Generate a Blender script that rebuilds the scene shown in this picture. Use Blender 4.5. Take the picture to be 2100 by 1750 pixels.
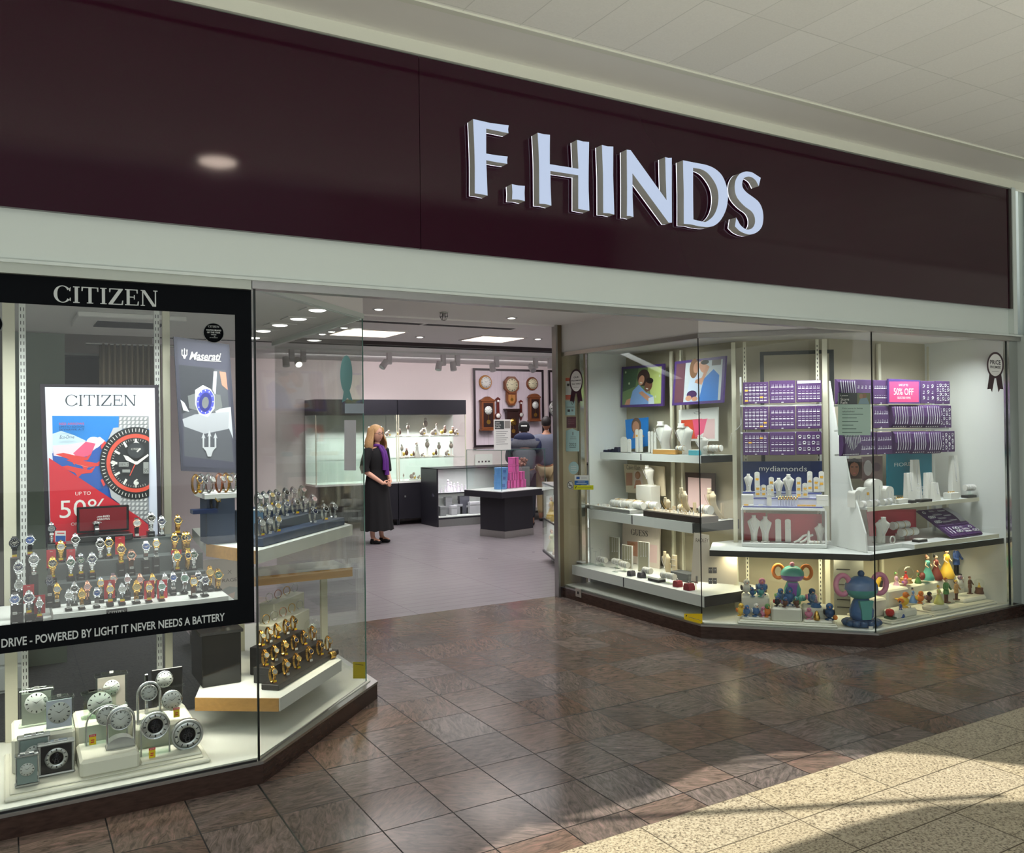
import bpy, math, random
from mathutils import Vector, Matrix
random.seed(7)
PI = math.pi
for o in list(bpy.data.objects): bpy.data.objects.remove(o)
sc = bpy.context.scene
COL = sc.collection

# ------------------------------------------------------------------ camera
FPX, YAW, PIT, ROL, EYE = 1764.4, math.radians(30.433), math.radians(0.436), math.radians(-0.691), 1.65
cF = Vector((math.sin(YAW)*math.cos(PIT), math.cos(YAW)*math.cos(PIT), math.sin(PIT)))
cR = Vector((math.cos(YAW), -math.sin(YAW), 0)); cU = cR.cross(cF)
cR, cU = cR*math.cos(ROL)+cU*math.sin(ROL), -cR*math.sin(ROL)+cU*math.cos(ROL)
CO = Vector((0, 0, EYE))
cam = bpy.data.cameras.new('camera'); cam.sensor_width = 36; cam.lens = FPX/2100*36
cam.shift_y = -17/2100; cam.clip_start = .05; cam.clip_end = 200
camo = bpy.data.objects.new('camera', cam); COL.objects.link(camo)
camo.matrix_world = Matrix(((cR.x, cU.x, -cF.x, CO.x), (cR.y, cU.y, -cF.y, CO.y), (cR.z, cU.z, -cF.z, CO.z), (0, 0, 0, 1)))
sc.camera = camo

# ------------------------------------------------------------------ world, exposure
vs = sc.view_settings; vs.view_transform = 'Standard'; vs.look = 'None'; vs.gamma = 1; vs.use_curve_mapping = False
vs.exposure = 0.0
sc.cycles.max_bounces = 10; sc.cycles.transparent_max_bounces = 28; sc.cycles.diffuse_bounces = 4; sc.cycles.glossy_bounces = 4
sc.cycles.use_denoising = True; sc.cycles.sample_clamp_indirect = 4; sc.cycles.caustics_reflective = False; sc.cycles.caustics_refractive = False
w = bpy.data.worlds.new('world'); sc.world = w; w.use_nodes = True
w.node_tree.nodes['Background'].inputs[0].default_value = (.75, .82, .9, 1); w.node_tree.nodes['Background'].inputs[1].default_value = 1.0

def light(kind, name, loc, power, col=(1, 1, 1), size=.3, size_y=None, aim=(0, 0, -1), spot=None, spread=None):
    l = bpy.data.lights.new(name, kind); l.energy = power; l.color = col
    if kind == 'AREA':
        l.shape = 'RECTANGLE'; l.size = size; l.size_y = size_y or size
        if spread is None and size < 3: spread = 125
        if spread: l.spread = math.radians(spread)
    elif kind == 'SUN': l.angle = size
    else: l.shadow_soft_size = size
    if kind == 'SPOT': l.spot_size = math.radians(spot); l.spot_blend = .6
    o = bpy.data.objects.new(name, l); COL.objects.link(o); o.location = loc
    o.rotation_euler = Vector(aim).to_track_quat('-Z', 'Y').to_euler()
    return o
SUN = Vector((.30, .50, -1.0))
light('SUN', 'sun', (0, 0, 9), 6.6, (1, .95, .85), math.radians(.35), aim=SUN)
# daylight from the long rooflight of the mall, behind the camera
light('AREA', 'rooflight_glow', (-1.8, -2.4, 6.3), 185, (.93, .98, 1.0), 9, 1.6, spread=150)
light('AREA', 'mall_fill_light', (2, -8.8, 2.3), 110, (.96, .98, 1.0), 15, 3.4, aim=(0, 1, .12))  # added fill lamp for facade and ceiling, no shopfronts are modelled
# shop ceiling lights
for (x, y) in ((3.35, 8.2), (4.85, 8.4), (6.6, 9.0), (3.6, 10.6), (5.6, 10.8), (7.6, 10.8), (5.2, 12.6), (7.4, 12.6)):
    light('AREA', 'shop_panel_light', (x, y, 2.56), 26, (1, .96, .96), 1.2, 1.2, spread=150)
light('AREA', 'wall_washer', (6.2, 12.7, 2.70), 26, (1, .93, .92), 5.5, .15, aim=(0, .75, -.65), spread=160)
light('AREA', 'stockroom_light', (.6, 7.2, 2.5), 8, (1, 1, .95), 1.0, 1.0)
light('AREA', 'entrance_light', (3.2, 5.5, 2.57), 6, (1, .97, .95), .8, .8)
# display strips under the window heads
light('AREA', 'window_strip', (.2, 4.40, 2.26), 16, (.96, 1, .96), 2.2, .12, aim=(0, .25, -1))
light('AREA', 'window_strip', (1.20, 4.55, 2.29), 8, (.98, 1, .95), .9, .12, aim=(0, .1, -1))
light('AREA', 'window_strip', (4.70, 5.9, 2.29), 24, (.95, 1, .97), .12, 1.5, aim=(.35, 0, -1), spread=150)
light('AREA', 'window_strip', (5.15, 4.55, 2.28), 11, (.97, 1, 1), .7, .12, aim=(.1, .25, -1))
light('AREA', 'window_strip', (6.35, 4.22, 2.28), 13, (.95, .99, 1), 1.2, .12, aim=(0, .3, -1))
light('AREA', 'under_shelf_strip', (6.35, 4.40, .60), 3.6, (1, .90, .58), 1.3, .06, aim=(0, .35, -1))
light('AREA', 'under_shelf_strip', (5.30, 4.80, .60), 3, (1, .90, .60), .9, .06, aim=(.2, .3, -1))
light('AREA', 'under_shelf_strip', (.3, 4.5, .70), 7, (1, .98, .86), 1.6, .06, aim=(0, .1, -1))
light('AREA', 'under_shelf_strip', (1.45, 4.75, .88), 3, (1, .93, .70), .5, .1, aim=(0, 0, -1))
light('AREA', 'under_shelf_strip', (4.95, 5.8, .73), 4.5, (1, .95, .75), .1, 1.2, aim=(0, 0, -1))

light('AREA', 'under_shelf_strip', (5.05, 5.8, 1.29), 3.5, (1, .97, .88), .1, 1.1, aim=(0, 0, -1))
# ------------------------------------------------------------------ helpers
def ray(px, py): return cF + cR*((px-1050)/FPX) - cU*((py-858)/FPX)
class Pl:
    """upright plane through plan point (x,y); ang = direction of its width, its face looks to local -y"""
    def __init__(s, x, y, ang): s.o = Vector((x, y, 0)); s.a = math.radians(ang); s.n = Vector((math.sin(s.a), -math.cos(s.a), 0))
    def at(s, px, py, off=0):
        d = ray(px, py); o = s.o - s.n*off
        return CO + d*((o-CO).dot(s.n)/d.dot(s.n))
def atZ(px, py, z): d = ray(px, py); return CO + d*((z-EYE)/d.z)
def atY(px, py, y): return Pl(0, y, 0).at(px, py)
def atX(px, py, x): return Pl(x, 0, -90).at(px, py)

def lin(c): return tuple((v/255/12.92 if v/255 <= .04045 else ((v/255+.055)/1.055)**2.4) for v in c)
MATS = {}
def mat(name, col=(200, 200, 200), rough=.5, metal=0., emit=0, noise=0., nscale=8, bump=0., coat=0., trans=0., ior=1.45, stretch=None, ecol=None, sheen=0):
    if name in MATS: return MATS[name]
    m = bpy.data.materials.new(name); m.use_nodes = True; nt = m.node_tree; b = nt.nodes['Principled BSDF']
    c = (*lin(col), 1); b.inputs['Base Color'].default_value = c
    b.inputs['Roughness'].default_value = rough; b.inputs['Metallic'].default_value = metal; b.inputs['IOR'].default_value = ior
    if coat: b.inputs['Coat Weight'].default_value = coat; b.inputs['Coat Roughness'].default_value = .08
    if trans: b.inputs['Transmission Weight'].default_value = trans
    if sheen: b.inputs['Sheen Weight'].default_value = sheen
    if emit: b.inputs['Emission Color'].default_value = (*lin(ecol or col), 1); b.inputs['Emission Strength'].default_value = emit
    if noise or bump:
        tc = nt.nodes.new('ShaderNodeTexCoord'); mp = nt.nodes.new('ShaderNodeMapping'); nz = nt.nodes.new('ShaderNodeTexNoise')
        nt.links.new(tc.outputs['Object'], mp.inputs[0]); nt.links.new(mp.outputs[0], nz.inputs[0])
        if stretch: mp.inputs['Scale'].default_value = stretch
        nz.inputs['Scale'].default_value = nscale; nz.inputs['Detail'].default_value = 4
        if noise:
            mx = nt.nodes.new('ShaderNodeMix'); mx.data_type = 'RGBA'
            mx.inputs[6].default_value = (*[v*(1-noise) for v in c[:3]], 1); mx.inputs[7].default_value = (*[min(1, v*(1+noise)) for v in c[:3]], 1)
            nt.links.new(nz.outputs[0], mx.inputs[0]); nt.links.new(mx.outputs[2], b.inputs['Base Color'])
        if bump:
            bp = nt.nodes.new('ShaderNodeBump'); bp.inputs['Strength'].default_value = bump; bp.inputs['Distance'].default_value = .01
            nt.links.new(nz.outputs[0], bp.inputs['Height']); nt.links.new(bp.outputs[0], b.inputs['Normal'])
    MATS[name] = m; return m
def glassmat(name, tint=(1, 1, 1), ior=1.45, gl=(1, 1, 1)):
    if name in MATS: return MATS[name]
    m = bpy.data.materials.new(name); m.use_nodes = True; nt = m.node_tree; nt.nodes.clear()
    out = nt.nodes.new('ShaderNodeOutputMaterial'); t = nt.nodes.new('ShaderNodeBsdfTransparent'); g = nt.nodes.new('ShaderNodeBsdfGlossy')
    fr = nt.nodes.new('ShaderNodeLayerWeight'); pw = nt.nodes.new('ShaderNodeMath'); pw.operation = 'POWER'; ma = nt.nodes.new('ShaderNodeMath'); ma.operation = 'MULTIPLY_ADD'; mx = nt.nodes.new('ShaderNodeMixShader')
    t.inputs[0].default_value = (*tint, 1); g.inputs[0].default_value = (*gl, 1); g.inputs['Roughness'].default_value = 0.0; pw.inputs[1].default_value = 5
    f0 = ((ior-1)/(ior+1))**2; ma.inputs[1].default_value = 1-f0; ma.inputs[2].default_value = f0
    nt.links.new(fr.outputs['Facing'], pw.inputs[0]); nt.links.new(pw.outputs[0], ma.inputs[0]); nt.links.new(ma.outputs[0], mx.inputs[0]); nt.links.new(t.outputs[0], mx.inputs[1]); nt.links.new(g.outputs[0], mx.inputs[2]); nt.links.new(mx.outputs[0], out.inputs[0])
    MATS[name] = m; return m

class MB:
    """collects faces; build() links them as one mesh object"""
    def __init__(s, m=None): s.v = []; s.f = []; s.mi = []; s.sm = []; s.mats = []; s.use(m); s.T = None
    def use(s, m):
        if m is None: s.c = 0; return s
        if m not in s.mats: s.mats.append(m)
        s.c = s.mats.index(m); return s
    def add(s, vs_, fs, smooth=False):
        n = len(s.v)
        s.v += [tuple(s.T @ Vector(p)) if s.T else tuple(p) for p in vs_]
        for f in fs: s.f.append([n+i for i in f]); s.mi.append(s.c); s.sm.append(smooth)
        return s
    def box(s, x0, x1, y0, y1, z0, z1, ch=0):
        if x0 > x1: x0, x1 = x1, x0
        if y0 > y1: y0, y1 = y1, y0
        if z0 > z1: z0, z1 = z1, z0
        if ch <= 0:
            vs_ = [(x, y, z) for x in (x0, x1) for y in (y0, y1) for z in (z0, z1)]
            return s.add(vs_, [(0, 1, 3, 2), (4, 6, 7, 5), (0, 4, 5, 1), (2, 3, 7, 6), (0, 2, 6, 4), (1, 5, 7, 3)])
        c = min(ch, (x1-x0)*.45, (y1-y0)*.45, (z1-z0)*.45)
        P = []; idx = {}
        X = (x0, x1); Y = (y0, y1); Z = (z0, z1); sg = (1, -1)
        for i in (0, 1):
            for j in (0, 1):
                for k in (0, 1):
                    for a in range(3):
                        p = [X[i]+sg[i]*c, Y[j]+sg[j]*c, Z[k]+sg[k]*c]; p[a] = (X[i], Y[j], Z[k])[a]
                        idx[i, j, k, a] = len(P); P.append(tuple(p))
        F = []
        for i in (0, 1):
            q = [idx[i, 0, 0, 0], idx[i, 1, 0, 0], idx[i, 1, 1, 0], idx[i, 0, 1, 0]]; F.append(q if i else q[::-1])
            q = [idx[0, i, 0, 1], idx[0, i, 1, 1], idx[1, i, 1, 1], idx[1, i, 0, 1]]; F.append(q if i else q[::-1])
            q = [idx[0, 0, i, 2], idx[1, 0, i, 2], idx[1, 1, i, 2], idx[0, 1, i, 2]]; F.append(q if i else q[::-1])
        for j in (0, 1):
            for k in (0, 1):
                F.append([idx[0, j, k, 1], idx[1, j, k, 1], idx[1, j, k, 2], idx[0, j, k, 2]])
                F.append([idx[j, 0, k, 0], idx[j, 1, k, 0], idx[j, 1, k, 2], idx[j, 0, k, 2]])
                F.append([idx[j, k, 0, 0], idx[j, k, 1, 0], idx[j, k, 1, 1], idx[j, k, 0, 1]])
        for i in (0, 1):
            for j in (0, 1):
                for k in (0, 1): F.append([idx[i, j, k, 0], idx[i, j, k, 1], idx[i, j, k, 2]])
        return s.add(P, F)
    def cyl(s, p0, p1, r0, r1=None, n=20, cap=True, smooth=True):
        r1 = r0 if r1 is None else r1; p0 = Vector(p0); p1 = Vector(p1); d = (p1-p0).normalized()
        a = d.orthogonal().normalized(); b = d.cross(a); vs_ = []
        for p, r in ((p0, r0), (p1, r1)):
            for i in range(n): t = 2*PI*i/n; vs_.append(p+a*r*math.cos(t)+b*r*math.sin(t))
        s.add(vs_, [(i, (i+1) % n, n+(i+1) % n, n+i) for i in range(n)], smooth)
        if cap: s.add(vs_, [list(range(n))[::-1], list(range(n, 2*n))])
        return s
    def tube(s, pts, r, n=8, closed=False, cap=True):
        pts = [Vector(p) for p in pts]; N = len(pts); vs_ = []; rr = r if isinstance(r, (list, tuple)) else [r]*N
        pa = None
        for i, p in enumerate(pts):
            if closed: d = pts[(i+1) % N]-pts[i-1]
            else: d = pts[min(i+1, N-1)]-pts[max(i-1, 0)]
            d = d.normalized() if d.length > 1e-9 else Vector((0, 0, 1))
            a = (pa - d*pa.dot(d)).normalized() if pa is not None and (pa - d*pa.dot(d)).length > 1e-6 else d.orthogonal().normalized()
            pa = a; b = d.cross(a)
            for k in range(n): t = 2*PI*k/n; vs_.append(p+a*rr[i]*math.cos(t)+b*rr[i]*math.sin(t))
        R = N if closed else N-1
        s.add(vs_, [(i*n+k, i*n+(k+1) % n, ((i+1) % N)*n+(k+1) % n, ((i+1) % N)*n+k) for i in range(R) for k in range(n)], True)
        if cap and not closed: s.add(vs_, [list(range(n))[::-1], list(range((N-1)*n, N*n))])
        return s
    def lathe(s, prof, c=(0, 0, 0), n=24, axis='z', smooth=True, sx=1, sy=1):
        vs_ = []
        for r, h in prof:
            for i in range(n):
                t = 2*PI*i/n; a, b = r*math.cos(t)*sx, r*math.sin(t)*sy
                if axis == 'z': p = (c[0]+a, c[1]+b, c[2]+h)
                elif axis == 'y': p = (c[0]+a, c[1]-h, c[2]+b)      # h towards the viewer (-y)
                else: p = (c[0]+h, c[1]+a, c[2]+b)
                vs_.append(p)
        m = len(prof); F = [(j*n+i, j*n+(i+1) % n, (j+1)*n+(i+1) % n, (j+1)*n+i) for j in range(m-1) for i in range(n)]
        s.add(vs_, F, smooth)
        if prof[0][0] > 1e-6: s.add(vs_[:n], [list(range(n))[::-1]])
        if prof[-1][0] > 1e-6: s.add(vs_[-n:], [list(range(n))])
        return s
    def ball(s, c, r, n=14, m=9, sc_=(1, 1, 1)):
        vs_ = [(c[0], c[1], c[2]-r*sc_[2])]
        for j in range(1, m):
            t = PI*j/m
            for i in range(n): a = 2*PI*i/n; vs_.append((c[0]+r*sc_[0]*math.sin(t)*math.cos(a), c[1]+r*sc_[1]*math.sin(t)*math.sin(a), c[2]-r*sc_[2]*math.cos(t)))
        vs_.append((c[0], c[1], c[2]+r*sc_[2])); L = len(vs_)-1
        F = [(0, 1+(i+1) % n, 1+i) for i in range(n)]+[(1+j*n+i, 1+j*n+(i+1) % n, 1+(j+1)*n+(i+1) % n, 1+(j+1)*n+i) for j in range(m-2) for i in range(n)]
        F += [(L, 1+(m-2)*n+i, 1+(m-2)*n+(i+1) % n) for i in range(n)]
        return s.add(vs_, F, True)
    def prism(s, pts, y0, y1, holes=None):
        """outline in local x-z, from y0 (back) to y1 (front, smaller y)"""
        n = len(pts); a = [(p[0], y0, p[1]) for p in pts]; b = [(p[0], y1, p[1]) for p in pts]
        s.add(a+b, [(i, (i+1) % n, n+(i+1) % n, n+i) for i in range(n)])
        s.add(b, [list(range(n))]); s.add(a, [list(range(n))[::-1]]); return s
    def slab(s, pts, z0, z1):
        if sum(pts[i-1][0]*pts[i][1]-pts[i][0]*pts[i-1][1] for i in range(len(pts))) < 0: pts = pts[::-1]
        n = len(pts); a = [(p[0], p[1], z0) for p in pts]; b = [(p[0], p[1], z1) for p in pts]
        s.add(a+b, [(i, (i+1) % n, n+(i+1) % n, n+i) for i in range(n)]); s.add(b, [list(range(n))]); s.add(a, [list(range(n))[::-1]]); return s
    def flat(s, pts, y=0): return s.add([(p[0], y, p[1]) for p in pts], [list(range(len(pts)))])
    def disc(s, cx, cz, r, y=0, n=24, rz=None): return s.flat([(cx+r*math.cos(2*PI*i/n), cz+(rz or r)*math.sin(2*PI*i/n)) for i in range(n)], y)
    def ring(s, cx, cz, r0, r1, y=0, n=32, k=1.0):
        vs_ = [(cx+r*math.cos(2*PI*i/n), y, cz+k*r*math.sin(2*PI*i/n)) for r in (r0, r1) for i in range(n)]
        return s.add(vs_, [(i, (i+1) % n, n+(i+1) % n, n+i) for i in range(n)])
    def text(s, t, x0, x1, z0, z1, y=0, depth=0, shear=0, bold=0):
        vs_, fs = textmesh(t, depth > 0, shear, bold)
        xs = [p[0] for p in vs_]; zs = [p[1] for p in vs_]
        a, b, c, d = min(xs), max(xs), min(zs), max(zs)
        kx = (x1-x0)/max(b-a, 1e-6); kz = (z1-z0)/max(d-c, 1e-6)
        return s.add([(x0+(p[0]-a)*kx, y-(p[2])*depth*10, z0+(p[1]-c)*kz) for p in vs_], fs)
    def build(s, name, parent=None, loc=None, rot=None):
        me = bpy.data.meshes.new(name); me.from_pydata(s.v, [], s.f)
        for m in s.mats: me.materials.append(m)
        me.polygons.foreach_set('material_index', s.mi); me.polygons.foreach_set('use_smooth', s.sm); me.update()
        o = bpy.data.objects.new(name, me); COL.objects.link(o)
        if parent: o.parent = parent
        if loc is not None: o.location = loc
        if rot is not None: o.rotation_euler = rot
        return o
_tc = {}
def textmesh(t, solid=False, shear=0, bold=0):
    k = (t, solid, shear, bold)
    if k in _tc: return _tc[k]
    cu = bpy.data.curves.new('t', 'FONT'); cu.body = t; cu.size = 1; cu.resolution_u = 3; cu.shear = shear; cu.offset = bold
    if solid: cu.extrude = .1
    o = bpy.data.objects.new('t', cu); COL.objects.link(o)
    bpy.context.view_layer.update()
    me = bpy.data.meshes.new_from_object(o.evaluated_get(bpy.context.evaluated_depsgraph_get()))
    r = ([tuple(v.co) for v in me.vertices], [list(p.vertices) for p in me.polygons])
    bpy.data.objects.remove(o); bpy.data.curves.remove(cu); bpy.data.meshes.remove(me)
    _tc[k] = r; return r
def tag(o, label=None, cat=None, group=None, kind=None):
    if label: o['label'] = label
    if cat: o['category'] = cat
    if group: o['group'] = group
    if kind: o['kind'] = kind
    return o
def thing(name, label, cat, loc=(0, 0, 0), rz=0, group=None, rx=0):
    o = bpy.data.objects.new(name, None); COL.objects.link(o); o.empty_display_size = .05
    o.location = loc; o.rotation_euler = (rx, 0, rz); return tag(o, label, cat, group)
def struct(name, mb, **k): return tag(mb.build(name, **k), kind='structure')
USED = set()
# ------------------------------------------------------------------ stone and floor materials
def tiled(name, tx, ty, ox, oy, cols, rough, vein=1.0, speck=False, grout=(26, 22, 20), stripes=False, ang=False):
    m = bpy.data.materials.new(name); m.use_nodes = True; nt = m.node_tree; N = nt.nodes; L = nt.links; b = N['Principled BSDF']; b.inputs['Specular IOR Level'].default_value = .24
    def nd(t, **k):
        n = N.new(t)
        for a, v in k.items(): setattr(n, a, v)
        return n
    def mth(op, a, b_=None):
        n = nd('ShaderNodeMath', operation=op)
        for i, v in enumerate((a, b_)):
            if v is None: continue
            if isinstance(v, (int, float)): n.inputs[i].default_value = v
            else: L.new(v, n.inputs[i])
        return n.outputs[0]
    g = nd('ShaderNodeNewGeometry'); sp = nd('ShaderNodeSeparateXYZ'); L.new(g.outputs['Position'], sp.inputs[0])
    fx = mth('DIVIDE', mth('SUBTRACT', sp.outputs[0], ox), tx); fy = mth('DIVIDE', mth('SUBTRACT', sp.outputs[1], oy), ty)
    ix = mth('FLOOR', fx); iy = mth('FLOOR', fy)
    cb = nd('ShaderNodeCombineXYZ'); L.new(ix, cb.inputs[0]); L.new(iy, cb.inputs[1])
    wn = nd('ShaderNodeTexWhiteNoise', noise_dimensions='3D'); L.new(cb.outputs[0], wn.inputs[0])
    # each tile turned its own way so that the veins change direction from tile to tile
    rot = nd('ShaderNodeVectorRotate', rotation_type='Z_AXIS'); L.new(g.outputs['Position'], rot.inputs['Vector'])
    L.new(mth('MULTIPLY', mth('SNAP', wn.outputs['Value'], .30), 6.2832 if not ang else .5), rot.inputs['Angle'])
    ad = nd('ShaderNodeVectorMath', operation='ADD'); L.new(rot.outputs[0], ad.inputs[0])
    sc_ = nd('ShaderNodeVectorMath', operation='SCALE'); L.new(wn.outputs['Color'], sc_.inputs[0]); sc_.inputs['Scale'].default_value = 20
    L.new(sc_.outputs[0], ad.inputs[1]); vec = ad.outputs[0]
    ramp = nd('ShaderNodeValToRGB')
    if speck:
        nz = nd('ShaderNodeTexNoise'); nz.inputs['Scale'].default_value = 95; nz.inputs['Detail'].default_value = 5; nz.inputs['Roughness'].default_value = .75; L.new(vec, nz.inputs[0]); src = nz.outputs[0]
    else:
        mp = nd('ShaderNodeMapping'); mp.inputs['Scale'].default_value = (4.5, 17, 4) if not stripes else (1.2, 26, 4); L.new(vec, mp.inputs[0])
        nz = nd('ShaderNodeTexNoise'); nz.inputs['Scale'].default_value = 1.6; nz.inputs['Detail'].default_value = 9; nz.inputs['Roughness'].default_value = .68
        nz.inputs['Distortion'].default_value = 1.9*vein; L.new(mp.outputs[0], nz.inputs[0]); src = nz.outputs[0]
    e = ramp.color_ramp.elements; e[0].position, e[0].color = cols[0][0], (*lin(cols[0][1]), 1); e[1].position, e[1].color = cols[-1][0], (*lin(cols[-1][1]), 1)
    for p, c in cols[1:-1]: q = e.new(p); q.color = (*lin(c), 1)
    L.new(src, ramp.inputs[0])
    hs = nd('ShaderNodeHueSaturation'); L.new(ramp.outputs[0], hs.inputs['Color'])
    sv = nd('ShaderNodeSeparateColor'); L.new(wn.outputs['Color'], sv.inputs[0])
    L.new(mth('ADD', mth('MULTIPLY', sv.outputs[1], .35 if not speck else .06), .82 if not speck else .97), hs.inputs['Value'])
    L.new(mth('ADD', mth('MULTIPLY', sv.outputs[2], .6 if not speck else .1), .6 if not speck else .95), hs.inputs['Saturation'])
    ex = mth('ABSOLUTE', mth('SUBTRACT', mth('SUBTRACT', fx, ix), .5)); ey = mth('ABSOLUTE', mth('SUBTRACT', mth('SUBTRACT', fy, iy), .5))
    gw = .003
    jx = mth('GREATER_THAN', ex, .5-gw/tx); jy = mth('GREATER_THAN', ey, .5-gw/ty); j = mth('MAXIMUM', jx, jy)
    mx = nd('ShaderNodeMix', data_type='RGBA'); L.new(j, mx.inputs[0]); L.new(hs.outputs[0], mx.inputs[6]); mx.inputs[7].default_value = (*lin(grout), 1)
    L.new(mx.outputs[2], b.inputs['Base Color'])
    nr = nd('ShaderNodeTexNoise'); nr.inputs['Scale'].default_value = 2.5; L.new(g.outputs['Position'], nr.inputs[0])
    L.new(mth('ADD', mth('ADD', mth('MULTIPLY', nr.outputs[0], .10), rough-.05), mth('MULTIPLY', j, .4)), b.inputs['Roughness'])
    MATS[name] = m; return m
GR = [(.28, (58, 49, 44)), (.40, (82, 71, 63)), (.52, (104, 89, 80)), (.62, (120, 98, 90)), (.75, (140, 108, 102))]
M_dark = tiled('polished brown granite tiles', .32, .37, .99, 4.05, GR, .17)
M_light = tiled('speckled beige granite tiles', .60, .295, .42, 2.785, [(.30, (30, 26, 22)), (.40, (88, 80, 64)), (.47, (158, 146, 122)), (.60, (186, 176, 150)), (.75, (200, 192, 170))], .38, speck=True, grout=(88, 80, 66))
M_vinyl = tiled('grey lilac vinyl planks', 1.2, .15, 1.9, 6.93, [(.3, (112, 106, 110)), (.5, (124, 118, 122)), (.7, (134, 129, 132))], .30, vein=.3, stripes=True, grout=(114, 108, 112), ang=True)
for n_ in M_vinyl.node_tree.nodes:
    if n_.type == 'HUE_SAT': 
        for l_ in list(n_.inputs['Value'].links)+list(n_.inputs['Saturation'].links): M_vinyl.node_tree.links.remove(l_)
M_gran = mat('brown granite upstand', (62, 46, 40), .22, noise=.75, nscale=3, stretch=(6, 6, 22))
M_carpet = mat('dark grey carpet', (78, 80, 84), .95, noise=.45, nscale=60, bump=.5)
M_plaster = mat('pale grey plaster', (236, 235, 226), .8, noise=.03, nscale=2)
M_band = mat('pale green grey painted metal', (212, 222, 216), .35, noise=.02, nscale=1)
M_white = mat('white laminate', (232, 234, 230), .35, noise=.015, nscale=3)
M_ceil = mat('shop ceiling white', (240, 238, 236), .8, noise=.02, nscale=3)
M_wall = mat('pale pink plaster', (226, 214, 214), .85, noise=.02, nscale=1.5)
M_beige = mat('olive beige panel', (176, 168, 146), .5, noise=.04, nscale=2)
M_chrome = mat('brushed chrome', (205, 208, 206), .16, 1, noise=.04, nscale=40)
M_steel = mat('satin steel', (176, 176, 172), .32, 1, noise=.05, nscale=30)
M_maroon = mat('gloss maroon panel', (46, 11, 29), .07, noise=.06, nscale=1)
M_black = mat('satin black', (16, 16, 19), .35, noise=.05, nscale=6)
M_char = mat('charcoal laminate', (36, 35, 42), .4, noise=.1, nscale=20)
M_dk = mat('dark slot', (30, 30, 30), .7, noise=.1)
M_grey = mat('mid grey panel', (120, 124, 120), .55, noise=.04, nscale=3)
M_cream = mat('cream upright', (222, 218, 196), .4, noise=.02)
M_oak = mat('oak veneer', (196, 148, 84), .4, noise=.22, nscale=5, stretch=(1, 14, 14))
M_glass = glassmat('clear shop glass', (.955, .975, .965), 1.38)
M_glassT = glassmat('glass shelf', (.90, .95, .93), 1.45)
M_edge = mat('green glass edge', (70, 110, 98), .1, noise=.05)
M_joint = mat('dark glass joint', (22, 28, 26), .3, noise=.05)
M_lamp = mat('lit lamp face', (255, 250, 240), .5, emit=6, ecol=(255, 250, 242))
M_lampw = mat('lit warm panel', (255, 240, 225), .5, emit=3.2, ecol=(255, 226, 204))

# ------------------------------------------------------------------ floors
struct('floor', MB(M_dark).box(-7, 13, 2.785, 6.93, -.1, 0))
struct('floor', MB(M_light).box(-7, 13, .6, 2.785, -.1, 0))
struct('floor', MB(mat('white bounce floor', (226, 228, 228), .5, noise=.03)).box(-7, 13, -9, .6, -.1, 0))  # unseen floor whitened to bounce sunlight up to ceiling and fascia
struct('floor', MB(M_vinyl).box(1.25, 11, 6.93, 14, -.1, 0))
struct('floor', MB(M_carpet).box(-4, 1.25, 6.93, 14, -.1, .001))
struct('floor', MB(M_carpet).slab([(-4, 5.0), (1.2, 5.0), (1.2, 6.93), (-4, 6.93)], .0, .012))

# ------------------------------------------------------------------ plinths under the windows
LB = [(-3, 4.05), (1.015, 4.05), (1.925, 4.935), (1.925, 6.93), (1.2, 6.93), (1.2, 5.0), (-3, 5.0)]
RB = [(4.57, 6.93), (4.57, 4.965), (5.44, 4.05), (7.32, 4.05), (7.32, 4.82), (5.9, 4.82), (5.35, 5.35), (5.35, 6.93)]
def inset(P, d):
    out = []
    for i, p in enumerate(P):
        a = Vector(P[i-1]); b = Vector(p); c = Vector(P[(i+1) % len(P)])
        e1 = (b-a).normalized(); e2 = (c-b).normalized(); n1 = Vector((e1.y, -e1.x)); n2 = Vector((e2.y, -e2.x))
        n = (n1+n2)/(1+n1.dot(n2)); out.append(tuple(b-n*d))
    return out
LB2 = inset(LB, .02); RBi = RB[::-1]
struct('trim_1', MB(M_gran).slab(inset(LB, -.003), 0, .09))
struct('trim_2', MB(M_gran).slab(RB[::-1], 0, .09))
struct('trim_3', MB(M_steel).slab(inset(LB, -.006), .09, .104))
struct('trim_4', MB(M_steel).slab(RB[::-1], .09, .104))
struct('floor', MB(mat('white display floor tile', (226, 226, 216), .45, noise=.03, nscale=4)).slab(inset(LB, .035), .104, .110))
struct('floor', MB(MATS['white display floor tile']).slab([(4.62, 6.9), (5.32, 6.9), (5.32, 5.34), (5.88, 4.79), (7.28, 4.79), (7.28, 4.1), (5.46, 4.1), (4.62, 4.98)], .104, .110))

# ------------------------------------------------------------------ front: fascia, band, header
YF = 4.0
struct('wall_front', MB(M_band).box(-3.5, 7.17, YF+.031, YF+.12, 2.345, 3.70))
fa = thing('fascia_board', 'long glossy maroon fascia board carrying the lit shop name', 'sign board', (0, YF, 2.55))
a_ = Pl(0, YF, 0).at(862, 400).x
for i, (x0, x1) in enumerate(((-3.5, a_-.0015), (a_+.0015, 7.085))):
    MB(M_maroon).box(x0, x1, 0, .028, .002, .985).build('panel', fa)
MB(mat('dark return strip', (60, 56, 54), .3)).box(7.087, 7.12, -.01, .03, .002, .985).build('end_strip', fa)
struct('trim_5', MB(M_band).box(-3.5, 7.30, YF+.015, YF+.09, 2.332, 2.345))
struct('trim_6', MB(mat('brushed sage metal', (186, 192, 180), .3, .6, noise=.04, nscale=2)).box(-3.5, Pl(0, YF, 0).at(519, 570).x, YF+.03, YF+.10, 2.290, 2.333))
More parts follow.
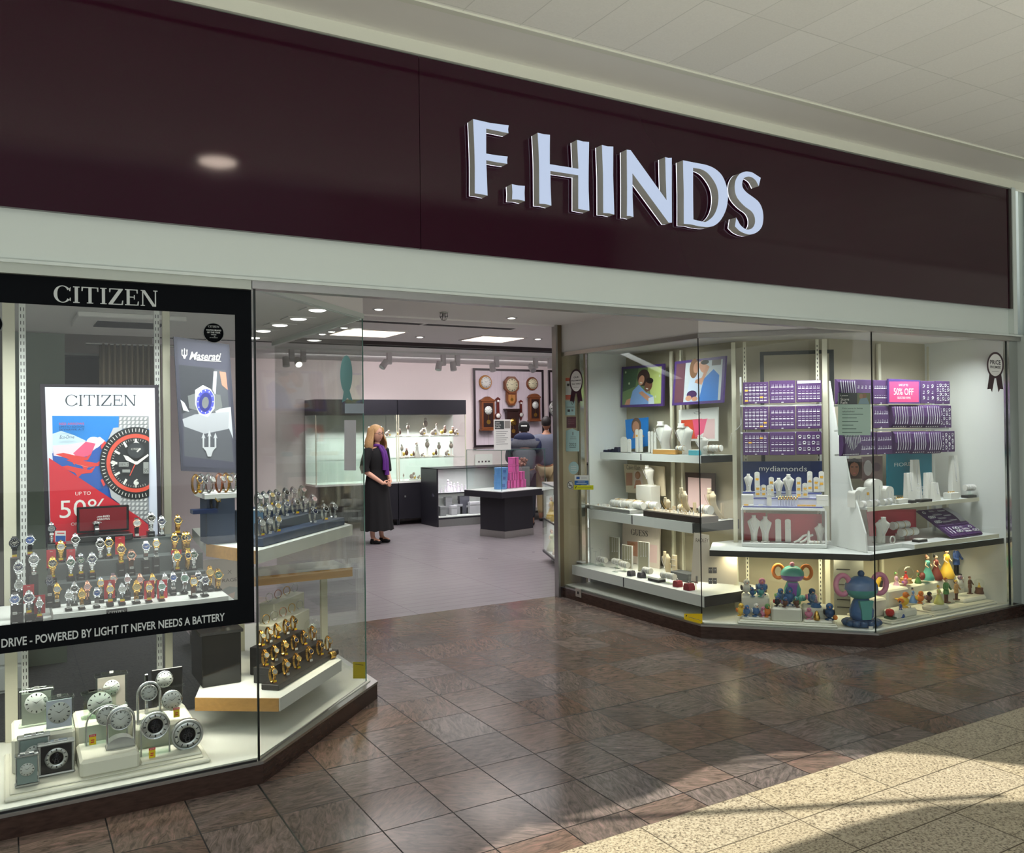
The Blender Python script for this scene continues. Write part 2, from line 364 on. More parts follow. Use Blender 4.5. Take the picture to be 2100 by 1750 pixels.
struct('trim_7', MB(M_steel).box(Pl(0, YF, 0).at(521, 570).x, 7.30, YF+.034, YF+.10, 2.296, 2.333))
struct('ceiling', MB(M_ceil).slab([(-3.5, 4.12), (7.2, 4.12), (7.2, 6.93), (-3.5, 6.93)], 2.60, 2.66))
struct('wall_header', MB(M_ceil).box(-3.5, 7.2, 4.10, 4.13, 2.333, 2.66))
struct('ceiling', MB(M_ceil).slab([(-3.5, 4.12), (1.05, 4.12), (1.86, 4.97), (1.86, 6.93), (-3.5, 6.93)], 2.342, 2.36))
# bulkheads over the splayed and side glass
def vwall(name, a, b, z0, z1, m, t=.03):
    A = Vector(a); B = Vector(b); d = (B-A).normalized(); n = Vector((-d.y, d.x))*t
    return struct(name, MB(m).slab([tuple(A), tuple(B), tuple(B+n), tuple(A+n)], z0, z1))
vwall('wall_bulkhead_1', (1.0, 4.07), (1.87, 4.955), 2.335, 2.6, M_ceil)
vwall('wall_bulkhead_2', (1.87, 4.955), (1.87, 6.93), 2.335, 2.6, M_ceil)
vwall('wall_bulkhead_3', (4.60, 6.93), (4.60, 4.98), 2.335, 2.6, M_grey if 0 else M_ceil)
vwall('wall_bulkhead_4', (4.60, 4.98), (5.46, 4.09), 2.335, 2.6, M_ceil)
struct('trim_8', MB(M_band).slab([(1.0, 4.06), (1.875, 4.95), (1.875, 6.93), (1.84, 6.93), (1.84, 4.97), (.96, 4.09)], 2.305, 2.335))
struct('trim_9', MB(M_steel).slab([(4.585, 6.93), (4.585, 4.97), (5.45, 4.075), (7.30, 4.06), (7.30, 4.10), (5.47, 4.12), (4.625, 4.99), (4.625, 6.93)], 2.300, 2.335))
# head lining of the right hand display
struct('ceiling', MB(M_ceil).slab([(4.63, 6.92), (5.35, 6.92), (5.35, 5.35), (5.9, 4.82), (7.2, 4.82), (7.2, 4.12), (5.48, 4.12), (4.63, 5.0)], 2.336, 2.35))

# ------------------------------------------------------------------ glass panes
def pane(n, a, b, z0=.106, z1=2.302, label=None):
    A = Vector(a); B = Vector(b); d = (B-A).normalized(); k = Vector((-d.y, d.x))*.008
    o = struct('window_%d' % n, MB(M_glass).slab([tuple(A), tuple(B), tuple(B+k), tuple(A+k)], z0, z1)); return o
pane(1, (-3, 4.06), (.996, 4.06)); pane(2, (1.004, 4.066), (1.862, 4.952)); pane(3, (1.868, 4.965), (1.868, 6.92))
pane(4, (4.592, 6.90), (4.592, 4.985)); pane(5, (4.600, 4.975), (5.455, 4.094)); pane(6, (5.463, 4.088), (7.17, 4.083))
def rod(name, x, y, z0, z1, w=.006, m=None): return struct(name, MB(m or M_joint).box(x-w/2, x+w/2, y-w/2, y+w/2, z0, z1))
rod('trim_10', 1.0, 4.062, .104, 2.33, .009); rod('trim_11', 1.866, 4.958, .104, 2.32, .006, M_edge); rod('trim_12', 4.595, 4.98, .104, 2.33)
rod('trim_13', 5.459, 4.089, .104, 2.33, .007); rod('trim_14', 4.592, 6.87, .104, 2.26, .006, M_edge)
struct('trim_15', MB(M_black).box(-3, .99, 4.054, 4.060, .104, .112))
struct('trim_16', MB(M_joint).box(7.168, 7.176, 4.08, 4.09, .104, 2.30))
struct('trim_17', MB(M_chrome).box(7.176, 7.30, 4.06, 4.11, .104, 2.33))
struct('trim_18', MB(M_steel).slab([(1.005, 4.058), (1.865, 4.948), (1.86, 4.953), (1.0, 4.063)], .104, .112))
# post at the inner end of the right hand glass
struct('trim_19', MB(mat('bronze post', (112, 100, 80), .35, .4, noise=.05)).box(4.545, 4.59, 6.86, 6.93, .10, 2.60))
struct('trim_20', MB(M_steel).box(4.525, 4.545, 6.86, 6.93, 0.0, 2.60))

# ------------------------------------------------------------------ pilaster and pipe at the far right
struct('wall_pilaster', MB(M_band).box(7.305, 7.42, 3.96, 4.4, .10, 2.345))
struct('wall_right_return', MB(M_band).box(7.125, 7.175, 3.985, 4.03, 2.345, 3.55))
p = MB(M_band).cyl((7.56, 3.98, .3), (7.56, 3.98, 3.56), .12, n=32)
struct('trim_21', p)
struct('trim_22', MB(M_joint).cyl((7.56, 3.98, 2.455), (7.56, 3.98, 2.463), .1215, n=32))
struct('trim_23', MB(M_joint).cyl((7.56, 3.98, 3.56), (7.56, 3.98, 3.572), .125, n=32))
struct('wall_pilaster_base', MB(M_gran).box(7.33, 8.3, 3.88, 4.5, 0, .30))
struct('wall_right_mall', MB(M_band).box(7.42, 13, 4.1, 4.3, 0, 3.7))

# ------------------------------------------------------------------ mall ceiling
struct('ceiling', MB(M_plaster).box(-7, 13, 3.64, 4.1, 3.615, 3.75))
struct('trim_24', MB(mat('cream cove strip', (226, 228, 212), .6)).box(-7, 13, YF-.001, YF+.03, 3.548, 3.615))
struct('trim_25', MB(MATS['cream cove strip']).box(-7, 13, 3.60, 3.64, 3.600, 3.70))
def ceiltile(name, tx, ty, ox, oy):
    m = tiled(name, tx, ty, ox, oy, [(.3, (238, 237, 228)), (.7, (246, 245, 236))], .8, speck=True, grout=(222, 222, 212)); return m
struct('ceiling', MB(ceiltile('white mall ceiling tiles', .312, .62, .0, 2.96)).box(-7, 13, 1.3, 3.60, 3.61, 3.75))
struct('wall_upstand', MB(M_plaster).box(-7, 13, 1.3, 1.42, 3.6, 6.6))
# rooflight: unseen roof with openings shaped for the sunlight, frame beams across them
from mathutils.geometry import tessellate_polygon
S = Vector((SUN.x, SUN.y))*-6.5
gap = [atZ(px, py, 0).xy+S for px, py in ((1075, 1692), (1200, 1668), (1330, 1632), (1470, 1563), (1600, 1544), (1790, 1540), (1950, 1553), (2100, 1572), (2180, 1600), (2100, 1642), (1900, 1652), (1740, 1692), (1560, 1752), (1250, 1800), (950, 1770))]  # opening shaped from the outline of the sun patch on the floor
wide = [Vector((-6, -8.8)), Vector((5.5, -8.8)), Vector((5.5, -2.9)), Vector((-6, -2.9))]  # added opening: sun on the unseen floor bounces up to the ceiling
outer = [Vector((-7, -9)), Vector((13, -9)), Vector((13, 1.3)), Vector((-7, 1.3))]
loops = [[v.to_3d() for v in l] for l in (outer, gap, wide)]
flatv = [(v.x, v.y, 6.5) for l in loops for v in l]
struct('ceiling', MB(M_plaster).add(flatv, [tuple(t) for t in tessellate_polygon(loops)]))
for n_, pa, pb in ((26, (1090, 1688), (2060, 1632)), (27, (1450, 1568), (1830, 1541))):
    a = atZ(*pa, 0).xy+S; b = atZ(*pb, 0).xy+S; struct('trim_%d' % n_, MB(M_grey).cyl((a.x, a.y, 6.5), (b.x, b.y, 6.5), .022 if n_ == 26 else .014, n=10))
# rest of the mall: opposite shopfronts and end walls
struct('wall_opposite', MB(mat('opposite wall', (150, 150, 146), .6, noise=.1, nscale=.6)).box(-7, 13, -9.2, -9, 0, 6.6))
struct('wall_left_end', MB(M_plaster).box(-7.2, -7, -9, 4.1, 0, 6.6))
struct('wall_right_end', MB(M_plaster).box(13, 13.2, -9, 4.1, 0, 6.6))

# ------------------------------------------------------------------ shop interior shell
struct('ceiling', MB(M_ceil).box(-4, 11, 6.93, 9.05, 2.60, 2.66))
struct('ceiling', MB(M_ceil).box(-4, 11, 9.05, 14, 2.76, 2.80))
struct('wall_step', MB(M_ceil).box(-4, 11, 9.03, 9.06, 2.60, 2.80))
struct('wall_back', MB(M_wall).box(-4, 11, 13.9, 14, 0, 2.8))
struct('wall_right', MB(M_wall).box(10.9, 11, 6.9, 14, 0, 2.8))
struct('wall_left', MB(M_grey).box(-4.1, -4, 4.1, 14, 0, 2.8))
struct('wall_stockroom', MB(mat('stock room wall', (150, 146, 138), .8, noise=.03)).box(-4, 1.3, 9.5, 9.56, 0, 2.6))
vwall('wall_display_back_1', (5.35, 6.93), (5.35, 5.35), .104, 2.34, M_beige)
vwall('wall_display_back_2', (5.35, 5.35), (5.9, 4.82), .104, 2.34, M_beige)
struct('wall_display_back_3', MB(M_beige).box(5.9, 7.2, 4.82, 4.85, .104, 2.34))
struct('wall_display_end', MB(M_white).box(7.175, 7.20, 4.11, 4.85, .104, 2.34))
struct('wall_display_end_panel', MB(M_white).box(4.885, 5.35, 6.84, 6.86, .104, 2.336))

struct('wall_display_end_panel', MB(mat('brown side panel', (150, 138, 114), .5, noise=.03)).box(4.60, 4.885, 6.885, 6.90, .104, 2.336))
cp_ = thing('chrome_post', 'slim chrome post inside the window beside the door post', 'post', (4.80, 6.84, .111)); MB(M_chrome).box(-.022, .022, -.01, .02, 0, 2.22).build('post', cp_)
struct('trim_34', MB(M_joint).box(1.32, 5.02, 4.045, 4.052, 0, .0006)); struct('trim_35', MB(M_joint).box(.987, .995, 2.785, 4.03, 0, .0006))
# ------------------------------------------------------------------ flat art on a real plane
class Pic(MB):
    """coloured shapes lying on an upright plane; points given along the plane by where they stand"""
    def __init__(s, pl, ref, off=0):
        MB.__init__(s); s.pl = pl; s.off = off; s.o3 = pl.at(*ref, off); s.k = 0; s.d = Vector((math.cos(pl.a), math.sin(pl.a), 0))
    def L(s, p): q = s.pl.at(p[0], p[1], s.off)-s.o3; return (q.dot(s.d), q.z)
    def layer(s): s.k += 1; return -.0004-.0001*s.k
    def poly(s, m, pts): s.use(m); y = s.layer(); return s.flat([s.L(p) for p in pts], y)
    def rect(s, m, x0, y0, x1, y1): return s.poly(m, [(x0, y0), (x1, y0), (x1, y1), (x0, y1)])
    def oval(s, m, cx, cy, rx, ry, n=22, tilt=0):
        c, q = math.cos(tilt), math.sin(tilt)
        return s.poly(m, [(cx+rx*math.cos(t)*c-ry*math.sin(t)*q, cy+rx*math.cos(t)*q+ry*math.sin(t)*c) for t in (2*PI*i/n for i in range(n))])
    def word(s, m, t, x0, y0, x1, y1, **k):
        a = s.L((x0, y1)); b = s.L((x1, y0)); s.use(m); return s.text(t, a[0], b[0], a[1], b[1], s.layer(), **k)
    def serif(s, m, t, p0, p1, h, bold=.14):
        """serif capitals between two base points"""
        a = s.L(p0); b = s.L(p1); c = s.L((p0[0], p0[1]-h)); s.use(m); return serif_word(s, t, a, b, c[1]-a[1], s.layer(), bold)
    def done(s, name, parent=None, root=None):
        return s.build(name, parent=parent)
    def root(s, name, label, cat, group=None): return thing(name, label, cat, tuple(s.o3), s.pl.a, group)
def C(name, r, g, b, rough=.5): return mat(name, (r, g, b), rough, noise=.02, nscale=5)
def serif_glyph(ch, w=.14, t=.055):
    """quads of a roman capital, height 1; returns (width, polys)"""
    P = []; q = lambda *p: P.append(list(p)); sr = .085
    def stem(x, z0=0, z1=1, ww=w, top=True, bot=True):
        q((x, z0), (x+ww, z0), (x+ww, z1), (x, z1))
        if bot: q((x-sr, z0), (x+ww+sr, z0), (x+ww+sr, z0+t), (x-sr, z0+t))
        if top: q((x-sr, z1-t), (x+ww+sr, z1-t), (x+ww+sr, z1), (x-sr, z1))
    def arc(cx, cz, ro, rz, wt, wn, a0, a1, n=26):
        o = []; i_ = []
        for k in range(n+1):
            a = math.radians(a0+(a1-a0)*k/n); ww = wn+(wt-wn)*abs(math.cos(a))**1.4
            o.append((cx+ro*math.cos(a), cz+rz*math.sin(a))); i_.append((cx+(ro-ww)*math.cos(a), cz+(rz-ww*.75)*math.sin(a)))
        for k in range(n): q(o[k], o[k+1], i_[k+1], i_[k])
    if ch == 'I': stem(sr); return w+2*sr, P
    if ch == 'C': arc(.46, .5, .46, .52, w*1.1, t, 38, 322); q((.80, .70), (.86, .70), (.88, .95), (.80, .86)); q((.80, .14), (.88, .10), (.88, .30), (.83, .30)); return .90, P
    if ch == 'G': arc(.46, .5, .46, .52, w*1.1, t, 38, 320); q((.80, .70), (.86, .70), (.88, .95), (.80, .86)); stem(.76, .02, .45, w, True, False); return 1.0, P
    if ch == 'T': stem(.36, top=False); q((0, 1-t), (.36*2+w, 1-t), (.36*2+w, 1), (0, 1)); q((0, .74), (t, .74), (t*1.6, 1), (0, 1)); q((.72+w-t, .74), (.72+w, .74), (.72+w, 1), (.72+w-t*1.6, 1)); return .72+w, P
    if ch == 'Z': q((.04, 1-t), (.78, 1-t), (.78, 1), (.04, 1)); q((0, 0), (.78, 0), (.78, t), (0, t)); q((0, t), (w*1.35, t), (.78, 1-t), (.78-w*1.35, 1-t)); q((.04, .76), (.04+t, .76), (.04+t*1.6, 1), (.04, 1)); q((.78-t*1.6, 0), (.78, 0), (.80, .27), (.80-t, .27)); return .80, P
    if ch == 'E': stem(sr); q((sr, 1-t), (.70, 1-t), (.70, 1), (sr, 1)); q((sr, 0), (.74, 0), (.74, t), (sr, t)); q((sr, .49), (.54, .49), (.54, .49+t), (sr, .49+t)); q((.70-t, .76), (.70, .76), (.70, 1), (.70-t*1.5, 1)); q((.74-t*1.5, 0), (.74, 0), (.76, .26), (.76-t, .26)); q((.54-t, .38), (.54, .38), (.54, .65), (.54-t, .65)); return .76, P
    if ch == 'N': stem(sr, ww=t*1.2, top=False); stem(.80, ww=t*1.2, bot=False); q((sr-.08, 1-t), (sr+.08, 1-t), (sr+.12, 1), (sr-.08, 1)); q((.80+t*1.2-w*1.2, -.02), (.80+t*1.2, -.02), (sr+w*.9, 1), (sr-.03, 1)); return .80+t*1.2+sr, P
    if ch == 'U': stem(sr, .28, 1, w, True, False); stem(.66, .28, 1, t*1.2, True, False); arc(.40, .30, .32, .32, w, t, 180, 360); return .66+t*1.2+sr, P
    if ch == 'S':
        c = [(.56, .86), (.44, .955), (.30, .965), (.16, .90), (.12, .76), (.19, .64), (.36, .55), (.50, .45), (.55, .30), (.50, .13), (.34, .04), (.18, .05), (.05, .16)]
        ww = [t, t, t, w*.8, w, w, w, w, w, w*.8, t, t, t]
        L_, R_ = [], []
        for i, p in enumerate(c):
            a = c[max(i-1, 0)]; b = c[min(i+1, len(c)-1)]; dx, dz = b[0]-a[0], b[1]-a[1]; l = math.hypot(dx, dz); k = ww[i]/2
            L_.append((p[0]-dz/l*k, p[1]+dx/l*k)); R_.append((p[0]+dz/l*k, p[1]-dx/l*k))
        for i in range(len(c)-1): q(L_[i], L_[i+1], R_[i+1], R_[i])
        q((.53, .72), (.57, .72), (.60, .98), (.53, .90)); q((.03, .02), (.09, .10), (.07, .30), (.03, .30)); return .64, P
    return .4, P
def serif_word(mb, t, a, b, h, y, bold=.14):
    G = [serif_glyph(c, bold) for c in t]; gap = .10; W = sum(g[0] for g in G)+gap*(len(t)-1); L_ = math.hypot(b[0]-a[0], b[1]-a[1]); k = L_/W
    ux = ((b[0]-a[0])/L_, (b[1]-a[1])/L_); x = 0
    for w_, P in G:
        for p in P:
            y -= .00002; mb.flat([(a[0]+ux[0]*(x+u)*k, a[1]+ux[1]*(x+u)*k+v*h) for u, v in p], y)
        x += w_+gap
    return mb

# ------------------------------------------------------------------ lit shop name on the fascia
LP = Pl(0, YF-.078, 0)
M_face = mat('lit white letter face', (110, 118, 135), .4, emit=.66, ecol=(210, 226, 255))
M_ret = mat('silver letter return', (206, 206, 200), .5, .1, noise=.03)
M_halo = mat('lit letter rim', (240, 240, 255), .4, emit=1.6, ecol=(236, 238, 255))
def cr1(P): return [(940+x/6.176, 230+y/6.176) for x, y in P]
def cr2(P): return [(1250+x/6.176, 290+y/6.176) for x, y in P]
letters = [('F', cr1([(186, 88), (405, 138), (638, 168), (630, 218), (635, 268), (500, 240), (352, 210), (352, 525), (490, 548), (625, 562), (617, 610), (620, 655), (490, 636), (352, 610), (360, 800), (370, 1058), (290, 1040), (208, 1030), (208, 700), (200, 400)]), None),
 ('.', cr1([(678, 912), (760, 930), (842, 935), (838, 1020), (842, 1128), (765, 1108), (680, 1105), (684, 1010)]), None),
 ('H', cr1([(1003, 262), (1085, 280), (1160, 288), (1158, 460), (1158, 660), (1520, 718), (1512, 540), (1503, 352), (1580, 372), (1655, 378), (1650, 700), (1650, 1000), (1660, 1250), (1590, 1240), (1518, 1225), (1518, 800), (1165, 745), (1168, 950), (1178, 1185), (1100, 1165), (1025, 1160), (1022, 700), (1014, 460)]), None),
 ('I', cr1([(1818, 415), (1890, 435), (1962, 437), (1960, 800), (1975, 1298), (1905, 1282), (1835, 1278), (1832, 800)]), None),
 ('N', cr2([(218, 105), (268, 112), (722, 745), (712, 480), (705, 200), (745, 210), (788, 208), (788, 600), (790, 1030), (748, 1030), (290, 405), (292, 700), (303, 960), (260, 945), (220, 945), (222, 600)]), None),
 ('D', cr2([(930, 240), (1080, 270), (1230, 300), (1340, 350), (1430, 440), (1485, 580), (1500, 700), (1480, 850), (1420, 980), (1340, 1060), (1250, 1085), (1130, 1075), (1030, 1052), (940, 1045), (940, 650)]),
  cr2([(1058, 335), (1150, 350), (1240, 400), (1320, 500), (1365, 600), (1380, 720), (1360, 850), (1310, 950), (1230, 1015), (1180, 1018), (1062, 990), (1058, 650)])),
 ('S', cr2([(1915, 462), (1890, 568), (1855, 500), (1800, 455), (1745, 448), (1700, 470), (1680, 530), (1690, 590), (1740, 650), (1830, 715), (1895, 775), (1935, 860), (1948, 970), (1930, 1080), (1870, 1150), (1790, 1180), (1720, 1170), (1640, 1130), (1588, 1078), (1605, 965), (1650, 1050), (1710, 1105), (1760, 1118), (1810, 1095), (1840, 1040), (1838, 960), (1800, 890), (1720, 830), (1650, 760), (1605, 690), (1585, 600), (1595, 500), (1640, 420), (1700, 388), (1750, 382), (1820, 400)]), None)]
o_ = LP.at(960, 400)
sign = thing('illuminated_shop_sign', 'white glowing letters F.HINDS standing off the maroon fascia', 'sign', (o_.x, YF, o_.z))
def smoothloop(P):
    out = []
    n = len(P)
    for i in range(n):
        a, b, c, d = [Vector(P[(i+k) % n]) for k in (-1, 0, 1, 2)]
        e1 = (b-a).normalized(); e2 = (c-b).normalized(); e3 = (d-c).normalized()
        out.append(tuple(b))
        if e1.dot(e2) > .72 and e2.dot(e3) > .72: 
            for t in (.33, .67):
                p = .5*((2*b)+(c-a)*t+(2*a-5*b+4*c-d)*t*t+(3*b-a-3*c+d)*t**3); out.append(tuple(p))
    return out
for ch, out, inn in letters:
    loc = []
    for l in (out, inn):
        if l: q = [LP.at(*p)-o_ for p in l]; loc.append(smoothloop([(v.x, v.z) for v in q]))
    side_, halo, face = MB(M_ret), MB(M_halo), MB(M_face)
    for l in loc:
        n = len(l)
        for mb, y0, y1, s_ in ((side_, -.078, -.020, 1), (halo, -.020, -.014, 1)):
            mb.add([(x, y0, z) for x, z in l]+[(x, y1, z) for x, z in l], [(i, (i+1) % n, n+(i+1) % n, n+i) for i in range(n)])
    tr = tessellate_polygon([[Vector((x, z, 0)) for x, z in l] for l in loc]); fl = [p for l in loc for p in l]
    face.add([(x, -.0782, z) for x, z in fl], [tuple(t) for t in tr])
    side_.add([(x, -.016, z) for x, z in fl], [tuple(t) for t in tr])
    lt = side_.build('letter', sign); face.build('lit_face', lt); halo.build('halo_rim', lt)
# round downlight in the mall ceiling, mirrored in the glossy fascia
dl = thing('mall_downlight', 'round chrome-rimmed downlight in the white mall ceiling', 'ceiling light', (1.325, 1.60, 3.61)); dl.scale = (1.35,)*3
MB(M_chrome).lathe([(.10, 0), (.13, -.004), (.135, -.02), (.12, -.035), (.10, -.03)], n=32).build('rim', dl)
MB(mat('lit downlight lens', (255, 240, 225), .5, emit=16, ecol=(255, 232, 214))).lathe([(.0, -.050), (.06, -.044), (.095, -.032)], n=28).build('lens', dl)

# ------------------------------------------------------------------ black window decal
GP = Pl(0, 4.0590, 0)
K_blk = mat('black vinyl film', (8, 11, 15), .45, noise=.02, ior=1.15); K_sil = C('silver vinyl lettering', 196, 202, 200, .35)
d = Pic(GP, (250, 1000)); wd = d.root('window_decal', 'black frame decal on the front glass, headed CITIZEN, battery slogan along its foot', 'window decal')
X0 = -2.6; X1 = GP.at(519, 1000).x; xi = GP.at(485, 1000).x; zt, zh, zb, zf = 2.328, 2.172, .862, .748
f = MB(K_blk); ox, oz = d.o3.x, d.o3.z
f.box(X0-ox, X1-ox, -.0008, 0, zh-oz, zt-oz); f.box(X0-ox, X1-ox, -.0008, 0, zf-oz, zb-oz); f.box(xi-ox, X1-ox, -.0008, 0, zb-oz, zh-oz)
f.build('film', wd)
t1 = Pic(GP, (250, 1000)); t1.k = 14; t1.serif(K_sil, 'CITIZEN', (110, 619.5), (323, 629), 34, .17); t1.build('brand_lettering', wd)
t2 = MB(K_sil); t2.text('DRIVE - POWERED BY LIGHT IT NEVER NEEDS A BATTERY', -.024-ox, .852-ox, .772-oz, .808-oz, -.0015, bold=.018); t2.build('slogan_lettering', wd)
def sticker_round(px, py, label):
    r = .046; c = GP.at(px, py); t = thing('round_sticker', label, 'sticker', (c.x, c.y-.0012, c.z), 0, 'round award stickers on the front glass')
    m = MB(K_blk).lathe([(0, -.0), (r, -.0), (r, .0006), (0, .0007)], axis='y', n=40); m.build('film', t)
    m = MB(K_sil).ring(0, 0, r*.955, r*.975, -.001, 40)
    serif_word(m, 'CITIZEN', (-.024, .0245), (.024, .0245), .0085, -.001, .13)
    m.text('WATCH BRAND', -.033, .033, .0085, .0155, -.001, bold=.02); m.text('OF THE YEAR', -.029, .029, -.002, .005, -.001, bold=.02)
    m.text('WINNER', -.012, .012, -.0105, -.0065, -.001, bold=.02); m.text('JEWELLERY', -.018, .018, -.0245, -.0205, -.001); m.ring(.004, -.017, .0018, .0026, -.001, 12)
    m.build('lettering', t)
sticker_round(438, 683, 'round black award sticker on glass beside dark poster with trident'); sticker_round(-21, 664, 'round black award sticker cut off by the left edge of the view')

# ------------------------------------------------------------------ rosettes and notices on the right hand glass
K_mar = C('dark maroon film', 52, 22, 36, .3); K_wh = C('white paper', 232, 232, 228); K_tx = C('dark print', 38, 34, 40); K_gr = C('grey print', 120, 120, 120)
GE = Pl(0, 4.079, 0); GS = Pl(4.588, 0, -90)
def rosette(pl, x, y, rx, ry, yb, words, label):
    p = Pic(pl, (x, y)); r = p.root('rosette_sticker', label, 'sticker'); s_ = -1
    k = rx/34.
    p.poly(K_mar, [(x-24*k, y+ry*.72), (x-32*k, yb-.22*(yb-y-ry)), (x-19*k, yb-.25*(yb-y-ry)), (x-13*k, yb), (x-2*k, y+ry*.9)])
    p.poly(K_mar, [(x+24*k, y+ry*.72), (x+32*k, yb-.22*(yb-y-ry)), (x+19*k, yb-.25*(yb-y-ry)), (x+13*k, yb), (x+2*k, y+ry*.9)])
    p.build('ribbon', r)
    q = Pic(pl, (x, y)); q.k = 2; q.oval(K_mar, x, y, rx, ry, 40); q.oval(K_wh, x, y, rx*.82, ry*.84, 40)
    for t, dy, hh, ww in words: q.word(K_tx, t, x-rx*ww, y+ry*dy-ry*hh, x+rx*ww, y+ry*dy, bold=.025)
    q.rect(K_mar, x-rx*.4, y+ry*.49, x+rx*.4, y+ry*.505); q.build('badge', r)
rosette(GE, 2041, 749, 17.4, 27, 805, [('PRICE', -.06, .30, .62), ('PROMISE', .24, .17, .62)], 'maroon and white PRICE PROMISE rosette sticker on the far right glass')
rosette(GS, 1181.8, 782, 13.8, 25, 828, [('OUR', -.24, .17, .38), ('PROMISE', .04, .18, .74), ('TO YOU', .32, .18, .66)], 'maroon and white OUR PROMISE TO YOU rosette sticker by the bronze post')
GS2 = Pl(4.604, 0, -90)
def notice(pl, x0, y0, x1, y1, m, label, name='notice', words=(), extra=None, cat='notice', shape=None):
    p = Pic(pl, ((x0+x1)/2, (y0+y1)/2)); r = p.root(name, label, cat)
    if shape == 'oval': p.oval(m, (x0+x1)/2, (y0+y1)/2, (x1-x0)/2, (y1-y0)/2)
    else: p.rect(m, x0, y0, x1, y1)
    p.build('sheet', r)
    q = Pic(pl, ((x0+x1)/2, (y0+y1)/2)); q.k = 1
    if extra: extra(q)
    for mm, t, a, b, c, e in words: q.word(mm, t, a, b, c, e)
    if q.f: q.build('print', r)
    return r
K_paleb = C('pale blue card', 176, 206, 206); K_red = C('poster red', 206, 46, 60); K_yel = C('yellow ticket', 236, 204, 30); K_blue = C('blue card', 42, 92, 168); K_org = C('orange red card', 214, 96, 66)
notice(GS2, 1160, 775, 1172, 812, K_wh, 'narrow white notice with red head behind promise rosette', extra=lambda q: (q.rect(K_org, 1160, 775, 1171, 782), q.rect(K_tx, 1163, 787, 1168, 792), q.rect(K_org, 1160, 810, 1172, 820)))
notice(GS2, 1159.5, 822, 1179.5, 852, K_paleb, 'pale blue square notice with small print under the promise rosette', words=[(K_tx, 'O', 1172, 823, 1176, 830)], extra=lambda q: [q.rect(K_gr, 1162, 834+2.2*i, 1178, 834.8+2.2*i) for i in range(2)]+[q.rect(K_tx, 1164, 840, 1169, 845), q.rect(K_gr, 1172, 840, 1176, 844)])
notice(GS2, 1162, 855, 1181.5, 878, C('plum card', 92, 44, 58), 'plum card with faint print between two pale blue notices', extra=lambda q: [q.rect(C('faint pink print', 170, 120, 128), 1165, 861+4*i, 1178, 861.8+4*i) for i in range(3)])
notice(GS2, 1160.5, 884, 1188, 926, K_paleb, 'pale blue award card with the year 2022 on the side glass', words=[(K_tx, '2022', 1167.5, 909, 1182, 915)], extra=lambda q: (q.poly(K_paleb, [(1160.5, 884), (1174, 879), (1188, 886)]), q.rect(K_tx, 1168, 917, 1181, 918), q.rect(K_gr, 1170, 896, 1181, 897), q.rect(K_gr, 1169, 900, 1182, 901), q.rect(K_gr, 1174, 886, 1176, 893)))
notice(GS2, 1166, 947, 1187, 973, K_paleb, 'round pale blue sticker low on the side glass', shape='oval', name='round_notice', extra=lambda q: [q.rect(K_wh, 1171, 956+4*i, 1182, 957.2+4*i) for i in range(3)])
notice(GS2, 1178.5, 975, 1207, 994.5, C('bright blue card', 40, 110, 180), 'white and blue card notice above the yellow strip', extra=lambda q: (q.rect(K_wh, 1178.5, 975, 1207, 986), q.rect(K_blue, 1182, 978, 1189, 983), q.rect(K_gr, 1192, 980, 1204, 981), q.rect(K_wh, 1185, 988, 1200, 989), q.rect(K_wh, 1182, 991, 1203, 992)))
notice(GS2, 1177, 995.5, 1217, 1004.5, C('lime yellow strip', 222, 222, 20), 'lime yellow strip sticker at waist height on side glass', name='strip_sticker', cat='sticker', extra=lambda q: (q.poly(K_tx, [(1179, 1001), (1182, 997), (1183, 998), (1180, 1003)]), q.rect(K_gr, 1185, 999.5, 1213, 1000.3)))
def nosmoke(q): q.oval(K_tx, 1169.5, 995, 6.2, 8); q.oval(K_wh, 1169.5, 995, 5.2, 7); q.poly(K_tx, [(1165, 990), (1166, 989), (1174, 1000), (1173, 1001)]); q.rect(K_tx, 1166, 995, 1173, 996.5)
notice(GS2, 1163, 986.5, 1176, 1003.5, K_wh, 'small round no smoking sticker beside the lime yellow strip', name='no_smoking_sticker', cat='sticker', shape='oval', extra=nosmoke)
notice(GS, 1403, 1259, 1440.5, 1279, K_yel, 'yellow warning sticker at the foot of the glass corner', name='warning_sticker', cat='sticker', extra=lambda q: (q.poly(K_tx, [(1406, 1264), (1408, 1261), (1409.5, 1262.5), (1407, 1266)]), q.poly(K_gr, [(1412, 1265), (1437, 1272.5), (1437, 1273.3), (1412, 1266)])))
GL2 = Pl(1.004, 4.060, 46)
notice(GL2, 724, 1358, 749, 1392, C('dull yellow film', 188, 176, 40), 'yellow warning sticker at foot of left entrance glass', name='warning_sticker', cat='sticker', extra=lambda q: q.poly(K_tx, [(728, 1362), (745, 1364), (745, 1365), (728, 1363)]))
GD = Pl(4.60, 4.985, -45.9)
def refit(q):
    q.rect(C('slate heading', 62, 68, 68), 1719.5, 806, 1758, 829.5); q.rect(C('photo green', 120, 128, 92), 1758, 806, 1785, 829.5)
    q.oval(C('photo skin', 170, 130, 104), 1766, 813, 4, 5); q.oval(C('photo skin 2', 150, 110, 86), 1773, 812, 4, 5); q.poly(C('photo shirt', 132, 158, 168), [(1760, 829), (1764, 818), (1778, 816), (1783, 829)])
    for i, (a, b) in enumerate(((1727, 1770), (1727, 1757), (1727, 1760), (1727, 1750), (1727, 1756), (1727, 1768), (1727, 1760))): q.rect(C('notice print', 70, 96, 86), a, 849+7.5*i, b, 850.4+7.5*i)
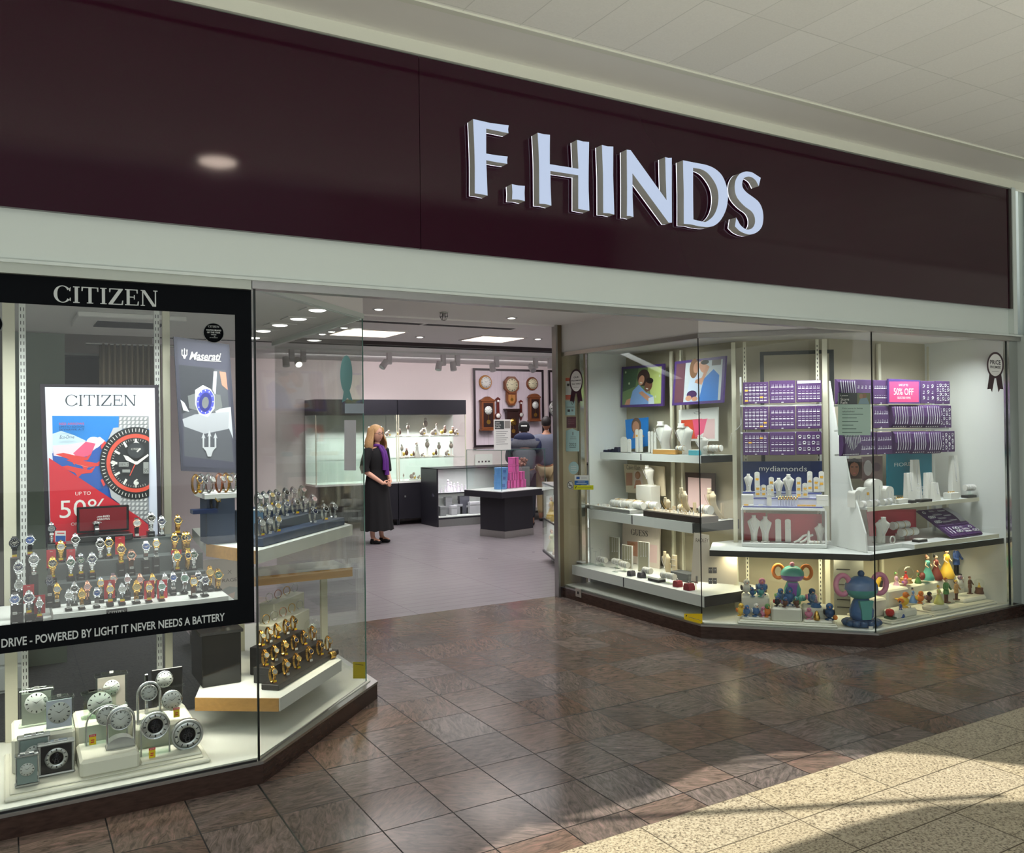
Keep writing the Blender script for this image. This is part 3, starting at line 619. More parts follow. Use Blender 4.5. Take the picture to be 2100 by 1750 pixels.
notice(GD, 1718.5, 806, 1785.5, 893, mat('pale green notice sheet', (178, 204, 190), .6), 'pale green Store Refit notice taped inside the angled glass', words=[(K_wh, 'Latest', 1724, 809.5, 1739, 813), (K_wh, 'Store', 1724, 816, 1741, 822), (K_wh, 'Refit', 1724, 823, 1738, 829), (K_tx, 'This store is being', 1727, 836, 1769, 840), (K_tx, 'refurbished', 1727, 842.5, 1752, 846)], extra=refit)
# small socket plate on the granite upstand by the door post
so = thing('floor_socket', 'small grey socket plate on granite upstand near bronze post', 'socket', tuple(Pl(4.57, 0, -90).at(1187, 1216)), math.radians(-90))
MB(mat('grey plastic plate', (150, 142, 134), .5)).box(-.045, .045, -.008, 0, -.04, .04, .004).build('plate', so); MB(M_dk).box(-.012, .012, -.010, -.008, -.012, .012).build('pin_hole', so)
tz = Pic(Pl(1.869, 0, 90), (711, 800)); tz = Pic(GL2, (711, 800)); r_ = tz.root('hanging_sticker', 'teal fish-shaped sticker high on the left entrance glass', 'sticker'); K_teal = C('dusty teal film', 104, 150, 150); tz.oval(K_teal, 710, 768, 12.5, 39, 30); tz.poly(K_teal, [(706, 795), (715, 795), (723, 822), (716, 820), (712, 816), (708, 822), (701, 826)]); tz.build('film', r_)
notice(GL2, 706, 862, 730, 965, C('white translucent paper', 206, 208, 214), 'tall white paper sheet on the left entrance glass', name='paper_sheet', cat='notice'); notice(GL2, 707, 828, 746, 848, C('pale grey blue card', 168, 182, 194), 'pale grey card above the tall white paper sheet', name='card_notice')
# ------------------------------------------------------------------ left window: uprights, posters
K_gold = mat('polished gold', (214, 170, 88), .22, 1, noise=.05); K_steelw = mat('polished steel', (206, 208, 210), .20, 1, noise=.05)
K_rose = mat('rose gold', (206, 150, 128), .22, 1, noise=.05); K_bk = mat('black leather', (24, 22, 24), .55, noise=.2, nscale=60)
K_brn = mat('brown leather', (92, 58, 40), .6, noise=.2, nscale=60); K_gunm = mat('dark steel', (70, 72, 78), .25, 1, noise=.05)
def upright(x, y, w, label, slots=False, z0=.11, z1=2.29, m=None):
    t = thing('display_upright', label, 'display upright', (x, y, z0))
    MB(m or M_cream).box(-w/2, w/2, -.012, .012, 0, z1-z0, .002).build('channel', t)
    if slots:
        s = MB(M_dk)
        z = .03
        while z < z1-z0-.03:
            for sx in (-.22, .22): s.box(w*sx-.0016, w*sx+.0016, -.0135, -.012, z, z+.018)
            z += .034
        s.build('slot_rows', t)
    return t
for px, y, w, sl, lb in ((20, 4.95, .055, False, 'wide cream upright at the far left of the front window'), (48, 4.95, .03, True, 'slotted white upright next to wide cream upright at far left'),
    (324, 4.97, .028, True, 'slotted white upright at the right edge of the tall watch poster'), (343, 4.97, .038, False, 'plain cream upright between tall watch poster and dark trident poster')):
    upright(Pl(0, y, 0).at(px, 1000).x, y, w, lb, sl, m=M_cream if not sl else M_white)
PP = Pl(0, 4.872, 0)
def board(name, label, pl, pts, m, t=.012, cat='poster', ref=None):
    ref = ref or (sum(p[0] for p in pts)/len(pts), sum(p[1] for p in pts)/len(pts))
    p = Pic(pl, ref); r = p.root(name, label, cat); p.use(m)
    p.prism([p.L(q) for q in pts][::-1], t, 0); p.build('frame' if name.startswith('framed') or cat == 'poster' else 'board', r)
    q = Pic(pl, ref); q.k = 1; return r, q
K_frame = C('dark aubergine frame', 44, 38, 48, .4)
r, q = board('framed_poster', 'tall white CITIZEN poster, red corner reading UP TO 50% OFF, dark frame', PP, [(82, 788), (325, 790), (334, 1170), (96, 1170)], K_frame)
q.poly(C('poster pale lilac', 222, 226, 244), [(92, 794), (317, 796), (325, 1165), (105, 1165)])
q.serif(C('poster slate lettering', 52, 60, 68), 'CITIZEN', (134, 833), (279, 832), 23, .10)
q.poly(C('sky blue', 38, 132, 216), [(107, 853), (305, 854), (306, 1080), (112, 1080)])
q.poly(C('deep blue', 44, 92, 176), [(107, 930), (210, 905), (240, 990), (240, 1060), (110, 960)])
q.poly(C('cloud', 200, 222, 238), [(108, 890), (125, 884), (150, 892), (176, 904), (168, 920), (108, 925)])
q.poly(C('cloud 2', 232, 214, 226), [(108, 914), (140, 912), (180, 905), (205, 896), (216, 905), (190, 925), (150, 940), (110, 935)])
q.oval(C('flare white', 250, 244, 250), 192, 908, 15, 12); q.poly(C('red smoke', 226, 92, 130), [(176, 906), (196, 910), (186, 934), (160, 940), (150, 930)])
for k, (dx, dy) in enumerate(((0, 0), (22, 12), (8, 26))): q.poly(C('jet red', 220, 66, 62), [(114+dx, 932+dy), (130+dx, 929+dy), (152+dx, 934+dy), (176+dx, 938+dy), (188+dx, 930+dy), (180+dx, 944+dy), (160+dx, 946+dy), (152+dx, 954+dy), (146+dx, 944+dy)])
q.poly(C('jet pale', 250, 196, 180), [(140, 948), (196, 962), (170, 956)])
# the big watch printed on the poster
q.poly(C('mesh grey', 150, 152, 156), [(244, 853), (305, 854), (305, 880), (243, 880)])
for i in range(7): 
    for j in range(3): q.poly(C('mesh light', 214, 214, 216), [(246+8.5*i, 856+8*j), (251+8.5*i, 856+8*j), (248+8.5*i, 862+8*j), (244+8.5*i, 862+8*j)])
q.poly(C('mesh grey', 1, 1, 1), [(243, 1018), (305, 1020), (306, 1076), (284, 1060), (243, 1040)])
for i in range(7):
    for j in range(5): 
        if 1024+9*j < 1036+7*i: q.poly(MATS['mesh light'], [(246+8.5*i, 1022+9*j), (251+8.5*i, 1022+9*j), (248+8.5*i, 1028+9*j), (244+8.5*i, 1028+9*j)])
q.poly(C('lug steel', 190, 192, 198), [(222, 900), (232, 878), (250, 876), (252, 900), (226, 912)]); q.poly(MATS['lug steel'], [(222, 992), (228, 1020), (246, 1034), (250, 1004)])
def clipc(cx, cy, r, x1=305.5, n=48): return [(min(cx+r*math.cos(2*PI*i/n), x1), cy+r*1.0*math.sin(2*PI*i/n)) for i in range(n)]
q.poly(C('watch black', 30, 34, 38), clipc(278, 950, 74)); q.poly(C('watch red ring', 226, 84, 66), clipc(278, 950, 60)); q.poly(MATS['watch black'], clipc(278, 950, 52))
q.poly(MATS['jet red'], [(206, 915), (214, 905), (218, 908), (208, 922)]); q.poly(MATS['jet red'], [(206, 985), (212, 998), (216, 994), (210, 982)])
for i in range(60):
    a = 2*PI*i/60; l = 50; k = 46 if i % 5 else 38; w_ = .35 if i % 5 else 2.3
    x, y = 278+l*math.sin(a), 950-l*math.cos(a)
    if x < 301: 
        u = (math.cos(a)*w_, math.sin(a)*w_); q.poly(C('lume', 232, 232, 226), [(x-u[0], y-u[1]), (x+u[0], y+u[1]), (278+k*math.sin(a)+u[0], 950-k*math.cos(a)+u[1]), (278+k*math.sin(a)-u[0], 950-k*math.cos(a)-u[1])])
    x, y = 278+71*math.sin(a), 950-71*math.cos(a)
    if x < 303: u = (math.cos(a)*.7, math.sin(a)*.7); e = 64; q.poly(MATS['lume'], [(x-u[0], y-u[1]), (x+u[0], y+u[1]), (278+e*math.sin(a)+u[0], 950-e*math.cos(a)+u[1]), (278+e*math.sin(a)-u[0], 950-e*math.cos(a)-u[1])])
L_ = MATS['lume']
q.poly(L_, [(278, 903), (288, 912), (270, 912)]); q.oval(C('subdial', 52, 56, 60), 278, 924, 17, 16); q.word(L_, 'CITIZEN', 268, 919, 288, 923)
q.poly(L_, [(279, 926), (286, 919), (288, 921), (281, 928)])
q.poly(L_, [(252, 933), (262, 936), (278, 948), (276, 952), (258, 944)]); q.poly(L_, [(278, 948), (303, 931), (304, 935), (281, 953)]); q.poly(MATS['watch red ring'], [(277, 948), (279, 949), (266, 976), (265, 975)])
q.oval(L_, 278, 949.5, 3.6, 3.6); q.word(L_, '9', 226, 945, 237, 957, bold=.04); q.word(L_, '6', 273, 982, 284, 995, bold=.04)
q.rect(C('watch window', 150, 152, 150), 243, 948, 263, 957); q.word(MATS['watch black'], '0 8 N Z', 244, 949.5, 262, 955.5); q.rect(MATS['watch window'], 293, 948, 304, 971); q.word(MATS['watch black'], '35', 294, 961, 303, 969)
q.rect(MATS['watch window'], 250, 963, 266, 969)
q.word(K_red, 'RED ARROWS', 121, 867, 172, 872); q.word(C('poster navy print', 30, 46, 92), 'LIMITED EDITION', 121, 873, 172, 877.5); q.word(MATS['poster navy print'], 'SKYHAWK A-T', 121, 879, 172, 883.5); q.word(MATS['poster navy print'], 'Eco-Drive', 122, 893, 152, 900, shear=.25)
q.poly(K_red, [(100, 939), (284, 1060), (306, 1078), (318, 1165), (105, 1165)])
q.word(K_wh, 'UP TO', 154, 1007.5, 185.5, 1016); q.word(K_wh, '50%', 122, 1022, 216, 1063); q.word(K_wh, 'OFF*', 145, 1070, 168, 1078)
q.build('print', r)
# dark poster with trident
MP = Pl(0, 4.74, 4)
r, q = board('framed_poster', 'leaning dark Maserati poster with trident and blue-dialled watch', MP, [(356, 690), (470, 707), (489, 972), (372, 966)], C('charcoal violet frame', 56, 56, 70, .4), ref=(420, 830))
q.poly(C('poster slate', 66, 66, 82), [(363, 697), (466, 711), (482, 962), (376, 957)])
q.poly(C('poster mid grey', 82, 84, 92), [(372, 752), (463, 760), (479, 948), (378, 936)]); q.poly(C('poster dark grey', 50, 52, 60), [(366, 748), (440, 756), (430, 822), (372, 850)])
q.poly(C('poster pale', 188, 192, 200), [(440, 840), (473, 835), (478, 900), (470, 880), (448, 862)]); q.poly(C('poster light', 168, 170, 178), [(374, 860), (400, 850), (470, 845), (468, 880), (420, 890), (378, 875)])
q.poly(MATS['poster pale'], [(370, 820), (378, 826), (388, 845), (376, 842)]); q.poly(MATS['poster pale'], [(438, 762), (445, 762), (442, 812), (436, 800)]); q.poly(C('warm blur', 176, 128, 110), [(450, 762), (463, 764), (467, 800), (455, 790)])
q.poly(K_steelw, [(385, 812), (404, 806), (404, 842), (388, 838)]); q.poly(K_steelw, [(436, 808), (452, 810), (456, 836), (436, 846)]); q.poly(MATS['lug steel'], [(400, 800), (416, 790), (432, 798), (440, 812), (440, 838), (426, 856), (408, 850), (400, 830)])
q.oval(C('watch blue', 70, 76, 200), 421, 824, 18, 26, 30, .12); q.oval(C('watch dial navy', 40, 44, 120), 421, 825, 13, 20, 30, .12); q.oval(K_steelw, 421, 826, 7, 12, 20, .1)
for i in range(12): a = 2*PI*i/12; q.oval(L_, 421+15.5*math.sin(a), 824-23*math.cos(a), .9, 1.6, 6)
def trident(q, m, cx, cy, s):
    for dx in (-1, 0, 1):
        q.poly(m, [(cx+(dx*7-1)*s, cy+4*s), (cx+(dx*7-1)*s, cy-(10-2*abs(dx))*s), (cx+(dx*7)*s, cy-(17-3*abs(dx))*s), (cx+(dx*7+1)*s, cy-(10-2*abs(dx))*s), (cx+(dx*7+1)*s, cy+4*s)])
        q.poly(m, [(cx+(dx*7-2.4)*s, cy-(9-2*abs(dx))*s), (cx+(dx*7)*s, cy-(17-3*abs(dx))*s), (cx+(dx*7+2.4)*s, cy-(9-2*abs(dx))*s), (cx+dx*7*s, cy-(11-2*abs(dx))*s)])
    q.poly(m, [(cx-8*s, cy+3*s), (cx+8*s, cy+3*s), (cx+3*s, cy+9*s), (cx-3*s, cy+9*s)]); q.poly(m, [(cx-4*s, cy+8*s), (cx+4*s, cy+8*s), (cx+2*s, cy+14*s), (cx-2*s, cy+14*s)])
trident(q, K_wh, 378, 726, .72); q.word(K_wh, 'Maserati', 388, 724, 453, 738, shear=.35, bold=.015); q.poly(K_wh, [(403, 738.5), (453, 741), (453, 742.4), (403, 739.6)])
trident(q, MATS['lug steel'], 429, 912, 1.75)
q.build('print', r)

# ------------------------------------------------------------------ watches
def dialmesh(mb, r, dial, hands, y=0, marks=True, n=22, sub=False):
    mb.use(dial).lathe([(0, .0), (r, .0)], (0, y, 0), n=n, axis='y')
    mb.use(hands)
    if marks:
        for i in range(12):
            a = PI*i/6; s_, c_ = math.sin(a), math.cos(a); w_ = r*.045
            mb.flat([(s_*r*.92-c_*w_, c_*r*.92+s_*w_), (s_*r*.92+c_*w_, c_*r*.92-s_*w_), (s_*r*.74+c_*w_, c_*r*.74-s_*w_), (s_*r*.74-c_*w_, c_*r*.74+s_*w_)], y-.0003)
    for a, l, w_ in ((-.95, .5, .05), (.95, .72, .04)):
        s_, c_ = math.sin(a), math.cos(a); w_ *= r
        mb.flat([(-c_*w_, s_*w_), (c_*w_, -s_*w_), (s_*r*l+c_*w_*.5, c_*r*l-s_*w_*.5), (s_*r*l-c_*w_*.5, c_*r*l+s_*w_*.5)], y-.0005)
    mb.disc(0, 0, r*.07, y-.0006, 8)
    if sub:
        for x, z in ((-.36, 0), (.36, 0), (0, -.38)): mb.ring(x*r, z*r, r*.16, r*.20, y-.0004, 14)
    return mb
WM = {}
def watch_meshes(size, strapkind):
    """strap, case and dial of a watch closed round a display loop; face turned up by 22 degrees"""
    k = (size, strapkind)
    if k in WM: return WM[k]
    r = size; hz = .046 if size > .017 else .040; ry = .021; T = math.radians(66)
    zc, yc = hz+.004, 0.0
    mb = MB(K_steelw); N = 26; w0 = r*.52
    vs_, F = [], []
    for i in range(N):
        t = 2*PI*i/N; y, z = yc+ry*math.cos(t), zc+hz*math.sin(t)
        ny, nz = math.cos(t)/ry, math.sin(t)/hz; l = math.hypot(ny, nz); ny, nz = ny/l, nz/l
        near = min(1, abs(((t-(PI-.55)+PI) % (2*PI))-PI)/1.6); w_ = w0*(1-.22*near); tk = .0014
        for sx, o in ((-w_, tk), (w_, tk), (w_, -tk), (-w_, -tk)): vs_.append((sx, y+ny*o, z+nz*o))
    for i in range(N):
        j = (i+1) % N
        for k_ in range(4): F.append((i*4+k_, j*4+k_, j*4+(k_+1) % 4, i*4+(k_+1) % 4))
    mb.add(vs_, F, False)
    if strapkind == 'link':
        for i in range(N):
            t = 2*PI*(i+.5)/N; y, z = yc+(ry+.0022)*math.cos(t), zc+(hz+.0022)*math.sin(t)
            mb.box(-w0*.34, w0*.34, y-.0012, y+.0012, z-.0034, z+.0034)
    strap = mb.build('strap').data
    a = math.radians(24); cz = zc+hz*.42; cy = -ry*.93
    R = Matrix.Translation((0, cy-.004, cz)) @ Matrix.Rotation(-a, 4, 'X')
    cm = MB(K_steelw); cm.T = R
    cm.lathe([(r*.90, -.004), (r, -.001), (r, .0035), (r*.93, .0050), (r*.80, .0050), (r*.79, .0042)], n=24, axis='y')
    cm.cyl((r, 0, 0), (r+.003, 0, 0), .0022, n=8)
    for sx in (-1, 1):
        for sz in (-1, 1): cm.box(sx*r*.35, sx*r*.62, -.002, .003, sz*r*.8, sz*r*1.12)
    case = cm.build('case').data
    dm = MB(); dm.T = R; dialmesh(dm, r*.80, C('dial slot', 20, 20, 22), C('pale hands', 225, 222, 210, .3), -.0046, True, 20, size > .019)
    dial = dm.build('dial').data
    for n in ('strap', 'case', 'dial'):
        for o in [o for o in bpy.data.objects if o.name.split('.')[0] == n and o.parent is None]: bpy.data.objects.remove(o)
    WM[k] = (strap, case, dial, zc+hz*.42); return WM[k]
_tk = MB(K_yel).box(-.0095, .0095, -.001, 0, -.006, .006); _tk.use(K_red).box(-.0095, .0095, -.0011, -.001, -.006, -.0035)
_tko = _tk.build('price_ticket'); TKY = _tko.data; bpy.data.objects.remove(_tko)
_tk = MB(K_wh).box(-.0085, .0085, -.001, 0, -.0055, .0055); _tk.use(K_gr).box(-.006, .006, -.0012, -.001, -.001, .001)
_tko = _tk.build('price_ticket'); TKW = _tko.data; bpy.data.objects.remove(_tko)
def inst(name, me, parent, loc=(0, 0, 0), m0=None, rot=None, m1=None, sc_=None):
    o = bpy.data.objects.new(name, me); COL.objects.link(o); o.parent = parent; o.location = loc
    if rot: o.rotation_euler = rot
    if sc_: o.scale = sc_
    if m0: o.material_slots[0].link = 'OBJECT'; o.material_slots[0].material = m0
    if m1: o.material_slots[1].link = 'OBJECT'; o.material_slots[1].material = m1
    return o
DIAL = dict(black=C('dial black', 18, 19, 22, .25), blue=C('dial blue', 40, 84, 160, .25), navy=C('dial navy', 24, 34, 74, .25), green=C('dial green', 30, 82, 60, .25), white=C('dial white', 226, 226, 222, .3),
            gold=C('dial champagne', 214, 190, 130, .3), brown=C('dial brown', 84, 56, 40, .3), pale=C('dial pale green', 160, 196, 180, .3), pink=C('dial pink', 224, 190, 190, .3), grey=C('dial grey', 120, 124, 130, .3))
MET = dict(steel=K_steelw, gold=K_gold, rose=K_rose, dark=K_gunm)
STR = dict(steel=(K_steelw, 'link'), gold=(K_gold, 'link'), rose=(K_rose, 'link'), black=(K_bk, 'band'), brown=(K_brn, 'band'), dark=(K_gunm, 'link'), two=(K_gold, 'link'), purple=(C('plum leather', 74, 52, 66, .6), 'band'), mesh=(K_steelw, 'band'))
_b = MB(C('black display block', 18, 18, 20, .35)).box(-.5, .5, -.5, .5, 0, 1); _o = _b.build('b'); BLK = _o.data; bpy.data.objects.remove(_o)
_b = MB(K_wh); _b.text('CITIZEN', -.010, .010, -.002, .002, 0, bold=.02); _o = _b.build('b'); NPL = _o.data; bpy.data.objects.remove(_o)
ORD = ['first', 'second', 'third', 'fourth', 'fifth', 'sixth', 'seventh', 'eighth', 'ninth', 'tenth', 'eleventh', 'twelfth', 'thirteenth', 'fourteenth', 'fifteenth', 'sixteenth', 'seventeenth', 'eighteenth']
def put_watch(x, y, z, size, metal, dial, strap, ticket, label, group, rz=0, block=None, name='wristwatch', tilt=0):
    sm, sk = STR[strap]; st, ca, di, hc = watch_meshes(size, sk)
    t = thing(name, label, 'watch', (x, y, z), rz, group, tilt)
    inst('strap', st, t, m0=sm); inst('case', ca, t, m0=MET[metal])
    inst('dial', di, t, m0=DIAL[dial], m1=(C('dark hands', 40, 38, 36) if dial in ('white', 'pale', 'gold', 'pink') else None))
    if ticket: inst('price_ticket', TKY if ticket == 'y' else TKW, t, (0, -.026, .004 if block else .012))
    return t
rows = {
 'A': (4.30, 'front row of the lower left window', [(558, 895, .017, 'steel', 'white', 'steel', 'w'), (665, 880, .017, 'gold', 'gold', 'gold', 'w'), (787, 870, .017, 'steel', 'blue', 'mesh', 'w'), (895, 830, .017, 'gold', 'white', 'steel', 'y'), (993, 830, .017, 'steel', 'white', 'steel', 'y'), (1110, 820, .019, 'gold', 'gold', 'gold', 'w'), (1212, 840, .017, 'gold', 'white', 'rose', 'y'), (1315, 835, .017, 'steel', 'pale', 'steel', 'y'), (1575, 845, .019, 'gold', 'white', 'brown', 'w'), (1668, 820, .019, 'steel', 'navy', 'black', 'w')]),
 'B': (4.42, 'second row of the lower left window', [(403, 765, .019, 'dark', 'navy', 'black', 'w'), (463, 830, .017, 'gold', 'white', 'gold', 'w'), (605, 830, .018, 'steel', 'black', 'steel', None), (710, 810, .016, 'rose', 'pink', 'rose', None), (818, 780, .016, 'gold', 'white', 'steel', None), (920, 745, .016, 'rose', 'white', 'purple', None), (1035, 750, .016, 'steel', 'pink', 'steel', None), (1138, 750, .016, 'rose', 'pink', 'rose', None), (1240, 750, .016, 'gold', 'white', 'gold', None), (1340, 745, .016, 'steel', 'white', 'steel', None), (1408, 735, .017, 'steel', 'blue', 'steel', 'w'), (1500, 765, .020, 'steel', 'pale', 'steel', None), (1612, 745, .020, 'steel', 'navy', 'steel', 'w'), (1708, 690, .019, 'gold', 'gold', 'gold', None), (1775, 740, .022, 'gold', 'green', 'gold', None)]),
 'C': (4.56, 'middle row of the lower left window', [(427, 620, .021, 'gold', 'black', 'gold', 'y'), (575, 612, .020, 'steel', 'green', 'steel', 'y'), (657, 592, .020, 'dark', 'green', 'steel', 'y'), (748, 585, .022, 'steel', 'navy', 'steel', 'y'), (985, 505, .021, 'gold', 'brown', 'gold', 'y'), (1068, 555, .021, 'rose', 'black', 'brown', 'w'), (1187, 482, .020, 'steel', 'blue', 'mesh', 'w'), (1270, 460, .018, 'gold', 'white', 'mesh', 'w'), (1420, 660, .015, 'steel', 'white', 'steel', None), (1440, 598, .020, 'gold', 'pale', 'gold', 'y'), (1530, 682, .018, 'gold', 'navy', 'gold', None), (1575, 602, .020, 'steel', 'green', 'steel', 'w')]),
 'D': (4.68, 'fourth row back in the lower left window', [(495, 540, .020, 'gold', 'white', 'two', 'y'), (613, 428, .020, 'steel', 'black', 'steel', None), (815, 512, .022, 'steel', 'black', 'steel', 'w'), (885, 452, .021, 'gold', 'black', 'steel', 'y'), (1500, 540, .018, 'gold', 'black', 'gold', None), (1420, 418, .020, 'gold', 'black', 'two', 'y'), (1527, 418, .019, 'gold', 'grey', 'two', 'y')]),
 'E': (4.78, 'rearmost row of the lower left window', [(420, 440, .019, 'dark', 'grey', 'steel', None), (1113, 318, .020, 'rose', 'white', 'black', 'w'), (1228, 250, .021, 'steel', 'black', 'steel', 'w'), (1315, 310, .020, 'steel', 'navy', 'steel', 'w'), (1447, 292, .020, 'gold', 'black', 'gold', 'y')]),
 'L': (4.40, 'black block group at the left edge of the window', [(117, 452, .022, 'dark', 'black', 'black', 'y'), (243, 430, .021, 'steel', 'blue', 'black', 'y'), (150, 650, .021, 'steel', 'navy', 'steel', 'w'), (275, 590, .022, 'steel', 'grey', 'steel', 'w'), (155, 795, .020, 'steel', 'white', 'steel', None), (120, 912, .021, 'steel', 'blue', 'black', 'w'), (235, 900, .022, 'steel', 'navy', 'steel', 'y'), (320, 945, .015, 'steel', 'white', 'steel', 'y')])}
tier = lambda k, x: {'A': .852 if x > 340 else .80, 'B': .852, 'C': .941, 'D': 1.016, 'E': 1.096, 'L': .80}[k]
wi = 0
for k, (Y0, rn, lst) in rows.items():
    order = sorted(range(len(lst)), key=lambda i: lst[i][0])
    for rank, i in enumerate(order):
        cx, cy, r, me, di, st, tk = lst[i]; Y = Y0
        if k == 'L': Y = 4.28 if cy > 840 else 4.38 if cy > 560 else 4.50
        c = atY(cx/3.962, 1000+cy/3.962, Y-.02); hc = watch_meshes(r, STR[st][1])[3]
        zb = c.z-hc; tz = tier(k, cx)
        if zb < tz+.004: zb = tz+.004
        lab = '%s watch, %s dial, %s, %s from left in %s' % ({'steel': 'steel', 'gold': 'gold', 'rose': 'rose gold', 'dark': 'dark steel'}[me], di if di != 'pale' else 'pale green', {'black': 'black strap', 'brown': 'brown strap', 'purple': 'plum strap', 'two': 'two tone bracelet', 'mesh': 'mesh bracelet'}.get(st, st+' bracelet'), ORD[rank], rn.replace(' of the lower left window', '').replace(' in the lower left window', '').replace(' at the left edge of the window', ''))
        put_watch(c.x, Y, zb, r, me, di, st, tk, lab, 'wristwatches in the left window')
        s_ = thing('watch_block', 'black block under the %s watch from left, %s' % (ORD[rank], rn.replace(' of the lower left window', '').replace(' in the lower left window', '').replace(' at the left edge of the window', '')), 'display block', (c.x, Y+.002, tz), 0, 'watch blocks in the left window')
        inst('block', BLK, s_, sc_=(.034 if r > .018 else .028, .05, zb-tz))
        if zb-tz > .018: inst('name_plate', NPL, s_, (0, -.0256, (zb-tz)*.5))
        wi += 1
# red promotion cards standing behind single watches
for i, (x0, y0, x1, y1, Y) in enumerate(((187, 795, 278, 880, 4.34), (275, 880, 368, 965, 4.31), (378, 510, 455, 600, 4.60), (450, 446, 538, 520, 4.72), (540, 505, 612, 570, 4.62), (935, 402, 1015, 490, 4.66), (845, 757, 935, 845, 4.36), (1170, 762, 1255, 850, 4.36), (1275, 755, 1360, 845, 4.36), (1390, 512, 1475, 590, 4.62))):
    a = atY(x0/3.962, 1000+y0/3.962, Y); b = atY(x1/3.962, 1000+y1/3.962, Y)
    cd = thing('red_card', 'small red promotion card behind watch, %s of ten from the left' % ORD[i], 'card', ((a.x+b.x)/2, Y, b.z-.03), 0, 'red promotion cards among the watches')
    MB(K_red).box(-(b.x-a.x)/2, (b.x-a.x)/2, 0, .002, 0, a.z-b.z+.03).build('card_face', cd)
    m = MB(K_wh).box(-.006, .006, -.0006, 0, a.z-b.z+.03-.009, a.z-b.z+.03-.0075); m.build('print', cd)
# shelf and risers that carry the watches
t = thing('watch_shelf', 'white wavy-fronted shelf full of watches behind black decal', 'shelf', (.45, 4.5, .76))
MB(M_white).box(-1.6, .52, -.28, .358, 0, .04, .004).build('board', t)
wave = [(-.28+.02*i, -.25-.018*math.sin(i*.155)**2) for i in range(38)]
MB(M_white).slab(wave+[(.46, -.02), (-.28, -.02)], .04, .088).build('front_riser', t)
MB(mat('smoked acrylic step', (92, 98, 98), .3, noise=.03)).box(-.28, .40, -.018, .10, .04, .18).build('step', t)
MB(MATS['smoked acrylic step']).box(-.28, .41, .10, .22, .04, .255).build('step', t); MB(MATS['smoked acrylic step']).box(-.28, .37, .22, .352, .04, .335).build('step', t)
nb = thing('brand_bar', 'black bar lettered CITIZEN on front of the watch shelf', 'sign', tuple(atY(240, 1256, 4.215)))
MB(K_blk).box(-.042, .042, 0, .012, -.014, .014).build('bar', nb); m = MB(K_wh); serif_word(m, 'CITIZEN', (-.034, -.008), (.034, -.008), .015, -.001, .15); m.build('lettering', nb)
# presentation box with red lid
bx = thing('watch_box', 'open black presentation box with red lid lining reading RED ARROWS', 'box', (atY(215, 1112, 4.75).x, 4.772, 1.097))
K_bbox = C('black lacquer', 20, 20, 22, .2)
MB(K_bbox).box(-.125, .125, -.07, .06, 0, .030, .004).build('base', bx)
lid = MB(K_bbox).box(-.12, .12, .052, .066, .035, .165, .003).build('lid', bx)
MB(C('red lining', 122, 24, 36, .6)).box(-.108, .108, .049, .052, .045, .155).build('lining', lid)
m = MB(K_wh); m.text('RED', .0, .030, .108, .118, .0485, bold=.02); m.text('ARROWS', -.030, .030, .094, .104, .0485, bold=.02); m.box(-.03, -.004, .0485, .0487, .109, .111); m.box(-.026, -.004, .0485, .0487, .113, .115); m.build('lettering', lid)
put_watch(atY(200, 1105, 4.72).x, 4.735, 1.128, .021, 'steel', 'black', 'black', 'w', 'steel watch lying inside the open black presentation box', None, tilt=-1.05)
cp = Pic(Pl(0, 4.74, 0), (124, 1100)); r = cp.root('leaflet', 'small red, white and blue leaflet left of the presentation box', 'leaflet'); cp.rect(K_wh, 113, 1089, 135, 1111); cp.rect(K_blue, 114, 1099, 134.5, 1111); cp.rect(K_red, 117, 1093, 132, 1095); cp.build('sheet', r)

# ------------------------------------------------------------------ clocks on the stepped stand
K_mold = mat('moulded ivory plastic', (232, 230, 214), .45, noise=.02)
st = thing('clock_stand', 'stepped ivory moulded stand carrying the silver clocks', 'display stand', (.40, 4.14, .111))
MB(K_mold).box(-.42, .40, 0, .58, 0, .018, .006).box(-.40, .375, .03, .56, .018, .024, .004).build('base', st)
for x0, x1, y0, y1, h in ((-.39, -.14, .25, .54, .183), (-.135, .105, .045, .30, .097), (-.135, .105, .30, .54, .180), (.11, .375, .06, .25, .036), (.11, .375, .25, .54, .135)):
    MB(K_mold).box(x0, x1, y0, y1, .02, h, .012).build('step', st)
K_chr = mat('polished chrome', (224, 226, 228), .08, 1, noise=.03); K_silv = mat('brushed silver', (196, 198, 198), .3, .9, noise=.08, nscale=60)
K_cry = glassmat('cut crystal', (.93, .97, .95), 1.6, (1, 1, 1)); K_cdial = C('silver dial', 206, 210, 206, .35); K_cprint = C('clock print', 36, 38, 40); K_gtint = glassmat('green edge glass', (.86, .93, .88), 1.55)
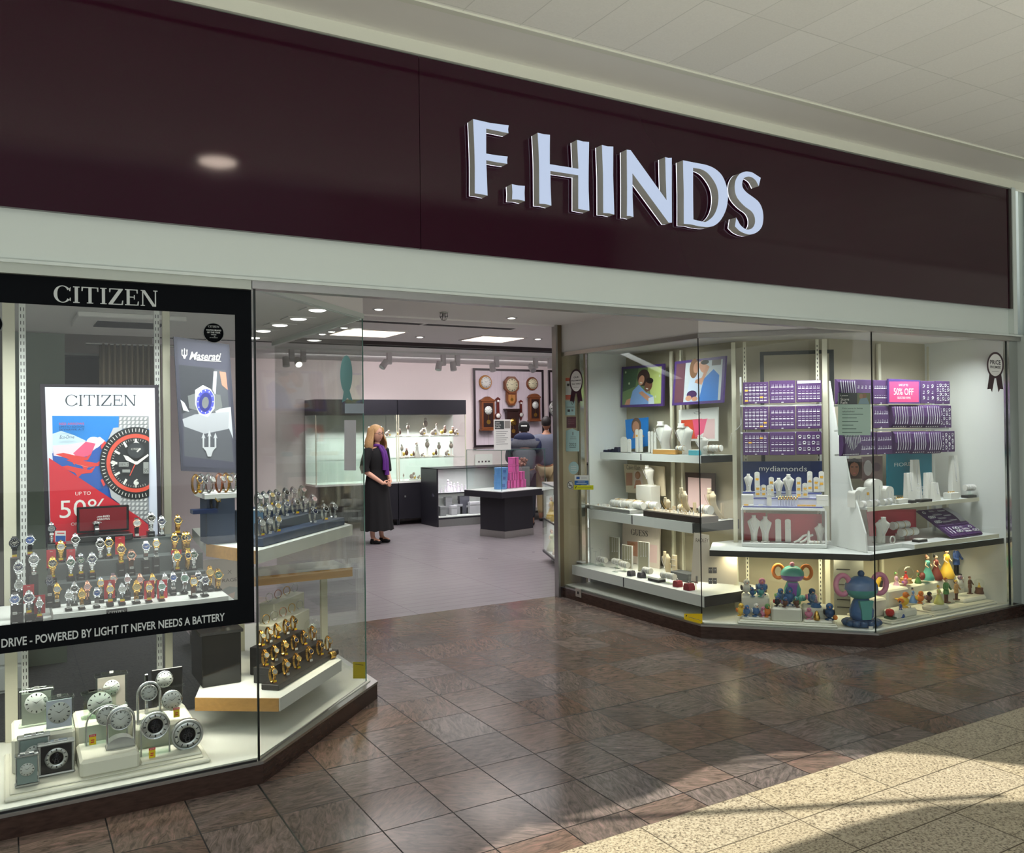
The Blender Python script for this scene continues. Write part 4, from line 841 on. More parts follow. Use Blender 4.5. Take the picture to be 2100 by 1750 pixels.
def clockdial(r, m=None, skel=False, name='dial'):
    b = MB(m or K_cdial)
    if skel:
        b.use(K_silv).lathe([(r*.60, 0), (r*.60, .002), (r, .002), (r, 0)], n=36, axis='y'); b.use(K_gunm)
        for x, z, rr in ((0, .30, .20), (-.2, -.08, .17), (.2, -.06, .17), (0, -.30, .22)): b.ring(x*r, z*r, rr*r*.7, rr*r, -.0012, 16); b.box(x*r-rr*r, x*r+rr*r, -.0012, -.0002, z*r-r*.02, z*r+r*.02)
        for x in (-.16, .16): b.flat([(x*r-.03*r, -.5*r), (x*r+.03*r, -.5*r), (.03*r, .5*r), (-.03*r, .5*r)], -.0016)
        yy = -.0026
    else: b.lathe([(0, .001), (r, .001), (r, 0)], n=36, axis='y'); yy = -.0014
    b.use(K_cprint)
    for i in range(12):
        a = PI*i/6; s_, c_ = math.sin(a), math.cos(a); w_ = r*(.035 if i % 3 else .06)
        b.flat([(s_*r*.92-c_*w_, c_*r*.92+s_*w_), (s_*r*.92+c_*w_, c_*r*.92-s_*w_), (s_*r*.72+c_*w_, c_*r*.72-s_*w_), (s_*r*.72-c_*w_, c_*r*.72+s_*w_)], yy)
    for a, l, w_ in ((-1.0, .5, .035), (.95, .7, .028)):
        s_, c_ = math.sin(a), math.cos(a); w_ *= r; b.flat([(-c_*w_, s_*w_), (c_*w_, -s_*w_), (s_*r*l, c_*r*l)], yy-.0004)
    return b
def clk(l, r_, t, b, Y, label, name='mantel_clock'):
    a = atY(l/3.962, 1300+b/3.962, Y); c = atY(r_/3.962, 1300+t/3.962, Y)
    z0 = a.z; T = thing(name, label, 'clock', ((a.x+c.x)/2, Y, z0)); T.location.z = min((.136, .148, .209, .247, .292), key=lambda v: abs(v-z0)); return T, c.x-a.x, c.z-T.location.z
def rectclock(args, label, frame, face, dialr, dz, skel=False, barm=None, glass=False, d=.045, nums=True, zfix=None):
    T, w_, h = clk(*args, label)
    if zfix: T.location.z = zfix
    b = MB(frame)
    b.box(-w_/2, w_/2, -.005, d, .0005, h*.07, .004).box(-w_/2, w_/2, -.005, d, h*.90, h*.97, .004); b.build('frame', T)
    if glass: MB(K_gtint).box(-w_*.44, w_*.44, 0, .012, h*.07, h*.90).build('glass_plate', T)
    else:
        for sx in (-1, 1): MB(frame).box(sx*w_*.44-w_*.03, sx*w_*.44+w_*.03, 0, d-.005, h*.07, h*.90, .002).build('side_post', T)
    if face: MB(face).box(-w_*.41, w_*.41, .003, .010, h*.08, h*.89).build('face_panel', T)
    dm = clockdial(w_*dialr, None if not nums else K_cdial, skel); dm.build('dial', T, (0, .0, h*dz))
    m = MB(barm or K_chr).box(-w_*.3, w_*.3, .004, d-.008, h*.97, h*1.0, .003); m.build('top_bar', T)
    tk = inst('price_ticket', TKW, T, (0, .0, h*1.0+.005)); return T, w_, h
rectclock((120, 320, 960, 1270, 4.22), 'small chrome carriage clock with grey face at front left', K_chr, C('grey green face', 132, 148, 146, .3), .30, .52)
rectclock((305, 610, 850, 1170, 4.29), 'silver clock with black panel and skeleton dial', K_silv, C('black panel', 20, 20, 22, .2), .31, .50, True)
rectclock((140, 410, 800, 1150, 4.34), 'flat-topped silver clock half hidden behind the front left clocks', K_silv, C('grey green face', 1, 1, 1), .28, .5)
rectclock((355, 605, 490, 790, 4.41), 'crystal-topped clock with square white face', K_cry, C('white clock face', 206, 214, 226, .3), .38, .52, barm=K_cry)
rectclock((150, 440, 425, 770, 4.52), 'tall glass clock with round dial at the rear left', K_cry, C('silver green face', 150, 158, 146, .3), .33, .62, barm=K_cry)
rectclock((660, 960, 440, 720, 4.50), 'square glass clock with pale numerals behind the arches', K_gtint, None, .34, .52, glass=True)
rectclock((770, 1040, 300, 620, 4.60), 'crystal column clock at the back of the stand', K_cry, C('pale rose face', 176, 168, 158, .3), .25, .60, barm=K_cry)
def archclock(args, label, dz, dialr, solid=False, skel=False, crescent=False, stem=0):
    T, w_, h = clk(*args, label); R = w_/2
    pts = [(-R+.006, 0, 0)]+[(-(R-.006)*math.cos(PI*i/16), 0, h-R+(R-.006)*math.sin(PI*i/16)) for i in range(17)]+[(R-.006, 0, 0)]
    if solid:
        MB(K_cry).prism([(-R, 0), (R, 0)]+[(R*math.cos(PI*i/20), h-R+R*math.sin(PI*i/20)) for i in range(21)], .03, 0).build('glass_block', T)
        MB(K_silv).tube(pts, .0035, 6).build('rim', T)
    else: MB(K_chr).tube(pts, .006, 8).build('arch', T)
    if crescent: MB(K_silv).prism([(-R, 0), (R, 0)]+[(R*.9*math.cos(PI*i/12), h*.06+h*.20*math.sin(PI*i/12)) for i in range(13)], .05, -.01).build('base', T)
    else: MB(K_cry if solid else K_silv).box(-R, R, -.01, .04, 0, .006).build('base', T)
    rr = w_*dialr; rim = MB(K_chr).lathe([(rr*1.12, -.006), (rr*1.12, .006), (rr, .006), (rr, .002)], n=36, axis='y').build('bezel', T, (0, -.004, h*dz)); clockdial(rr, None, skel).build('dial', T, (0, -.006, h*dz)); return T
archclock((860, 1100, 570, 930, 4.28), 'chrome arch clock on a crescent base in the centre', .68, .34, crescent=True)
archclock((690, 1040, 545, 890, 4.385), 'wide clear arch clock leaning behind the centre arch', .70, .22, solid=True)
archclock((1135, 1385, 615, 990, 4.28), 'glass arch clock with skeleton movement and tall yellow ticket', .68, .42, solid=True, skel=True)
archclock((1110, 1310, 370, 740, 4.45), 'tall silver arch clock with hanging round dial', .72, .30)
T, w_, h = clk(1390, 1650, 680, 980, 4.28, 'round silver skeleton clock at the right end of stand'); R = w_/2
MB(K_silv).lathe([(R*.84, -.02), (R, -.02), (R, .008), (R*.93, .012), (R*.84, .006)], n=40, axis='y').build('rim', T, (0, 0, h*.53)); clockdial(R*.84, None, True).build('dial', T, (0, -.0075, h*.53)); MB(K_cry).box(-.03, .03, -.015, .03, 0, .014, .004).build('foot', T)
T, w_, h = clk(1310, 1480, 455, 640, 4.42, 'small round clock on black stand under a slanted bar'); R = w_/2
MB(K_chr).lathe([(R*.84, -.01), (R, -.01), (R, .006), (R*.84, .006)], n=36, axis='y').build('rim', T, (0, 0, h*.55)); clockdial(R*.84).build('dial', T, (0, -.0075, h*.55)); MB(K_chr).cyl((0, .01, 0), (0, .01, h*.2), .01, n=10).build('foot', T)
T, w_, h = clk(1165, 1500, 250, 660, 4.58, 'black panel clock with small dial and slanting glass bar'); MB(C('black panel', 1, 1, 1)).box(-w_*.3, w_*.45, 0, .010, .03, h*.97, .003).build('panel', T)
MB(K_chr).box(-w_*.46, -w_*.38, 0, .02, 0, h*.9, .002).build('pillar', T); R = w_*.21
MB(K_chr).lathe([(R*.86, 0), (R, 0), (R, .008), (R*.86, .008)], n=36, axis='y').build('bezel', T, (0, -.002, h*.74)); clockdial(R*.86).build('dial', T, (0, -.0115, h*.74)); MB(K_cry).box(-w_*.28, w_*.52, -.03, -.015, h*.52, h*.57).build('glass_bar', T, rot=(0, -.06, 0))
for px, py, Y in ((190, 1518, 4.24), (312, 1545, 4.24), (362, 1462, 4.36)):
    c = atY(px, py, Y); t = thing('price_ticket', {190: 'yellow and red price ticket under the wide arch clock', 312: 'yellow and red price ticket on front of the glass arch clock', 362: 'yellow price ticket under the small round clock'}[px], 'price ticket', (c.x, Y, c.z-.022))
    MB(K_yel).box(-.014, .014, 0, .001, 0, .036).build('card', t); m = MB(K_red); m.box(-.0142, .0142, -.0004, 0, .036, .046); m.box(-.007, .007, -.0006, -.0004, .019, .0235).box(-.008, .006, -.0006, -.0004, .010, .0145); m.use(K_wh).text('SAVE', -.010, .010, .0385, .0435, -.0008); m.build('print', t)

# ------------------------------------------------------------------ stock area seen through the left window
gp = thing('screen_panel', 'tall plain grey-green screen panel behind the left posters', 'panel', (Pl(0, 6.85, 0).at(78, 900).x, 6.85, .013)); MB(mat('grey green panel', (118, 128, 118), .5, noise=.03)).box(-.17, .17, 0, .03, 0, 2.32).build('panel', gp)
cu_ = MB(mat('beige curtain', (126, 116, 98), .9, noise=.15, nscale=30)); Yc = 8.0; xa, xb = Pl(0, Yc, 0).at(203, 740).x, Pl(0, Yc, 0).at(330, 740).x
P_ = [(xa+(xb-xa)*i/60, Yc+.035*math.sin(i*1.15)) for i in range(61)]
cu_.add([(x, y, .02) for x, y in P_]+[(x, y, 2.375) for x, y in P_], [(i, i+1, 62+i, 61+i) for i in range(60)], True); cu = cu_.build('curtain'); tag(cu, 'pleated beige curtain hanging behind the left window', 'curtain')
rl = MB(M_steel).cyl((xa-.1, Yc, 2.375), (xb+.2, Yc, 2.375), .012, n=8).build('curtain_rail'); tag(rl, 'thin rail carrying the pleated beige curtain', 'rail')
su = thing('shelf_unit', 'dark open shelf unit with small labels left of the curtain', 'shelves', (Pl(0, 8.1, 0).at(163, 740).x, 8.1, 0)); K_su = C('brown black shelf', 44, 40, 42)
MB(K_su).box(-.35, .2, .3, .32, .0, 2.3).box(-.35, -.33, 0, .3, 0, 2.3).box(.18, .2, 0, .3, 0, 2.3).build('carcass', su)
for z in (1.6, 1.98, 2.28): MB(M_grey).box(-.33, .18, 0, .3, z, z+.02).build('shelf', su)
for i in range(3): lb = MB(C('shelf label', 150, 156, 150)).box(-.22+.14*i, -.14+.14*i, .015, .02, 1.78, 1.86).build('label_card', su)
ac = thing('air_conditioner', 'ceiling cassette air conditioner above the stock area', 'air conditioner', tuple(atZ(262, 655, 2.341))); MB(M_ceil).box(-.3, .3, -.3, .3, -.03, 0, .005).build('panel', ac); MB(M_dk).box(-.18, .2, -.1, .2, -.035, -.03).build('grille', ac)
dr = thing('drawer_unit', 'low white drawer unit on the grey carpet behind glass', 'drawers', (Pl(0, 6.3, 0).at(60, 1350).x-.25, 6.25, .012)); MB(M_white).box(-.6, .24, 0, .5, 0, .34, .003).build('carcass', dr)
for z in (.02, .18): MB(M_white).box(-.58, .22, -.012, 0, z, z+.14, .002).build('drawer', dr)
# ------------------------------------------------------------------ angled left pane: shelves and bangle watches
def AB(off): n = Vector((math.sin(math.radians(46)), -math.cos(math.radians(46)), 0)); return Pl(1.004-n.x*off, 4.066-n.y*off, 46)
def cornershelf(label, P1, P2, P3, z, th, back):
    t = thing('corner_shelf', label, 'shelf', (P1[0], P1[1], z))
    L = lambda p: (p[0]-P1[0], p[1]-P1[1])
    MB(M_white).slab([L(p) for p in [P3, P1, P2]+back], -th, 0).build('board', t)
    for a, b, m, nm in ((P3, P1, M_oak, 'oak_edge'), (P1, P2, M_white, 'white_front')):
        A, B = Vector(L(a)), Vector(L(b)); d = (B-A).normalized(); n = Vector((d.y, -d.x))*.006
        MB(m).slab([tuple(A), tuple(A+n), tuple(B+n), tuple(B)], -th-.002, .001).build(nm, t)
    return t
cornershelf('low corner shelf with oak end and white front edge', (1.165, 4.318), (1.665, 4.836), (.81, 4.56), .295, .062, [(1.70, 5.35), (1.05, 5.35)])
cornershelf('upper corner shelf with oak end and long white front edge', (1.035, 4.21), (1.80, 5.00), (.885, 4.62), 1.055, .06, [(1.80, 5.4), (.95, 5.4)])
t = thing('oak_shelf', 'oak-fronted shelf between the two corner shelves', 'shelf', (1.15, 5.02, .74)); MB(M_cream).box(.05, .09, .33, .36, -.63, 0).box(.57, .61, .33, .36, -.63, 0).build('bracket', t); MB(M_white).box(0, .66, .006, .36, .0, .052).build('board', t); MB(M_oak).box(0, .66, 0, .006, -.001, .053).build('oak_edge', t)
K_slate = C('slate blue block', 52, 66, 92, .4); K_char2 = C('matt black plinth', 26, 26, 28, .45); K_sand = C('pale blue block', 120, 160, 196, .4)
AD = Vector((math.cos(math.radians(46)), math.sin(math.radians(46))))
def stepstand(label, P1, z, rows, base_off):
    """rows: (offset from the glass, near edge, far edge, top height, first and last place on it, material)"""
    t = thing('stepped_plinth', label, 'display stand', (P1[0], P1[1], z), math.radians(46))
    for off, y0, y1, h, pa, pb, m in rows:
        xs = [(AB(off).at(p, 1200).xy-Vector(P1)).dot(AD) for p in (pa, pb)]
        MB(m).box(xs[0]-.035, xs[1]+.035, y0-base_off, y1-base_off, 0, h, .003).build('step', t)
    return t
stepstand('black stepped plinth crowded with bangle watches', (1.165, 4.318), .296, [(.17, .12, .22, .030, 558, 672, K_char2), (.27, .22, .32, .085, 542, 640, K_char2), (.37, .32, .42, .150, 534, 600, K_char2)], .06)
bb = thing('black_box', 'large glossy black box on the low shelf, left of the plinth', 'box', (.87, 4.70, .296)); MB(mat('gloss black acrylic', (14, 14, 15), .08, noise=.05)).box(0, .20, 0, .3, 0, .27, .004).build('body', bb); MB(K_char2).box(-.01, .21, -.01, .31, .27, .285).build('lid', bb)
GOLDS = ['gold', 'steel', 'rose', 'steel', 'gold', 'dark']; STEELS = ['steel', 'steel', 'dark', 'steel', 'gold', 'steel']; DL = ['white', 'gold', 'black', 'pink', 'white', 'navy', 'grey']
def cluster(pts, off, zt, grp, desc, size=.016, tk=True, jit=.5, mets=None):
    order = sorted(range(len(pts)), key=lambda i: pts[i][0])
    for rank, i in enumerate(order):
        px, py = pts[i]; c = AB(off).at(px, py); me = (mets or GOLDS)[(i*5+rank) % 6]; di = DL[(i*3+rank) % 7]
        put_watch(c.x, c.y, zt, size, me, di, me if me != 'dark' else 'black', ('w' if i % 2 else 'y') if tk else None,
                  '%s bangle watch, %s dial, %s from left, %s' % (me if me != 'rose' else 'rose gold', di, ORD[rank % 18], desc), grp, math.radians(46-25+random.uniform(-12, 12)*jit))
cluster([(558, 1376), (585, 1373), (607, 1363), (633, 1352), (655, 1345), (672, 1337)], .17, .327, 'bangle watches on the black plinth', 'lowest step of black plinth')
cluster([(542, 1342), (561, 1328), (582, 1318), (602, 1312), (622, 1306), (640, 1300)], .27, .382, 'bangle watches on the black plinth', 'middle step of black plinth')
cluster([(534, 1262), (549, 1256), (566, 1250), (585, 1246), (600, 1236)], .37, .447, 'bangle watches on the black plinth', 'top step of black plinth')
stepstand('white stepped stand with slim bangles behind the black plinth', (1.165, 4.318), .296, [(.50, .45, .55, .20, 545, 614, K_mold), (.60, .55, .65, .28, 552, 604, K_mold)], .06)
for k, (off, zt, pts) in enumerate(((.50, .497, [(545, 1226), (562, 1228), (580, 1228), (598, 1228), (614, 1227)]), (.60, .577, [(552, 1203), (570, 1204), (588, 1204), (604, 1204)]))):
    for i, (px, py) in enumerate(pts):
        c = AB(off).at(px, py); m = (K_gold, K_steelw, K_rose)[(i+k) % 3]; t = thing('bangle', 'slim %s bangle, %s from left on the %s white step' % (('gold', 'silver', 'rose gold')[(i+k) % 3], ORD[i], ('lower', 'upper')[k]), 'bangle', (c.x, c.y, zt+.030), math.radians(46-30), 'slim bangles on the white steps')
        MB(m).tube([(.024*math.cos(a), 0, .027*math.sin(a)) for a in (2*PI*j/20 for j in range(20))], .0024, 6, closed=True).build('ring', t); inst('price_ticket', TKW, t, (.0, -.004, -.022))
# gold clocks beside the plinth
K_dome = glassmat('glass dome', (.95, .96, .95), 1.5)
c = AB(.37).at(640, 1285); t = thing('dome_clock', 'gold anniversary clock under a clear glass dome', 'clock', (c.x, c.y, .2965), 0); t.scale = (1.25,)*3
MB(K_gold).lathe([(.045, 0), (.045, .008), (.036, .014)], n=28).build('base', t); MB(K_gold).cyl((-.02, 0, .01), (-.02, 0, .09), .002, n=8).cyl((.02, 0, .01), (.02, 0, .09), .002, n=8).build('pillars', t)
clockdial(.020).build('dial', t, (0, -.006, .092)); MB(K_gold).ball((0, 0, .03), .008, 10, 7).ball((.014, 0, .03), .006, 10, 7).ball((-.014, 0, .03), .006, 10, 7).build('pendulum', t)
MB(K_dome).lathe([(.040, .012), (.040, .09), (.034, .115), (.018, .13), (0, .134)], n=28).build('dome', t)
for px, py, lab, ln in ((637, 1285, 'gold drum clock lying on its side at right of plinth', .05), (697, 1352, 'small gold drum clock near the glass edge', .035)):
    if ln == .05: x_, y_, z_ = AB(.30).at(px, py).x+.05, AB(.30).at(px, py).y, .318
    else: x_, y_, z_ = 1.64, 4.885, .318
    t = thing('drum_clock', lab, 'clock', (x_, y_, z_), math.radians(20)); MB(K_gold).lathe([(.020, -.03), (.022, -.028), (.022, ln-.03), (.020, ln-.028)], axis='x', n=24).build('drum', t)
    clockdial(.017).build('dial', t, (ln-.027, 0, 0), (0, 0, math.radians(90)))
# upper stand on the upper corner shelf
K_gst = C('grey step', 74, 80, 92, .4)
us = stepstand('slate grey stepped display with watches on the upper corner shelf', (1.035, 4.21), 1.056, [(.16, .11, .21, .045, 532, 690, K_slate), (.27, .21, .33, .095, 530, 650, K_gst), (.39, .33, .45, .150, 528, 630, K_slate)], .07)
cluster([(532, 1088), (548, 1084), (566, 1085), (640, 1064), (664, 1056), (682, 1052)], .16, 1.102, 'watches on the slate display', 'lowest slate step', .018, mets=STEELS)
cluster([(530, 1046), (548, 1044), (566, 1050), (584, 1054), (604, 1040), (622, 1042), (640, 1036)], .27, 1.152, 'watches on the slate display', 'middle slate step', .018, mets=STEELS)
cluster([(528, 1018), (540, 1017), (553, 1016), (566, 1016), (584, 1014), (600, 1018), (618, 1016)], .39, 1.207, 'watches on the slate display', 'top slate step', .017, mets=STEELS)
# small white table with gold bangles seen inside the black frame
tb = thing('white_riser', 'white slab riser on dark blue boxes above the oak end', 'display stand', (.86, 4.62, 1.056))
MB(M_white).box(0, .235, -.08, .20, .235, .262, .002).build('slab', tb); MB(K_slate).box(.02, .16, -.03, .15, .0, .235).build('block', tb); MB(K_sand).box(.17, .30, -.05, .05, .0, .16).build('block', tb); MB(M_white).box(.17, .30, -.06, .0, .16, .165).build('small_shelf', tb)
MB(C('navy blue block', 24, 44, 88, .3)).box(-.06, .06, -.10, -.02, .165, .185).build('ledge', tb)
for i, (px, py, me, di) in enumerate(((401, 994, 'gold', 'navy'), (412, 972, 'steel', 'black'), (428, 976, 'steel', 'white'), (449, 978, 'rose', 'white'), (463, 976, 'gold', 'white'), (478, 976, 'steel', 'black'))):
    c = atY(px, py, 4.58 if i else 4.56); put_watch(c.x, c.y, 1.320, .019, me, di, me, 'w' if i else 'y', '%s watch with %s dial, %s from left on the white riser' % (me if me != 'rose' else 'rose gold', di, ORD[i]), 'watches on the white riser', math.radians(40))
put_watch(atY(436, 1040, 4.56).x+.01, 4.57, 1.222, .018, 'gold', 'white', 'black', None, 'single gold watch on the small shelf under the white riser', None, math.radians(35))
# card with a crossed mark
r = Pic(Pl(0, 4.80, 0), (455, 1190)); rt = r.root('brand_card', 'pale pink card reading RAGE over grey marbled foot', 'card'); r.use(C('pale pink card', 228, 214, 206)); 
a = r.L((418, 1240)); b = r.L((505, 1142)); r.box(a[0], b[0], 0, .01, a[1]-.02, b[1]); r.build('card', rt)
q = Pic(Pl(0, 4.80, 0), (455, 1190)); q.k = 1; q.word(C('card print brown', 96, 74, 66), 'RAGE', 456, 1185, 486, 1195); q.poly(MATS['card print brown'], [(467, 1169), (468, 1169), (475, 1177), (474, 1177)]); q.poly(MATS['card print brown'], [(474, 1169), (475, 1169), (468, 1177), (467, 1177)])
q.poly(C('marble grey', 170, 172, 174), [(452, 1212), (470, 1203), (490, 1205), (500, 1239), (452, 1239)]); q.poly(C('marble pink', 214, 190, 184), [(462, 1222), (482, 1214), (480, 1226), (466, 1232)]); q.build('print', rt)
fr = thing('card_support', 'oak ledge under the pale pink RAGE card', 'shelf', (.98, 4.66, 1.0)); bpy.data.objects.remove(fr)
# stretched bracelet on a pale bust in the lower left corner of the angled pane
for px, lab in ((452, 'silver bangle watch leaning on pale pad behind the black box'), (472, 'second silver bangle watch on pale pad behind the black box')):
    c = atY(px, 1295, 4.80); put_watch(c.x, 4.80, .582, .017, 'steel', 'white', 'steel', 'y' if px < 460 else 'w', lab, None, math.radians(30))

# ------------------------------------------------------------------ shop interior
# ceiling pieces
def panel_light(x0, y0, x1, y1, lab):
    t = thing('ceiling_panel_light', lab, 'ceiling light', ((x0+x1)/2, (y0+y1)/2, 2.6)); w_, d_ = (x1-x0)/2, (y1-y0)/2
    MB(M_ceil).box(-w_-.03, w_+.03, -d_-.03, d_+.03, -.010, 0).build('frame', t); MB(M_lampw).box(-w_, w_, -d_, d_, -.013, -.010).build('diffuser', t)
panel_light(2.85, 7.97, 3.45, 8.50, 'square warm lit ceiling panel left of the sprinkler'); panel_light(4.36, 8.00, 4.86, 8.50, 'square warm lit ceiling panel near the bronze post')
for i, (x, y, on) in enumerate(((2.604, 6.539, 1), (3.871, 6.577, 1), (3.806, 8.397, 1), (5.083, 8.066, 1), (2.79, 7.9, 1), (2.79, 8.27, 1), (2.78, 8.53, 1))):
    t = thing('recessed_downlight', 'small recessed downlight in the shop ceiling, %s' % ('near left over the entrance', 'near right over the entrance', 'between the two lit panels', 'beyond the right lit panel', 'nearest behind the angled glass', 'middle one behind the angled glass', 'farthest behind the angled glass')[i], 'ceiling light', (x, y, 2.6))
    MB(M_steel).lathe([(.035, -.001), (.052, -.004), (.055, -.001)], n=24).build('rim', t); MB(M_lamp).lathe([(0, -.012), (.025, -.009), (.034, -.004)], n=20).build('lens', t)
for i, (px, py) in enumerate(((651, 635), (612, 653), (574, 666), (540, 678), (519, 692))):
    p = atZ(px, py, 2.341); t = thing('square_downlight', 'square-framed lit downlight seen in the angled glass, %s from the near end' % ORD[i], 'ceiling light', (p.x, p.y, 2.341), 0, 'row of square downlights behind the angled glass')
    MB(M_ceil).box(-.09, .09, -.09, .09, -.005, 0).build('frame', t); MB(M_lamp).lathe([(0, -.012), (.04, -.010), (.05, -.005)], n=20).build('lens', t)
sp = thing('sprinkler_cage', 'caged sprinkler hanging under the entrance ceiling', 'sprinkler', tuple(atZ(910, 641, 2.598)))
m = MB(M_steel).lathe([(.035, 0), (.035, -.008), (.012, -.012), (.012, -.03)], n=16); m.build('rose', sp); m = MB(K_gunm)
for i in range(8): a = PI*i/4; m.tube([(.03*math.cos(a), .03*math.sin(a), -.005), (.034*math.cos(a), .034*math.sin(a), -.035), (.02*math.cos(a), .02*math.sin(a), -.062), (0, 0, -.068)], .0016, 5)
m.tube([(.034*math.cos(a), .034*math.sin(a), -.035) for a in (2*PI*i/16 for i in range(16))], .0016, 5, closed=True).build('cage', sp)
vt = thing('slot_vent', 'long dark slot vent across the shop ceiling', 'vent', (3.4, 7.33, 2.6))
MB(M_dk).box(-1.2, .93, -.06, .06, -.004, -.001).build('slot', vt); MB(M_ceil).box(-.06, -.03, -.07, .07, -.006, -.001).build('divider', vt); MB(M_ceil).box(-1.25, .97, -.085, -.06, -.004, 0).box(-1.25, .97, .06, .085, -.004, 0).build('frame', vt)
struct('trim_28', MB(M_ceil).box(1.9, 4.6, 6.88, 6.95, 2.585, 2.60)); struct('trim_29', MB(M_dk).box(1.9, 4.6, 6.951, 6.962, 2.595, 2.60))
struct('trim_30', MB(C('recess shadow strip', 58, 46, 50)).box(1.3, 10.9, 9.0, 9.06, 2.560, 2.60)); struct('trim_31', MB(M_ceil).box(1.3, 10.9, 9.35, 9.6, 2.70, 2.76)); struct('trim_32', MB(M_dk).box(1.3, 10.9, 10.3, 10.34, 2.745, 2.76)); struct('trim_33', MB(M_dk).box(1.3, 10.9, 10.95, 10.99, 2.735, 2.76))  # first strip is a dark stand-in for the shadow of the ceiling recess
tr_ = thing('light_track', 'white lighting track running along the back of the shop', 'light track', (5.9, 11.8, 2.74)); MB(M_white).box(-3.2, 3.2, -.02, .02, -.01, .02).build('rail', tr_)
K_spot = C('pale grey spot body', 228, 224, 224, .4)
for i, (px, tilt, side_, on) in enumerate(((798, .7, -1, 0), (909, .3, -1, 0), (938, 0, -1, 0), (1018, 0, -1, 0), (1098, .1, -1, 0), (1128, 0, 1, 0), (622, 0, -1, 1), (598, 0, -1, 0))):
    x = Pl(0, 11.8, 0).at(px, 730).x; t = thing('track_spotlight', 'pale grey track spotlight, %s' % ('leftmost clear of the glass, tilted', 'second clear of the glass, tilted', 'third clear of the glass', 'above left part of the clock board', 'lens turned to the entrance, near the bronze post', 'rightmost beside the bronze post', 'lit lens seen through the angled glass', 'unlit one seen through the angled glass')[i], 'spotlight', (x, 11.8, 2.73), 0, 'track spotlights')
    MB(K_spot).box(-.035, .035, -.03, .03, -.17, 0, .004).build('gear_box', t); hd = MB(K_spot).cyl((0, 0, .06), (0, 0, -.07), .045, .05, n=20).build('head', t, (side_*.085, -.02, -.17), (-.9 if px == 1098 or on else -.25, tilt, 0))
    (MB(M_lamp if on else K_silv)).cyl((0, 0, -.0705), (0, 0, -.074), .042, n=20).build('lens', hd)
# tall back cabinets
def backcab(x0, x1, lab, zt=2.09):
    Y = 13.3; t = thing('display_cabinet', lab, 'cabinet', (x0, Y, .10)); W = x1-x0
    MB(M_char).box(.003, W-.003, 0, .55, 1.74, 1.99, .003).build('pelmet', t); MB(M_white).box(.003, W-.003, .52, .56, .62, 1.74).build('back_panel', t)
    MB(M_char).box(.003, W-.003, .0, .56, 0, .60, .003).build('base', t); MB(M_white).box(.003, W-.003, .0, .55, .60, .63).build('deck', t)
    for sx in (.01, W-.022): MB(M_cream).box(sx, sx+.012, 0, .02, .63, 1.74).build('stile', t)
    MB(K_silv).box(.1, .13, -.008, 0, .36, .39).build('lock', t)
    for z in (1.00, 1.36): MB(M_glassT).box(.02, W-.02, .04, .5, z, z+.008).build('glass_shelf', t)
    MB(M_glass).box(.02, W-.02, .0, .004, .63, 1.74).build('glass_door', t)
    MB(M_char).box(.003, .02, .02, .04, -.10, 0).box(W-.02, W-.003, .02, .04, -.10, 0).build('feet', t)
    light('AREA', 'cabinet_strip', (x0+W/2, Y+.25, 1.70), 15, (1, 1, .97), W*.9, .1)
backcab(4.20, 5.607, 'white-lit glass cabinet behind the woman, dark fascia and base'); backcab(5.612, 6.893, 'white-lit glass cabinet beside the clock board, dark fascia and base')
K_fig = [C('figurine white', 226, 218, 210), C('figurine grey', 178, 160, 150), C('figurine yellow', 226, 192, 90), C('figurine brown', 118, 84, 66), C('figurine blue', 112, 132, 160), C('figurine pink', 214, 168, 164)]
FG = []
def figmesh(kind):
    b = MB(K_fig[0])
    if kind == 0: b.lathe([(.035, 0), (.036, .01), (.02, .05), (.012, .085), (.016, .10), (.010, .115)], n=12).ball((0, 0, .128), .014, 10, 7); b.use(K_fig[3]).ball((0, .003, .133), .0145, 10, 6)
    elif kind == 1: b.box(-.04, .04, -.02, .02, 0, .012, .003); b.use(K_fig[1]).ball((-.01, 0, .045), .028, 12, 8, (1, .7, 1.1)); b.ball((.018, 0, .08), .018, 10, 7); b.use(K_fig[2]).ball((.03, -.008, .03), .014, 8, 6)
    elif kind == 2: b.lathe([(.03, 0), (.03, .012), (.008, .02), (.006, .09)], n=10); b.use(K_fig[1]).ball((0, 0, .10), .02, 10, 7, (1, .8, 1.3)); b.use(K_fig[0]).ball((0, 0, .135), .013, 8, 6)
    else: b.box(-.045, .045, -.02, .02, 0, .02, .004); b.use(K_fig[2]).ball((-.02, 0, .045), .022, 10, 7); b.use(K_fig[3]).ball((.015, 0, .06), .02, 10, 7, (1, .8, 1.6)); b.use(K_fig[5]).ball((.015, 0, .10), .013, 8, 6)
    o = b.build('f'); me = o.data; bpy.data.objects.remove(o); return me
FG = [figmesh(i) for i in range(4)]
def smallfigs(pts, Y, zt, lab, grp, pl=None):
    for i, (px, k, s) in enumerate(sorted(pts)):
        c = (pl or Pl(0, Y, 0)).at(px, 900); o = bpy.data.objects.new('figurine', FG[k]); COL.objects.link(o); o.location = (c.x, c.y, zt); s *= 1.35; o.scale = (s, s, s); o.rotation_euler = (0, 0, random.uniform(-.6, .6))
        tag(o, 'small %s figurine, %s from left %s' % (('robed', 'crouching grey', 'slim white', 'seated yellow and brown')[k], ORD[i], lab), 'figurine', grp)
smallfigs([(757, 2, .9), (782, 2, .9), (795, 1, .9), (818, 3, .9), (837, 2, 1.2), (866, 1, 1.1), (873, 2, 1.6), (889, 1, 1.0), (896, 0, 1.1), (910, 3, 1.2), (927, 3, 1.1), (935, 1, .9)], 13.5, 1.468+.001, 'on the top glass shelf', 'figurines in the tall cabinets')
